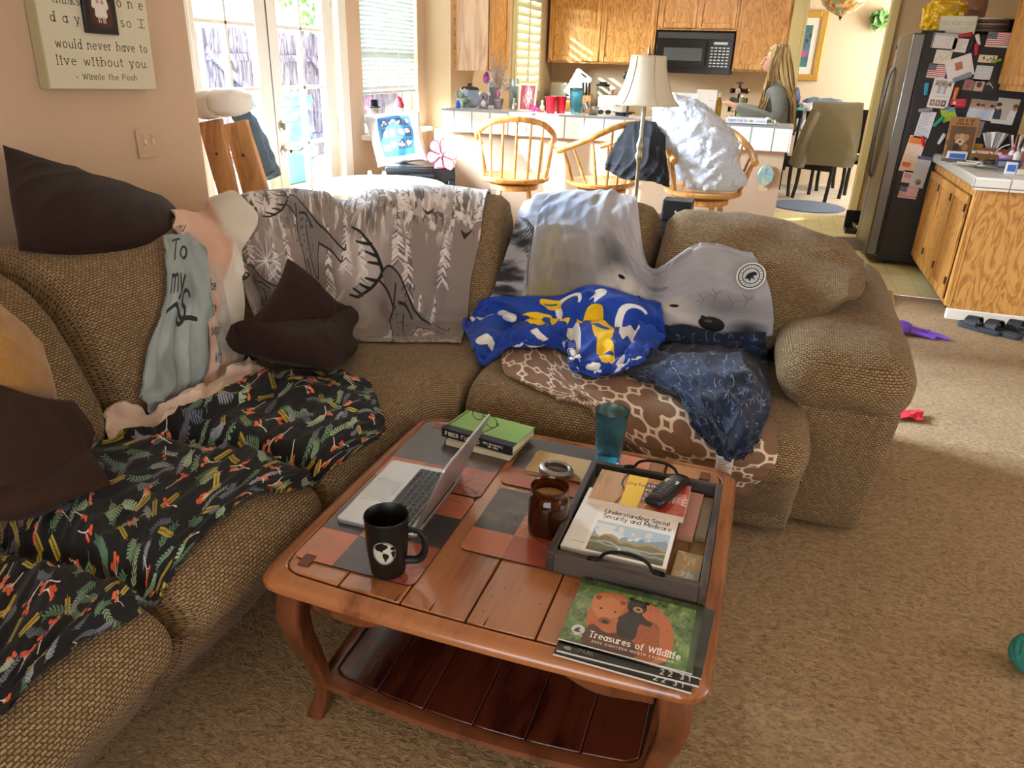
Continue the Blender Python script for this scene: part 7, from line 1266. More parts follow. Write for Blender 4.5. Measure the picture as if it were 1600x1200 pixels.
t = thing('cutting_board', 'pale plastic cutting board leaning behind the snack box', 'cutting board', (p[0]+.06, 9.22, KT+.2), rot=(math.radians(10), math.radians(32), 0)); build('board', G().prism(rrect(-.11, .11, -.16, .16, .03), 0, .012, M=RX(90)), mat('cream_board', '#d9d6c2', .45), t, loc=(0, 0, .17), bev=.002); build('grip_slot', G().prism(rrect(-.04, .04, .12, .14, .01), -.0005, .0125, M=RX(90)), M_dark, t, loc=(0, 0, .17))
t = thing('lid_stack', 'stack of translucent lids at the left of the back counter', 'lids', (p[0]-.1, 9.3, KT)); build('lids', G().b2(-.1, .1, -.08, .08, 0, .36), mat('translucent_lid', '#a9a493', .35, trans=.2), t, bev=.01)
for k, (px, s, lab) in enumerate(((910, 1., 'silver measuring cup tipped beside the blue tumbler'), (926, .85, 'small silver measuring cup right of the tipped one'))):
    p = onZ(px, 178, BT); t = thing('measuring_cup', lab, 'cup', (float(p[0])+.01, BY+.34, BT+(.03 if k == 0 else 0)), rot=(0, math.radians(-28) if k == 0 else 0, .3)); build('bowl', G().lathe([(.034*s, 0), (.038*s, .004), (.042*s, .055), (.039*s, .055), (.035*s, .008), (0.001, .007)], 24), M_silver, t); build('handle', G().box((.085*s, 0, .05), (.09*s, .014, .003)), M_silver, t, bev=.001)
t = thing('ladle', 'black ladle standing in a crock behind the lamp shade', 'ladle', (float(onY(978, 130, 9.3)[0]), 9.3, KT)); build('crock', G().lathe([(.05, 0), (.055, .01), (.06, .15), (.055, .15), (.05, .012)], 20), mat('brown_crock', '#4d3a2b', .4), t); build('handle', G().tube([(.01, 0, .05), (0, 0, .3), (-.01, 0, .42)], .008, 8), M_bk, t); build('bowl', G().ball((-.012, 0, .46), (.03, .015, .045), 14), M_bk, t)
p = K(1152, 8.9); t = thing('pod_carousel', 'chrome coffee pod carousel on the kitchen counter behind the person', 'rack', (float(p[0]), 9.0, KT)); build('base', G().lathe([(.1, 0), (.1, .012), (.02, .02), (.012, .03), (.012, .42), (.06, .43), (0.001, .45)], 24), M_bk, t)
for i in range(6):
    for j in range(4): a = i*60+j*8; d = Vector((math.cos(math.radians(a)), math.sin(math.radians(a)), 0)); build('pod', G().lathe([(.022, 0), (.027, .04), (.029, .042), (0.001, .043)], 14, tuple(d*.055+Vector((0, 0, .07+j*.095))), M=RZ(a)@RY(90)), M_silver if (i+j) % 2 else M_bk, t)
t = thing('green_bottle', 'green glass bottle on the counter in front of the coffee pods', 'bottle', (float(onY(1157, 160, 8.6)[0]), 8.9, KT)); build('body', G().lathe([(.035, 0), (.04, .006), (.04, .19), (.018, .24), (.016, .30)], 18), mat('green_glass', '#79b98a', .15, trans=.4), t); build('cap', G().lathe([(.018, .295), (.018, .315), (0.001, .317)], 12), M_white, t)
# ------------------------------------------------------------------ the person behind the bar
per = thing('person', 'person with long blond hair in a grey sweatshirt standing behind the bar, looking down', 'person', (-.035, 7.0, 0))
M_skin = mat('skin', '#e2b69f', .55, var=(14, '#d8a690')); M_hood = mat('grey_sweatshirt', '#8d9290', .9, var=(9, '#7d8281'), bump=(200, .3)); M_pant = mat('dark_leggings', '#23252b', .85); M_hair = mat('blond_hair', '#b3945c', .5, var=(26, '#d8c190'), bump=(150, .35))
def skinned(name, verts, edges, mats_, parent, sub=2, root=0):
    me = bpy.data.meshes.new(name); me.from_pydata([v[:3] for v in verts], edges, []); o = bpy.data.objects.new(name, me); COL.objects.link(o); o.parent = parent; me.materials.append(mats_)
    md = o.modifiers.new('skin', 'SKIN'); md.use_smooth_shade = True; md.branch_smoothing = .4
    sk_ = me.skin_vertices[0].data if me.skin_vertices else None
    if sk_ is None:
        bm = bmesh.new(); bm.from_mesh(me); bm.verts.layers.skin.verify(); bm.to_mesh(me); bm.free(); sk_ = me.skin_vertices[0].data
    for i, v in enumerate(verts): r = v[3]; sk_[i].radius = r if hasattr(r, '__len__') else (r, r); sk_[i].use_root = (i == root)
    s = o.modifiers.new('subsurf', 'SUBSURF'); s.levels = sub; s.render_levels = sub; return o
# faces -x; the head bends toward what the hands hold
V_ = [(.02, 0, .92, (.13, .15)), (.01, 0, 1.06, (.10, .13)), (-.0, 0, 1.22, (.105, .15)), (-.015, 0, 1.34, (.085, .14)), (-.03, 0, 1.415, (.05, .055)), (-.05, 0, 1.475, (.048, .05)), (-.075, 0, 1.535, (.078, .066)), (-.07, 0, 1.60, (.09, .074)), (-.055, 0, 1.645, (.07, .06))]; E_ = [(i, i+1) for i in range(8)]
def add(base, chain):
    k = base
    for v in chain: V_.append(v); E_.append((k, len(V_)-1)); k = len(V_)-1
    return k
for s in (-1, 1):
    hnd = (-.395, s*.10-.02, 1.225)
    e = add(3, [(-.01, s*.165, 1.365, .055), (.03, s*.20, 1.25, .047), (.02, s*.21, 1.13, .042), (-.12, s*.18, 1.15, .037), (-.26, s*.13-.01, 1.19, .028), (-.33, s*.11-.015, 1.21, (.026, .020)), (-.37, s*.105-.02, 1.222, (.034, .016))])
    for k in range(4): y = hnd[1]+(k-1.5)*.019; add(e, [(-.405-.004*(1-abs(k-1.5)), y, 1.228, .0092), (-.432-.006*(1.5-abs(k-1.5)), y, 1.226, .0085), (-.452-.006*(1.5-abs(k-1.5)), y, 1.212, .0075)])
    add(e-1, [(-.355, hnd[1]-s*.035, 1.225, .011), (-.385, hnd[1]-s*.05, 1.235, .0095), (-.408, hnd[1]-s*.045, 1.24, .008)])
    add(0, [(.02, s*.095, .80, .085), (.015, s*.10, .5, .058), (.02, s*.10, .3, .05), (.03, s*.10, .09, .034), (-.03, s*.105, .035, (.035, .028)), (-.10, s*.11, .025, (.04, .02))])
add(6, [(-.135, 0, 1.505, (.034, .03)), (-.148, 0, 1.495, (.022, .02))])
skinned('body', V_, E_, M_skin, per)
nose = build('nose', G().tube([(-.128, 0, 1.596), (-.146, 0, 1.562), (-.163, 0, 1.537), (-.142, 0, 1.526)], [.010, .014, .015, .011], 10), M_skin, per); build('lips', G().ball((-.148, 0, 1.505), (.012, .02, .006), 12).ball((-.146, 0, 1.495), (.011, .018, .006), 12), mat('lips', '#b87068', .45), per)
for s in (-1, 1): build('eye', G().ball((-.130, s*.033, 1.575), (.012, .015, .007), 12), mat('eyelid', '#b98672', .5), per); build('eyelashes', G().tube([(-.139, s*.02, 1.57), (-.144, s*.035, 1.568), (-.134, s*.05, 1.57)], .002, 5), mat('lashes', '#3a2a20', .7), per); build('eyebrow', G().tube([(-.139, s*.016, 1.602), (-.140, s*.036, 1.607), (-.126, s*.058, 1.602)], .0038, 6), mat('brow', '#7b5f3a', .8), per); build('ear', G().ball((-.065, s*.078, 1.56), (.016, .008, .028), 12), M_skin, per)
hv = [(.025, 0, .88, (.15, .165)), (.012, 0, 1.05, (.125, .155)), (-.0, 0, 1.22, (.130, .172)), (-.012, 0, 1.34, (.105, .16)), (-.022, 0, 1.405, (.068, .08)), (-.03, 0, 1.43, (.062, .07))]; he = [(i, i+1) for i in range(5)]
for s in (-1, 1):
    n0 = len(hv); hv += [(-.01, s*.17, 1.365, .078), (.035, s*.205, 1.25, .072), (.025, s*.215, 1.115, .068), (-.12, s*.185, 1.145, .058), (-.25, s*.135-.01, 1.185, .044), (-.315, s*.115-.015, 1.205, .036)]; he += [(3, n0)]+[(n0+i, n0+i+1) for i in range(5)]
skinned('sweatshirt', hv, he, M_hood, per); skinned('leggings', [(.02, 0, .93, (.14, .16)), (.02, .095, .80, .093), (.015, .10, .5, .066), (.02, .10, .3, .056), (.03, .10, .10, .042), (.02, -.095, .80, .093), (.015, -.10, .5, .066), (.02, -.10, .3, .056), (.03, -.10, .10, .042)], [(0, 1), (1, 2), (2, 3), (3, 4), (0, 5), (5, 6), (6, 7), (7, 8)], M_pant, per)
for s in (-1, 1): build('shoe', G().soft((-.03, s*.105, .03), (.25, .09, .06), .028, 8), M_dark, per)
# hair: a cap with long locks falling to the waist, some over the shoulder toward the front
g = G(); th, ph = np.meshgrid(np.linspace(0, 1.75, 18), np.linspace(0, 2*PI, 33)[:-1], indexing='ij'); P = np.stack([-.052+.104*np.sin(th)*np.cos(ph), .092*np.sin(th)*np.sin(ph), 1.565+.122*np.cos(th)], -1); face = np.clip(-(np.cos(ph))-.45, 0, 1)*np.clip(th-.75, 0, 1); P[..., 0] += face*.20; P[..., 2] += face*.05; g.grid(P, cv=True)
hair = build('hair', g, M_hair, per, ang=180); rh = np.random.default_rng(6)
M_h2 = mat('dark_blond_strand', '#6e5330', .5, var=(30, '#8d6f42')); M_h3 = mat('light_blond_strand', '#d6c08c', .45, var=(30, '#c2a76c'))
groups = [G(), G(), G()]
for k in range(280):
    s = 1 if k % 2 else -1; back = rh.random() < .62; a0 = rh.uniform(-.1, 1.) if back else rh.uniform(-.26, .05); top = np.array([-.035+.05*rh.uniform(-1, 1), s*.012, 1.682])
    a = rh.uniform(.15, 2.2) if not back else rh.uniform(-.5, 1.5); sd = np.array([-.05+.112*math.sin(a0*1.35)*1.0, s*(.10-.025*abs(a0)), 1.57])
    if back: p2 = np.array([sd[0]*1.0+.05, s*(.06+.07*rh.random()), 1.40]); p3 = np.array([.115+.03*rh.random()+.0, s*(.03+.10*rh.random()), 1.25]); p4 = np.array([.135+.04*rh.random(), s*(.02+.11*rh.random()), 1.02+.1*rh.random()])
    else: p2 = np.array([-.105+.05*rh.random(), s*(.09+.03*rh.random()), 1.43]); p3 = np.array([-.125+.07*rh.random(), s*(.10+.05*rh.random()), 1.30]); p4 = np.array([-.15+.07*rh.random(), s*(.09+.07*rh.random()), 1.13+.08*rh.random()])
    C = cr(np.array([top, (top+sd)/2+np.array([0, s*.035, .03]), sd, p2, p3, p4]), 22); w = .007+.006*rh.random(); groups[k % 3 if rh.random() < .8 else 0].tube(C+rh.normal(size=(1, 3))*.003, list(w*np.array([.5]+[1]*15+[.9, .8, .7, .55, .4, .2])), 6, flat=.5)
for gg, mm in zip(groups, (M_hair, M_h2, M_h3)): build('locks', gg, mm, hair, ang=180)
# ------------------------------------------------------------------ refrigerator
FY = 6.95; M_steel = mat('stainless_steel', '#6f6e6b', .32, .9, bump=(3, .02)); M_fs = mat('charcoal_fridge_side', '#2b2a2b', .55, var=(30, '#242325'), bump=(300, .15))
fr_ = thing('refrigerator', 'stainless french door refrigerator with a charcoal side covered in magnets', 'refrigerator', (1.3, FY, 0)); o = np.array([1.3, FY, 0])
build('body', G().b2(.985-1.3, 1.765-1.3, 0, .9, .03, 1.79), M_fs, fr_, bev=.008)
def fdoor(y0, y1, z0, z1):
    ys = np.linspace(y0, y1, 17); q = [(-.412-.032*(1-((y-.45)/.45)**2)-.0, y) for y in ys]; poly = [(-.325, y0)]+[(x, y) for x, y in q]+[(-.325, y1)]; return G().prism([(x, y) for x, y in poly][::-1], z0, z1)
fd = [build('door', fdoor(0, .447, .07, 1.79), M_steel, fr_, bev=.012, ang=50), build('door', fdoor(.453, .9, .07, 1.79), M_steel, fr_, bev=.012, ang=50)]
for d_, y in zip(fd, (.41, .49)): build('handle', G().tube(cr(np.array([(-.435, y, .66), (-.475, y, .72), (-.487, y, 1.05), (-.485, y, 1.3), (-.469, y, 1.5), (-.435, y, 1.56)]), 26), .011, 10), M_steel, d_)
build('gasket', G().b2(-.335, -.31, .012, .888, .06, 1.785), M_bk, fr_); build('badge', G().b2(-.446, -.44, .62, .68, 1.69, 1.72), M_bk, fr_); build('hinge_cover', G().b2(-.36, -.2, .02, .1, 1.79, 1.81), M_bk, fr_, bev=.004); build('toe_grille', G().b2(-.30, -.26, .02, .88, .0, .07), M_bk, fr_)
# magnets, clips and papers on the side: (name, label, category, centre px, width px, height px, tilt, painter)
def fs(px, py): p = onY(px, py, FY-.001); return p
M_mag = {}
def on_side(name, label, cat, cx, cy, w, h, tilt, pic, th=.0012, group=None, lay=0):
    c = fs(cx, cy); k = ppm(c); W, H_ = w/k/.985, h/k/.93; t = thing(name, label, cat, (c[0], FY-.0012-lay, c[2]), group=group, rot=(0, math.radians(tilt), 0)); g = G().b2(-W/2, W/2, -th, 0, -H_/2, H_/2, 1); g.add([(-W/2, -th-.0002, -H_/2), (W/2, -th-.0002, -H_/2), (W/2, -th-.0002, H_/2), (-W/2, -th-.0002, H_/2)], [(0, 1, 2, 3)], 0, [(0, 0), (1, 0), (1, 1), (0, 1)]); build('sheet', g, [pic, M_paper], t, smooth=False); return t
def pic(name, w, h, bg, fn): c = Cv(w, h, bg); fn(c, np.random.default_rng(abs(sum(map(ord, name))))); return imat(name, c.image(name), .35)
def flag(c, r):
    for k in range(13): c.rect(0, k*c.h*.86/13, c.w, (k+1)*c.h*.86/13, '#b33b48' if k % 2 == 0 else '#e6e0dc')
    c.rect(0, 0, c.w*.42, c.h*.46, '#3a4266'); [c.ell(c.w*(.04+.07*i), c.h*(.05+.08*j), 2.2, 2.2, '#d8d8e0') for i in range(6) for j in range(5)]; c.rect(0, c.h*.86, c.w, c.h, '#ddd8d4'); c.line([(c.w*.1, c.h*.93), (c.w*.7, c.h*.93)], 3, '#8b8791')
def lines(n, col='#8f8b94'): return lambda c, r: [c.line([(c.w*.1, c.h*(.1+.85*k/n)), (c.w*r.uniform(.6, .92), c.h*(.1+.85*k/n))], 2.4, col) for k in range(n)]
def grid_(c, r): c.rect(0, 0, c.w, c.h*.16, '#b3b3bb'); [c.line([(0, c.h*(.2+.16*k)), (c.w, c.h*(.2+.16*k))], 1.6, '#a9a9b1') for k in range(6)]; [c.line([(c.w*(.14*k), c.h*.2), (c.w*.14*k, c.h)], 1.6, '#a9a9b1') for k in range(8)]; c.rect(0, 0, c.w*.07, c.h, '#77757d')
def folk(n, bgs='#a79c94', y=.55):
    def f(c, r):
        c.tint(bgs, np.ones((c.h, c.w)), 1.)
        for k in range(n): x = c.w*(.12+.76*k/max(1, n-1)) if n > 1 else c.w*.5; s = c.h*.13; c.blob([(x-s*1.1, c.h*.45), (x+s*1.1, c.h*.45), (x+s*1.3, c.h*.95), (x-s*1.3, c.h*.95)], r.choice(['#d5dbe6', '#b9c7de', '#e6e2de', '#39404f', '#c9d2e0'])); c.ell(x, c.h*.34, s*.75, s*.95, r.choice(['#d4a68c', '#c99a80', '#b98568'])); c.ell(x, c.h*.26, s*.8, s*.55, r.choice(['#3a2a22', '#6d5138', '#b59763']))
    return f
def cardphoto(n):
    def f(c, r):
        d = Cv(int(c.w*.8), int(c.h*.44), '#a79c94'); folk(n)(d, r); c.a[int(c.h*.07):int(c.h*.07)+d.h, int(c.w*.1):int(c.w*.1)+d.w] = d.a; lines(3)(c, r) if False else c.line([(c.w*.2, c.h*.6), (c.w*.8, c.h*.6)], 2, '#9a948c')
        for k in range(3): c.rect(c.w*(.1+.27*k), c.h*.72, c.w*(.33+.27*k), c.h*.93, r.choice(['#8f6f60', '#5d4a48', '#a58a7c'])); c.ell(c.w*(.215+.27*k), c.h*.82, c.w*.06, c.h*.06, '#d4b09c')
    return f
on_side('calendar_sheet', 'white calendar sheet at the top left of the fridge side', 'paper', 1476, 64, 35, 20, 3, pic('mag_calendar', 180, 110, '#dcdbe0', grid_)); on_side('paper_note', 'small white note right of the calendar sheet', 'note', 1500, 71, 20, 18, 4, pic('mag_note', 100, 100, '#e2e0e4', lines(7)))
on_side('paper_note', 'cream map note below the calendar sheet', 'note', 1473, 90, 23, 20, 3, pic('mag_map', 120, 110, '#d9d5cb', lambda c, r: c.spline([(10, 80), (40, 40), (60, 70), (100, 30)], 3, '#aaa397')))
on_side('flag_magnet', 'flag magnet at the top right of the fridge side', 'magnet', 1560, 62, 32, 20, 2, pic('mag_flag_a', 160, 104, '#e6e0dc', flag), group='flag magnets'); on_side('flag_magnet', 'flag magnet left of the tilted white card', 'magnet', 1464, 111, 26, 19, 3, pic('mag_flag_b', 160, 110, '#e6e0dc', flag), group='flag magnets'); on_side('flag_magnet', 'faded flag magnet lowest on the fridge side', 'magnet', 1419, 301, 26, 16, 3, pic('mag_flag_c', 160, 100, '#e8d6d8', lambda c, r: (flag(c, r), c.tint('#e6c6ca', (c.xx > 60).astype(float)*(c.yy < 80), .7))))
on_side('photo_card', 'white card with a small colour photo, tilted, on the fridge side', 'card', 1499, 106, 36, 30, -22, pic('mag_card', 160, 130, '#e3e2e6', lambda c, r: (c.rect(55, 30, 100, 76, '#b5714a'), c.tint('#7f93b5', np.clip(c.n(9, 9, 3, 2), 0, 1)*(c.xx > 55)*(c.xx < 100)*(c.yy > 30)*(c.yy < 76), .8))), lay=.003)
on_side('souvenir_magnet', 'multicoloured souvenir magnet under the top right flag', 'magnet', 1543, 92, 25, 10, 2, pic('mag_souvenir', 160, 70, '#d6d2b8', lambda c, r: [c.ell(r.uniform(10, 150), r.uniform(8, 62), 10, 8, q) for q in ('#c0392f', '#2f6fb0', '#e0b130', '#3f8f4f', '#c96a2e', '#5a5f9a', '#e4e0d8', '#2f3f6f')])); on_side('pastel_card', 'pale blue and pink card at the right of the fridge side', 'card', 1536, 115, 23, 21, 2, pic('mag_pastel', 120, 110, '#cfdbe2', lambda c, r: (lines(4, '#9fb4c2')(c, r), c.tint('#e3b5b8', np.clip((c.xx+c.yy-150)/80., 0, 1), .8))))
on_side('photo_strip', 'dark strip of three photos at the right of the fridge side', 'photo', 1530, 134, 45, 17, 3, pic('mag_strip', 220, 84, '#2a2729', lambda c, r: (c.rect(4, 6, 70, 78, '#8f7a78'), c.ell(36, 40, 20, 26, '#a34a52'), c.rect(76, 6, 140, 78, '#c0a79c'), c.ell(108, 34, 18, 20, '#5a3a30'), [c.spline([(150+10*k, 30), (170+6*k, 14+6*k), (205, 50)], 3, '#d9d9d9') for k in range(4)])))
on_side('photo_card', 'white family photo card with three little photos below, on the fridge side', 'photo', 1470, 146, 29, 40, 3, pic('mag_family', 140, 190, '#dfdedd', cardphoto(3))); on_side('photo_print', 'photo print of a family group in pale shirts on the fridge side', 'photo', 1537, 172, 42, 27, 4, pic('mag_group', 240, 150, '#8d7f7f', folk(6, '#9b8a86')), lay=.0); on_side('photo_print', 'photo card of a couple, farthest right on the fridge side', 'photo', 1571, 174, 30, 35, 4, pic('mag_couple', 150, 180, '#d8d2cb', lambda c, r: (folk(2, '#c9bdaf')(c, r), c.rect(0, 150, 150, 180, '#e6e2dc'))), lay=.002)
on_side('list_paper', 'long white typed list on the left of the fridge side', 'paper', 1445, 195, 21, 37, 5, pic('mag_list', 110, 200, '#dbdae2', lines(16))); on_side('brochure_page', 'orange and white brochure page low on the fridge side', 'brochure', 1426, 241, 24, 50, 6, pic('mag_orange', 120, 240, '#e8d6c6', lambda c, r: (c.rect(4, 8, 112, 50, '#e0792a'), lines(12, '#d09a78')(c, r), c.rect(8, 176, 70, 206, '#de6f20'))))
on_side('note_pad', 'pale note pad with a dog picture overlapping the orange brochure page', 'note', 1438, 269, 20, 44, 4, pic('mag_pad', 110, 220, '#cdd3e2', lambda c, r: (c.rect(0, 0, 110, 22, '#5a648a'), c.ell(60, 180, 24, 22, '#8d8578'), c.ell(66, 186, 9, 8, '#3a3430'))), lay=.003); on_side('pink_cutout', 'pink butterfly cutout left of the pale note pad', 'magnet', 1418, 276, 14, 17, 3, pic('mag_pink', 80, 90, '#dccbd6', lambda c, r: (c.ell(26, 36, 16, 22, '#c79ab4'), c.ell(52, 40, 14, 20, '#c79ab4'))))
on_side('name_tag', 'red name tag under the orange clip on the fridge side', 'tag', 1497, 161, 21, 11, -3, pic('mag_red', 120, 64, '#c42438', lambda c, r: (c.ell(30, 30, 14, 14, '#e4c8cc'), lines(3, '#e0a0a8')(c, r)))); on_side('travel_magnet', 'green and blue card peeking out behind the framed dog picture', 'magnet', 1482, 178, 19, 20, -25, pic('mag_green', 100, 100, '#a7c43f', lambda c, r: (c.poly([(0, 0), (100, 0), (100, 55)], '#6d93b8'), lines(3, '#6f8a2a')(c, r)))); on_side('typed_card', 'pink typed card behind the framed dog picture', 'card', 1527, 202, 14, 22, 3, pic('mag_typed', 80, 120, '#a58a80', lines(8, '#6f5a52')))
def clip_(label, cx, cy, L, tilt, col, group='bag clips on the refrigerator'):
    c = fs(cx, cy); k = ppm(c); l = L/k; m = mat('clip_'+col[1:], col, .35); t = thing('bag_clip', label, 'clip', (c[0], FY-.001, c[2]), group=group, rot=(0, math.radians(tilt), 0)); build('body', G().soft((0, -.008, 0), (l*.36, .014, l), .006, 6, fn=lambda Q: Q*np.array([1, 1, 1])*np.stack([.7+.3*np.clip(Q[..., 2]/l+.5, 0, 1), 1+0*Q[..., 2], 1+0*Q[..., 2]], -1)), m, t); build('lever', G().soft((0, -.02, l*.16), (l*.24, .008, l*.5), .003, 5), m, t); return t
for a in (('red clip at the very top of the fridge side', 1508, 55, 20, 80, '#a81c2c'), ('white clip beside the top red clip', 1528, 62, 17, -25, '#dcdcd8'), ('red clip hanging below the white clip', 1525, 77, 18, -10, '#b01f30'), ('black clip below the top red clip', 1517, 72, 16, 10, '#161618'), ('green clip on the souvenir magnet', 1556, 95, 14, 75, '#8fb62c'), ('cyan clip on the left of the fridge side', 1447, 139, 18, -6, '#2aa5c4'), ('orange clip beside the white family photo card', 1493, 146, 18, 3, '#e0761f'), ('teal clip left of the framed dog picture', 1466, 190, 18, 35, '#1f9a78'), ('red clip holding the orange brochure page', 1442, 221, 16, -20, '#c8202e'), ('white clip with a key ring above the counter corner', 1471, 217, 17, 20, '#d9d7c8'), ('black and white clip on top of the typed list', 1446, 172, 20, 85, '#8d8a8c'), ('long silver clip under the tilted white card', 1503, 121, 26, 68, '#8c97a4')): clip_(*a)
# on top of the refrigerator
FT = 1.791
c = onY(1472, 40, 7.25); t = thing('yellow_bag', 'shiny yellow plastic bag of bread on top of the refrigerator', 'bag', (float(c[0]), 7.3, FT)); build('bag', G().soft((0, 0, .13), (.27, .26, .26), .1, 22, fn=lambda Q: Q+(np.abs(fbm(Q*22, 3, 4))*.03)[..., None]*np.sign(Q)*np.array([1, 1, .4])), mat('yellow_film', '#e6c01e', .22, var=(9, '#d8a90f'), coat=.4), t); build('label', G().b2(.02, .07, -.162, -.158, .16, .22), mat('bag_label', '#b58d3a', .5), t)
c = onY(1495, 47, 7.02); sg_ = Cv(420, 220, '#d7dccb'); sg_.text('THIS WON\'T SUCK', 210, 110, 46, '#b5bcae', 7, .3, sx=.72, cx=True); sg_.line([(240, 150), (350, 152)], 4, '#9aa08f'); t = thing('box_sign', 'small white box sign standing on top of the refrigerator', 'sign', (float(c[0]), 7.02, FT), rot=(math.radians(-4), 0, 0)); build('block', G().b2(-.125, .125, 0, .035, 0, .125), M_sgn2, t, bev=.002); q = page(G(), -.122, .122, .002, .123, 0); q.v = [(v[0], -.0006, v[1]) for v in q.v]; build('face', q, imat('box_sign_face', sg_.image('box_sign'), .5), t, smooth=False)
c = onY(1547, 47, 7.1); t = thing('plate_stack', 'stack of brown plates and bowls on top of the refrigerator beside the box sign', 'dishes', (float(c[0]), 7.12, FT)); zz = 0
for k, col in enumerate(('#3c2f27', '#a88f78', '#7d6a5c', '#b9a48f', '#6a5347', '#c4b4a2')): build('plate', G().lathe([(.09, zz), (.11, zz+.004), (.135-.004*k, zz+.016), (.13-.004*k, zz+.018), (0.001, zz+.010)], 28), mat('plate_'+col[1:], col, .4), t); zz += .02
c = onY(1512, 22, 7.45); t = thing('snack_bag', 'grey and orange snack bag behind the white box sign', 'bag', (float(c[0])+.02, 7.5, FT)); build('bag', G().soft((0, 0, .15), (.22, .16, .30), .06, 16, fn=lambda Q: Q+(fbm(Q*16, 2, 7)*.012)[..., None]), mat('grey_film', '#8d8279', .3, var=(12, '#b56a3e')), t); c = onY(1535, 28, 7.5); t = thing('stock_pot', 'black pot on top of the refrigerator behind the plates', 'pot', (1.62, 7.55, FT)); build('pot', G().lathe([(.11, 0), (.12, .01), (.12, .13), (.115, .13), (.11, .02), (0.001, .015)], 28), M_bk, t); build('handle', G().tube([(-.118, 0, .1), (-.15, 0, .11), (-.15, .04, .11), (-.118, .04, .1)], .008, 8), M_bk, t)
# ------------------------------------------------------------------ right hand counter and cabinets
t = thing('base_cabinet', 'oak base cabinet with three doors and a broad oak end panel right of the refrigerator', 'cabinet', (1.25, 5.47, 0))
build('body', G().b2(.02, .84, .02, 1.44, .09, .86), M_oakv, t, smooth=False); build('end_panel', G().b2(.02, .86, 0, .02, .07, .86), M_oakp, t, bev=.002, label='broad oak end panel'); build('corner_post', G().b2(.0, .035, -.004, .05, .085, .86), M_oakv, t, bev=.002); build('toe_kick', G().b2(.07, .84, .03, 1.44, 0, .09), M_dark, t); build('face_frame', G().b2(0, .02, .04, 1.44, .80, .86).b2(0, .02, .04, 1.44, .085, .12), M_oakv, t)
for k in range(3):
    d = framed_door('door', .445, .68, t, (-.001, .515+k*.462, .115), 1); 
    for z in (.1, .58): build('hinge', G().tube([(-.022, -.448, z), (-.022, -.448, z+.05)], .006, 6), mat('dark_hinge', '#3a2d20', .4, .6), d)
t = thing('kitchen_worktop', 'white tiled worktop beside the refrigerator, heaped with small things', 'worktop', (1.22, 5.43, .86)); build('slab', G().b2(0, .88, 0, 1.5, 0, .065), [tiles('white_worktop_tile_big', '#e9e6de', '#e3e0d8', '#b5b1a7', .2, .2, .004)], t, bev=.012); build('front_edge', G().b2(-.004, .88, -.006, .002, -.012, .058), tiles('white_edge_tile_b', '#e9e6de', '#e3e0d8', '#8b867c', .2, 4., .004), t, bev=.005)
t = thing('wall_cabinet', 'oak wall cabinet in the upper right corner of the photo', 'cabinet', (1.55, 5.2, 1.41)); build('body', G().b2(0, .55, 0, 1.72, 0, 1.15), M_oakv, t, smooth=False)
for k in range(4): framed_door('door', .42, 1.06, t, (-.001, .43+k*.428, .045), 1)
CT = .9255
def C_(px, py, dz=0): Y = min(float(onZ(px, py, CT)[1]), 6.82-(py-225)*.0215); return (float(onY(px, py, Y)[0]), Y, CT+dz)
p = C_(1497, 232); jc = Cv(220, 300, '#a5784d'); jc.rect(14, 66, 206, 288, '#6b5138'); jc.tint('#4c3826', np.clip(jc.n(6, 8, 3, 4), 0, 1)*(jc.yy > 66), .7); jc.ell(110, 160, 44, 38, '#c19c78'); jc.ell(76, 150, 22, 26, '#b08660'); jc.ell(146, 150, 22, 26, '#b08660'); jc.ell(100, 190, 32, 26, '#d2b596'); jc.ell(104, 184, 11, 8, '#2a1c14'); jc.ell(82, 230, 26, 34, '#3a2a1e'); jc.ell(150, 226, 24, 30, '#9c7350')
xx = 46
for ch in 'JILLY': [jc.line([(xx+q[0]*38, 52-q[1]*36) for q in st], 6, '#4d3118') for st in GLY['_'+ch][1]]; xx += (GLY[ch][0]+.32)*38
t = thing('picture_frame', 'brown wooden picture frame reading JILLY leaning on the fridge side', 'picture frame', (float(onY(1500, 232, 6.72)[0])+.0, 6.74, CT), rot=(math.radians(-9), 0, 0)); build('frame', G().b2(-.10, .10, 0, .015, 0, .29), mat('brown_frame_wood', '#a5784d', .5), t, bev=.002); q = page(G(), -.098, .098, .002, .288, 0); q.v = [(v[0], -.0008, v[1]) for v in q.v]; build('picture', q, imat('dog_picture', jc.image('dog_picture'), .4), t, smooth=False)
def boxy(name, label, cat, px, py, d, m, rz=0, strip=None, dz=0):
    p = C_(px, py, dz); t = thing(name, label, cat, p, rz); build('body', G().b2(-d[0]/2, d[0]/2, -d[1]/2, d[1]/2, 0, d[2]), m, t, bev=.003)
    if strip: build('label', G().b2(-d[0]/2*.8, d[0]/2*.8, -d[1]/2-.001, -d[1]/2, d[2]*.25, d[2]*.8), strip, t)
    return t
M_blu = mat('blue_label', '#2f66b5', .4)
boxy('medicine_box', 'white and blue carton in front of the JILLY frame', 'box', 1496, 240, (.13, .07, .06), mat('white_carton', '#dcdfe6', .4), -.1, M_blu); boxy('tray_box', 'grey tray under the white and blue carton', 'box', 1490, 247, (.16, .05, .02), mat('dark_tray_plastic', '#55575c', .4), -.1)
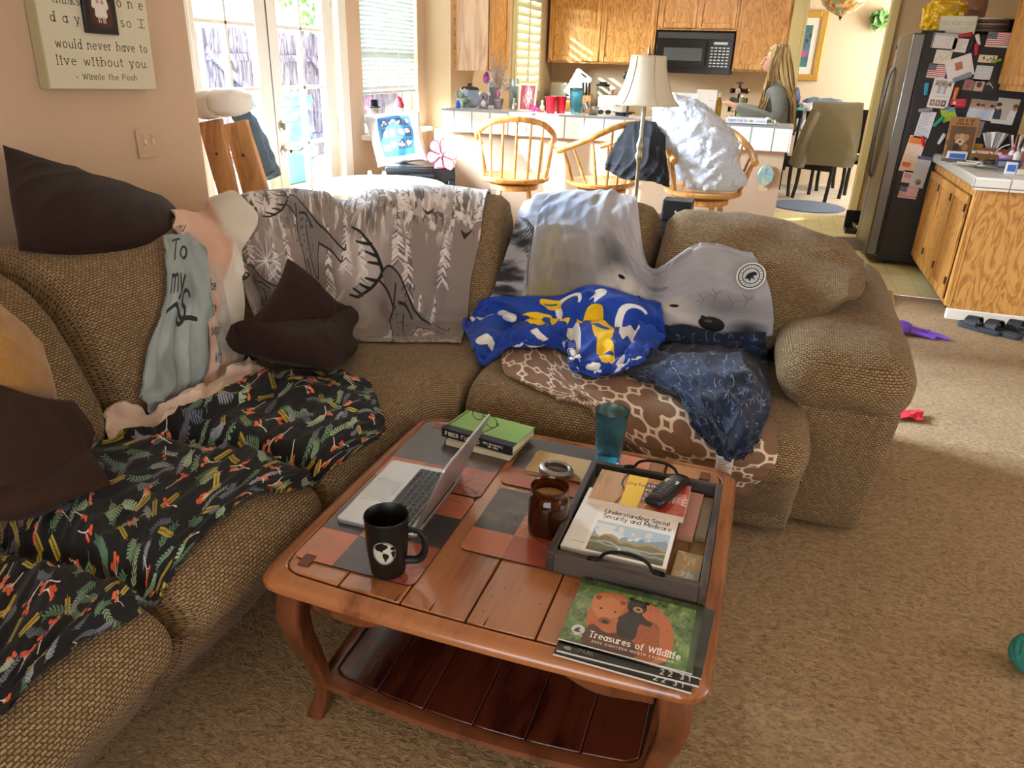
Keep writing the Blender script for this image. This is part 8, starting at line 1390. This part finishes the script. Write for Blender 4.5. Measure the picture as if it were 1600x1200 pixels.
boxy('tissue_box', 'red and brown tissue box with a white tissue pulled up', 'box', 1558, 229, (.22, .13, .075), mat('red_brown_box', '#8a4a38', .5, var=(30, '#b5583e')), -.1); p = C_(1552, 226); u, v = np.meshgrid(np.linspace(-1, 1, 26), np.linspace(0, 1, 18), indexing='ij'); P = np.stack([u*(.045+.05*v), .02*np.sin(u*9)*v+.012*np.sin(u*15), .0+v*.12-.015*np.abs(u)*v], -1); single('tissue', G().slab(P, .0015), mat('white_tissue', '#e8eaee', .9), 'white tissue standing up from the red tissue box', 'tissue', (p[0], p[1]+.02, CT+.074), .1)
boxy('snack_packet', 'yellow packet standing behind the white and blue carton', 'packet', 1530, 226, (.05, .03, .10), mat('yellow_packet', '#d8b93c', .4), .5); t = boxy('snack_basket', 'brown basket of wrapped snacks in the middle of the worktop', 'basket', 1541, 243, (.20, .11, .06), mat('brown_wicker', '#8a5c2d', .7, var=(60, '#5d3b1a')), -.25)
for k in range(7): build('wrapped_snack', G().soft((-.08+.027*k, .01*(k % 3-1), .068), (.03, .06, .02), .007, 5), mat('orange_wrap', '#c98c3a', .3, var=(20, '#e0d6c6')) if k % 2 else mat('clear_wrap', '#c8c4bc', .2), t)
p = C_(1522, 243); t = thing('computer_mouse', 'black computer mouse left of the snack basket', 'mouse', p, .4); build('shell', G().soft((0, 0, .018), (.06, .1, .036), .017, 10), M_bk, t); build('wheel', G().lathe([(.008, -.004), (.008, .004)], 12, (0, .025, .036), M=RY(90), capt=True), mat('grey_wheel', '#77787c', .4), t)
p = C_(1549, 252); t = thing('spool', 'round black gadget in front of the snack basket', 'gadget', p); build('body', G().lathe([(.045, 0), (.05, .01), (.048, .03), (.03, .04), (0.001, .041)], 24), M_bk, t); build('button', G().lathe([(.012, .04), (.01, .046), (0.001, .047)], 14), mat('grey_button', '#6b6c70', .4), t)
for k, (px, py, rz, lab) in enumerate(((1518, 245, -.3, 'white pen lying nearest the worktop corner'), (1532, 247, -.5, 'white pen lying in front of the black mouse'), (1513, 252, -.1, 'clear ruler like pen lying on the left of the worktop'))): p = C_(px, py); t = thing('pen', lab, 'pen', p, rz, 'pens on the worktop'); build('barrel', G().tube([(-.07, 0, .006), (.06, 0, .006)], .0055, 8), M_white, t); build('tip', G().tube([(.06, 0, .006), (.076, 0, .006)], [.0055, .001], 8), M_bk, t)
p = C_(1556, 240); single('charging_cable', G().tube(cr(np.array([(.0, .1, .01), (.06, .16, .09), (.12, .08, .12), (.10, -.02, .03), (.04, -.08, .005), (-.06, -.12, .004)]), 60), .0045, 8), mat('white_cable', '#e2e2e4', .4), 'white cable looping over the snack basket', 'cable', p)
t = boxy('purple_jar', 'purple jar with a pink lid at the right of the worktop', 'jar', 1573, 246, (.001, .001, .001), M_dark); build('jar', G().lathe([(.045, 0), (.05, .004), (.05, .05)], 20, capt=True), mat('purple_jar_glass', '#7a6aa8', .3), t); build('lid', G().lathe([(.053, .048), (.053, .066), (0.001, .067)], 20), mat('pink_lid', '#c48fae', .35), t)
boxy('game_box', 'dark purple boxed gadget with a white border near the worktop edge', 'box', 1574, 258, (.15, .05, .055), mat('dark_purple_box', '#3c2a6a', .3), -.12, mat('grey_display', '#a5a9b4', .2))
p = C_(1585, 238); t = thing('pen_cup', 'wire cup crowded with brushes and pens at the right edge of the photo', 'pen cup', (p[0]+.02, p[1]+.05, CT)); build('cup', G().lathe([(.05, 0), (.05, .1), (.047, .1), (.047, .005)], 20), mat('grey_mesh', '#55565a', .5, .5), t); r_ = np.random.default_rng(3)
for k in range(10): a = r_.uniform(0, 6.28); d = Vector((math.cos(a)*.35, math.sin(a)*.35, 1)).normalized(); build('brush', G().tube([d*.02, d*.17, d*.2], [.006, .007, .009], 8), mat('brush_%d' % (k % 4), ('#d9d3c8', '#8a3038', '#3b3a3c', '#e4e0da')[k % 4], .4), t)
for k, (px, py, c1, c2, lab) in enumerate(((1580, 245, '#d8d4cc', '#c8506a', 'white bottle with a pink cap, left of the three small bottles by the pen cup'), (1588, 248, '#e2e0da', '#8c8a84', 'white bottle with a grey cap, middle of the three small bottles by the pen cup'), (1596, 246, '#c98a94', '#e4e2de', 'pink bottle with a white cap, right of the three small bottles by the pen cup'))):
    t = boxy('lotion_bottle', lab, 'bottle', px, py, (.001, .001, .001), M_dark); build('bottle', G().lathe([(.02, 0), (.023, .004), (.023, .08), (.012, .095), (.012, .1)], 16, capt=True), mat('bottle_'+c1[1:], c1, .3), t); build('cap', G().lathe([(.014, .098), (.013, .12), (0.001, .121)], 14), mat('cap_'+c2[1:], c2, .35), t)
for k, (px, py, rz, w, h, lab) in enumerate(((1512, 258, -.4, .2, .13, 'white papers at the front left of the worktop'), (1535, 262, -.2, .18, .12, 'white leaflet with a dark picture near the worktop front'))): p = C_(px, py); flat_sheet('leaflet', lab, 'leaflet', (p[0], p[1], CT+.0005+k*.004), w, h, rz, M_paper if k == 0 else mat('dark_leaflet', '#cfcbc8', .4, var=(25, '#4d3a38')), k)
p = C_(1552, 268); t = thing('water_bottle', 'clear plastic bottle lying on its side at the worktop front', 'bottle', (p[0], p[1], CT+.033), -.15); build('body', G().lathe([(.02, -.11), (.031, -.1), (.031, .06), (.014, .09), (.013, .11)], 20, M=RY(90), capt=True), M_clear, t); build('cap', G().lathe([(.015, .105), (.015, .125), (0.001, .126)], 14, M=RY(90)), M_white, t)
boxy('pill_bottle', 'square white bottle with a blue label at the worktop front', 'bottle', 1577, 272, (.06, .045, .075), mat('white_square_bottle', '#d9d8d6', .35), -.1, M_blu); boxy('adapter', 'white plug adapter at the right of the blue labelled bottle', 'adapter', 1592, 273, (.05, .04, .035), M_white, .2)
# ------------------------------------------------------------------ carpet and kitchen floor things
p = onZ(1405, 522, 0); M_pur = mat('purple_plush', '#6a3fb0', .9, var=(30, '#7d52c4'), bump=(160, .5)); t = thing('dog_toy', 'purple plush dog toy with knotted legs on the carpet', 'dog toy', (float(p[0]), float(p[1]), 0), .1); build('body', G().ball((0, 0, .045), (.07, .05, .045), 16), M_pur, t); build('head', G().ball((-.085, -.01, .05), (.05, .045, .045), 16), M_pur, t); build('tail', G().tube(cr(np.array([(.06, 0, .04), (.13, .01, .03), (.2, -.01, .02), (.27, -.05, .012)]), 20), [.016]*16+[.012]*4, 8), M_pur, t)
for s in (-1, 1): build('leg', G().tube(cr(np.array([(.05, s*.03, .04), (.13, s*.04, .022), (.19, s*.06, .014)]), 12), .015, 8), M_pur, t); build('ear', G().ball((-.08, s*.03, .095), (.018, .012, .03), 10), M_pur, t)
M_sand = mat('black_sandal_rubber', '#1d2024', .6); M_sole = mat('grey_sandal_sole', '#333a42', .7)
def sandal(label, px, py, rz):
    p = onZ(px, py, 0); t = thing('sandal', label, 'sandal', (float(p[0]), float(p[1]), 0), rz, 'black slide sandals by the oak cabinet'); o_ = [(-.12, -.03), (-.125, .0), (-.12, .03), (-.06, .04), (.02, .045), (.09, .05), (.125, .03), (.135, 0), (.12, -.035), (.05, -.045), (-.04, -.038)]; build('sole', G().prism([tuple(q) for q in cr(np.array(o_), 44, closed=True)], 0, .03), M_sole, t, bev=.006)
    P = []
    for u in np.linspace(0, 1, 12): P.append([(.01+.075*u+.0, .052*math.cos(a), .03+.05*math.sin(a)*(1-.15*u)) for a in np.linspace(0, PI, 18)])
    build('strap', G().slab(np.array(P), .006), M_sand, t); build('buckle', G().box((.05, -.05, .045), (.03, .006, .016)), mat('grey_buckle', '#8d9296', .4), t, bev=.002)
sandal('black slide sandal farthest left by the oak cabinet', 1530, 516, 2.5); sandal('black slide sandal in the middle of the three by the oak cabinet', 1562, 522, 2.4); sandal('black slide sandal at the right edge of the photo by the oak cabinet', 1596, 522, 2.6)
p = onZ(1402, 650, 0); u, v = np.meshgrid(np.linspace(-.08, .08, 24), np.linspace(-.05, .05, 18), indexing='ij'); P = np.stack([u+.012*np.sin(v*60), v, .012+.014*np.abs(fbm(np.stack([u*22, v*22], -1), 3, 4))], -1); single('red_rag', G().slab(P, .006), mat('red_cloth', '#c2242f', .85), 'crumpled red cloth on the carpet behind the sofa arm', 'cloth', (float(p[0])+.03, float(p[1]), 0), .2, ang=80)
p = onZ(1590, 1045, 0); M_tq = mat('teal_rope', '#3f9c90', .85, var=(40, '#2f8378'), bump=(260, .6)); t = thing('rope_ball', 'teal knotted rope ball toy at the right edge of the carpet', 'dog toy', (float(p[0])+.02, float(p[1]), .058))
for k in range(5):
    ax = Vector(np.random.default_rng(k+30).normal(size=3)).normalized(); a_ = ax.orthogonal().normalized(); b_ = ax.cross(a_)
    for j in (-1, 0, 1): R_ = .046 if j == 0 else .042; build('strand', G().tube([a_*R_*math.cos(q)+b_*R_*math.sin(q)+ax*j*.017 for q in np.linspace(0, 2*PI, 29)[:-1]], .0105, 8, closed=True), M_tq, t)
def mat_rug(name, label, pts, m, th=.008): g = G(); P = [onZ(x, y, 0) for x, y in pts]; g.prism([(q[0], q[1]) for q in P], .0015, th); return single(name, g, m, label, 'rug', smooth=False)
mat_rug('door_mat', 'tan patterned mat where the carpet meets the yellow vinyl', [(1335, 482), (1400, 478), (1393, 455), (1335, 456)], mat('tan_mat', '#a98454', .9, var=(40, '#86633a'), bump=(120, .4))); mat_rug('kitchen_mat', 'grey brown mat in front of the refrigerator', [(1272, 386), (1348, 392), (1343, 372), (1268, 370)], mat('grey_brown_mat', '#7b6d62', .9, var=(14, '#4f463f'), bump=(120, .4)))
mat_rug('floor_strip', 'red brown wooden board lying on the vinyl beside the bar end', [(1206, 376), (1234, 372), (1229, 348), (1209, 350)], mat('red_brown_board', '#7d4528', .6, var=(20, '#6a3820')), .02)
p = onZ(1336, 366, 0); t = thing('pet_feeder', 'black pet feeding stand with steel bowls beside the refrigerator', 'pet feeder', (float(p[0])+.02, float(p[1])+.12, 0)); build('stand', G().b2(-.12, .12, -.13, .13, 0, .04).b2(-.12, .12, .10, .13, .04, .2), M_bk, t, bev=.006)
for s in (-1, 1): build('bowl', G().lathe([(.04, .0), (.045, .004), (.055, .05), (.052, .05), (.04, .008), (0.001, .007)], 20, (0, s*.06, .04)), M_silver, t)
# ------------------------------------------------------------------ dining room
c = onZ(1262, 322, 0); single('round_rug', G().lathe([(.42, .0015), (.425, .006), (.42, .012), (0.001, .013)], 48), mat('slate_blue_rug', '#6f7f97', .95, var=(40, '#5d6d86'), bump=(180, .5)), 'round slate blue rug at the dining room entrance', 'rug', (.50, 9.72, 0))
M_blkw = mat('black_dining_wood', '#141214', .35)
def dining_chair(label, x, y, rz):
    t = thing('dining_chair', label, 'chair', (x, y, 0), rz, 'black dining chairs'); build('seat', G().soft((0, .02, .46), (.46, .44, .06), .025, 8), M_blkw, t)
    for s in (-1, 1): build('leg', G().tube(cr(np.array([(s*.205, -.20, .44), (s*.205, -.215, .2), (s*.21, -.26, 0)]), 10), .024, 8), M_blkw, t); build('leg', G().tube(cr(np.array([(s*.2, .20, .44), (s*.205, .215, .2), (s*.2, .20, 0)]), 10), .024, 8), M_blkw, t); build('back_post', G().tube(cr(np.array([(s*.205, -.20, .46), (s*.205, -.22, .8), (s*.20, -.25, 1.03)]), 10), .018, 8), M_blkw, t)
    build('top_rail', G().soft((0, -.25, 1.0), (.44, .03, .1), .012, 6), M_blkw, t); build('back_slat', G().b2(-.08, .08, -.245, -.23, .5, 1.0), M_blkw, t); build('seat_rail', G().b2(-.2, .2, -.21, -.19, .36, .44), M_blkw, t); return t
ch = (.63, 10.47); dining_chair('black dining chair with an olive jacket over its back, facing away', ch[0], ch[1], -.45); dining_chair('black dining chair at the left of the chair wearing the jacket', .0, 10.62, .3); dining_chair('black dining chair farther back, right of the chair wearing the jacket', .92, 11.2, 2.6)
M_olj = mat('olive_jacket', '#85826f', .85, var=(7, '#757260'), bump=(60, .25))
hung('jacket', 'olive jacket draped over the black dining chair', 'jacket', [[(1273, 172, 10.40), (1300, 172, 10.38), (1325, 172, 10.36), (1348, 174, 10.34)], [(1270, 160, 10.22), (1298, 160, 10.2), (1328, 161, 10.18), (1350, 163, 10.15)], [(1266, 205, 10.08), (1298, 205, 10.05), (1326, 206, 10.02), (1345, 210, 10.02)], [(1261, 240, 10.07), (1292, 240, 10.04), (1322, 242, 10.0), (1338, 245, 10.02)], [(1259, 257, 10.07), (1290, 259, 10.04), (1318, 262, 10.0), (1332, 262, 10.02)]], M_olj, amp=.02, seed=6, fr=(1, 3))
hung('jacket_sleeve', 'olive jacket sleeve hanging left of the dining chair back', 'sleeve', [[(1268, 170, 10.12), (1275, 172, 10.06), (1282, 178, 10.1)], [(1254, 200, 10.1), (1262, 203, 10.04), (1272, 206, 10.1)], [(1241, 232, 10.1), (1250, 236, 10.03), (1264, 240, 10.1)], [(1232, 255, 10.12), (1242, 262, 10.04), (1256, 262, 10.1)]], M_olj, 40, 24, .012, 8)
jk = [o for o in COL.objects if o.name.startswith('jacket') and o.get('label', '').startswith('olive jacket draped')][0]; sl = bpy.data.objects['jacket_sleeve']; sl.parent = jk; del sl['category']; sl['label'] = 'olive sleeve hanging free'; sl.name = 'sleeve'
t = thing('dining_table', 'dark dining table heaped with clothes and bags behind the bar end', 'table', (-.5, 11.3, 0)); build('tabletop', G().b2(-.8, .74, -.35, .5, .71, .75), mat('dark_table_wood', '#2e1f1c', .3), t, bev=.004)
for sx in (-.7, .64):
    for sy in (-.3, .42): build('leg', G().b2(sx-.035, sx+.035, sy-.035, sy+.035, 0, .71), M_blkw, t)
def D(px, py, Y): return onY(px, py, Y)
c = D(1240, 190, 11.1); t = thing('drink_bottle', 'teal and black drink bottle on the dining table', 'bottle', (float(c[0]), 11.1, .75)); build('body', G().lathe([(.07, 0), (.075, .02), (.075, .16), (.07, .17)], 20, capt=True), M_bk, t); build('cup', G().lathe([(.066, .17), (.078, .2), (.08, .30), (.07, .31)], 20, capt=True), mat('teal_gloss', '#2a9a86', .2), t); build('lid', G().lathe([(.085, .31), (.085, .335), (.03, .35), (0.001, .352)], 20), M_bk, t)
def heap(name, label, cat, px, py, Y, d, m, seed, zb): c = D(px, py, Y); return single(name, G().soft((0, 0, d[2]/2), d, min(d)*.3, 18, fn=lambda Q: Q+(fbm(Q*9, 3, seed)*.035)[..., None]*np.array([1, 1, .8])), m, label, cat, (float(c[0]), Y, zb+.02), ang=80)
heap('denim_pile', 'pile of blue denim clothes heaped on the dining table', 'clothes', 1284, 165, 11.35, (.50, .3, .42), M_den, 4, .73); heap('white_bag', 'pale grey bag in front of the denim pile', 'bag', 1258, 178, 11.2, (.24, .2, .34), mat('pale_grey_bag', '#b9bec8', .7), 7, .75); heap('navy_backpack', 'navy backpack on the dining table beside the doorway', 'bag', 1236, 150, 11.5, (.2, .2, .52), mat('navy_nylon', '#26334f', .6, var=(9, '#43557a')), 9, .75)
c0, c1_ = D(1240, 127, 11.88), D(1281, 127, 11.88); z1 = D(1292, 17, 11.88)[2]; x1 = (float(c1_[0])+float(D(1293, 18, 11.88)[0]))/2; wd = .78; hh = float(z1-c1_[2]); t = thing('painting', 'garden painting in an ornate gold frame on the dining room wall', 'painting', (x1-wd/2, 11.895, float(c1_[2]))); M_gold = mat('gold_leaf_frame', '#c49a4a', .4, .5, bump=(60, .6))
f = .085; build('frame', G().b2(-wd/2, -wd/2+f, -.04, 0, 0, hh).b2(wd/2-f, wd/2, -.04, 0, 0, hh).b2(-wd/2+f, wd/2-f, -.04, 0, 0, f).b2(-wd/2+f, wd/2-f, -.04, 0, hh-f, hh), M_gold, t, bev=.012); build('mat_board', G().b2(-wd/2+f, wd/2-f, -.02, -.01, f, hh-f), mat('white_mat_board', '#e6e0d2', .8), t); pc = Cv(300, 400, '#4a6f78'); pc.tint('#24403a', np.clip(pc.n(7, 8, 4, 3)*1.4, 0, 1), .9); pc.tint('#6f9a86', np.clip(pc.n(12, 14, 3, 5)*1.3, 0, 1)*(pc.yy < 180), .8); pc.tint('#5a7fb5', np.clip(pc.n(10, 10, 3, 8), 0, 1)*(pc.yy > 120)*(pc.yy < 300), .8); pc.ell(240, 270, 46, 34, '#b65a9a'); pc.ell(210, 240, 30, 20, '#7d7fc2'); pc.tint('#3f7f80', np.clip((pc.yy-310)/50., 0, 1), .9)
q = page(G(), -wd/2+f+.09, wd/2-f-.09, f+.09, hh-f-.09, 0); q.v = [(v[0], -.021, v[1]) for v in q.v]; build('canvas', q, imat('garden_painting', pc.image('garden_painting'), .4), t, smooth=False)
c = D(1312, 33, 10.3); st_ = Cv(600, 200, '#c79a5a'); r_ = np.random.default_rng(9)
for j in range(9):
    for i in range(34): st_.blob([(i*18-8+(j % 2)*9, j*22), (i*18+8+(j % 2)*9, j*22-6), (i*18+9+(j % 2)*9, j*22+14), (i*18-7+(j % 2)*9, j*22+18)], r_.choice(['#d9b27a', '#c08a4a', '#e4cfa2', '#9db5a0', '#b5763f']))
t = thing('pendant_lamp', 'stained glass pendant lamp bowl hanging in the dining room', 'lamp', (float(c[0]), 10.3, float(c[2]))); k = ppm(c); Rr = 33/k; build('glass_shade', G().lathe([(.012, .045), (.06, .065), (.15, .11), (Rr*.9, .17), (Rr, .23), (Rr*.93, .30)], 40, capb=False), imat('stained_glass', st_.image('stained_glass'), .25), t); build('finial', G().lathe([(0.001, 0), (.008, .02), (.02, .04), (.012, .055)], 12), mat('dark_bronze', '#3d3025', .4, .7), t); build('chain', G().tube([(0, 0, .3), (0, 0, H2-float(c[2]))], .008, 6), mat('dark_bronze', '#3d3025', .4, .7), t)
c = D(1377, 25, 11.85); bb = bush('wall_plant', 'green leafy plant hanging on the dining room wall', 'plant', (float(c[0])-.02, 11.8, float(c[2])-.14), .1, 70, 1.)
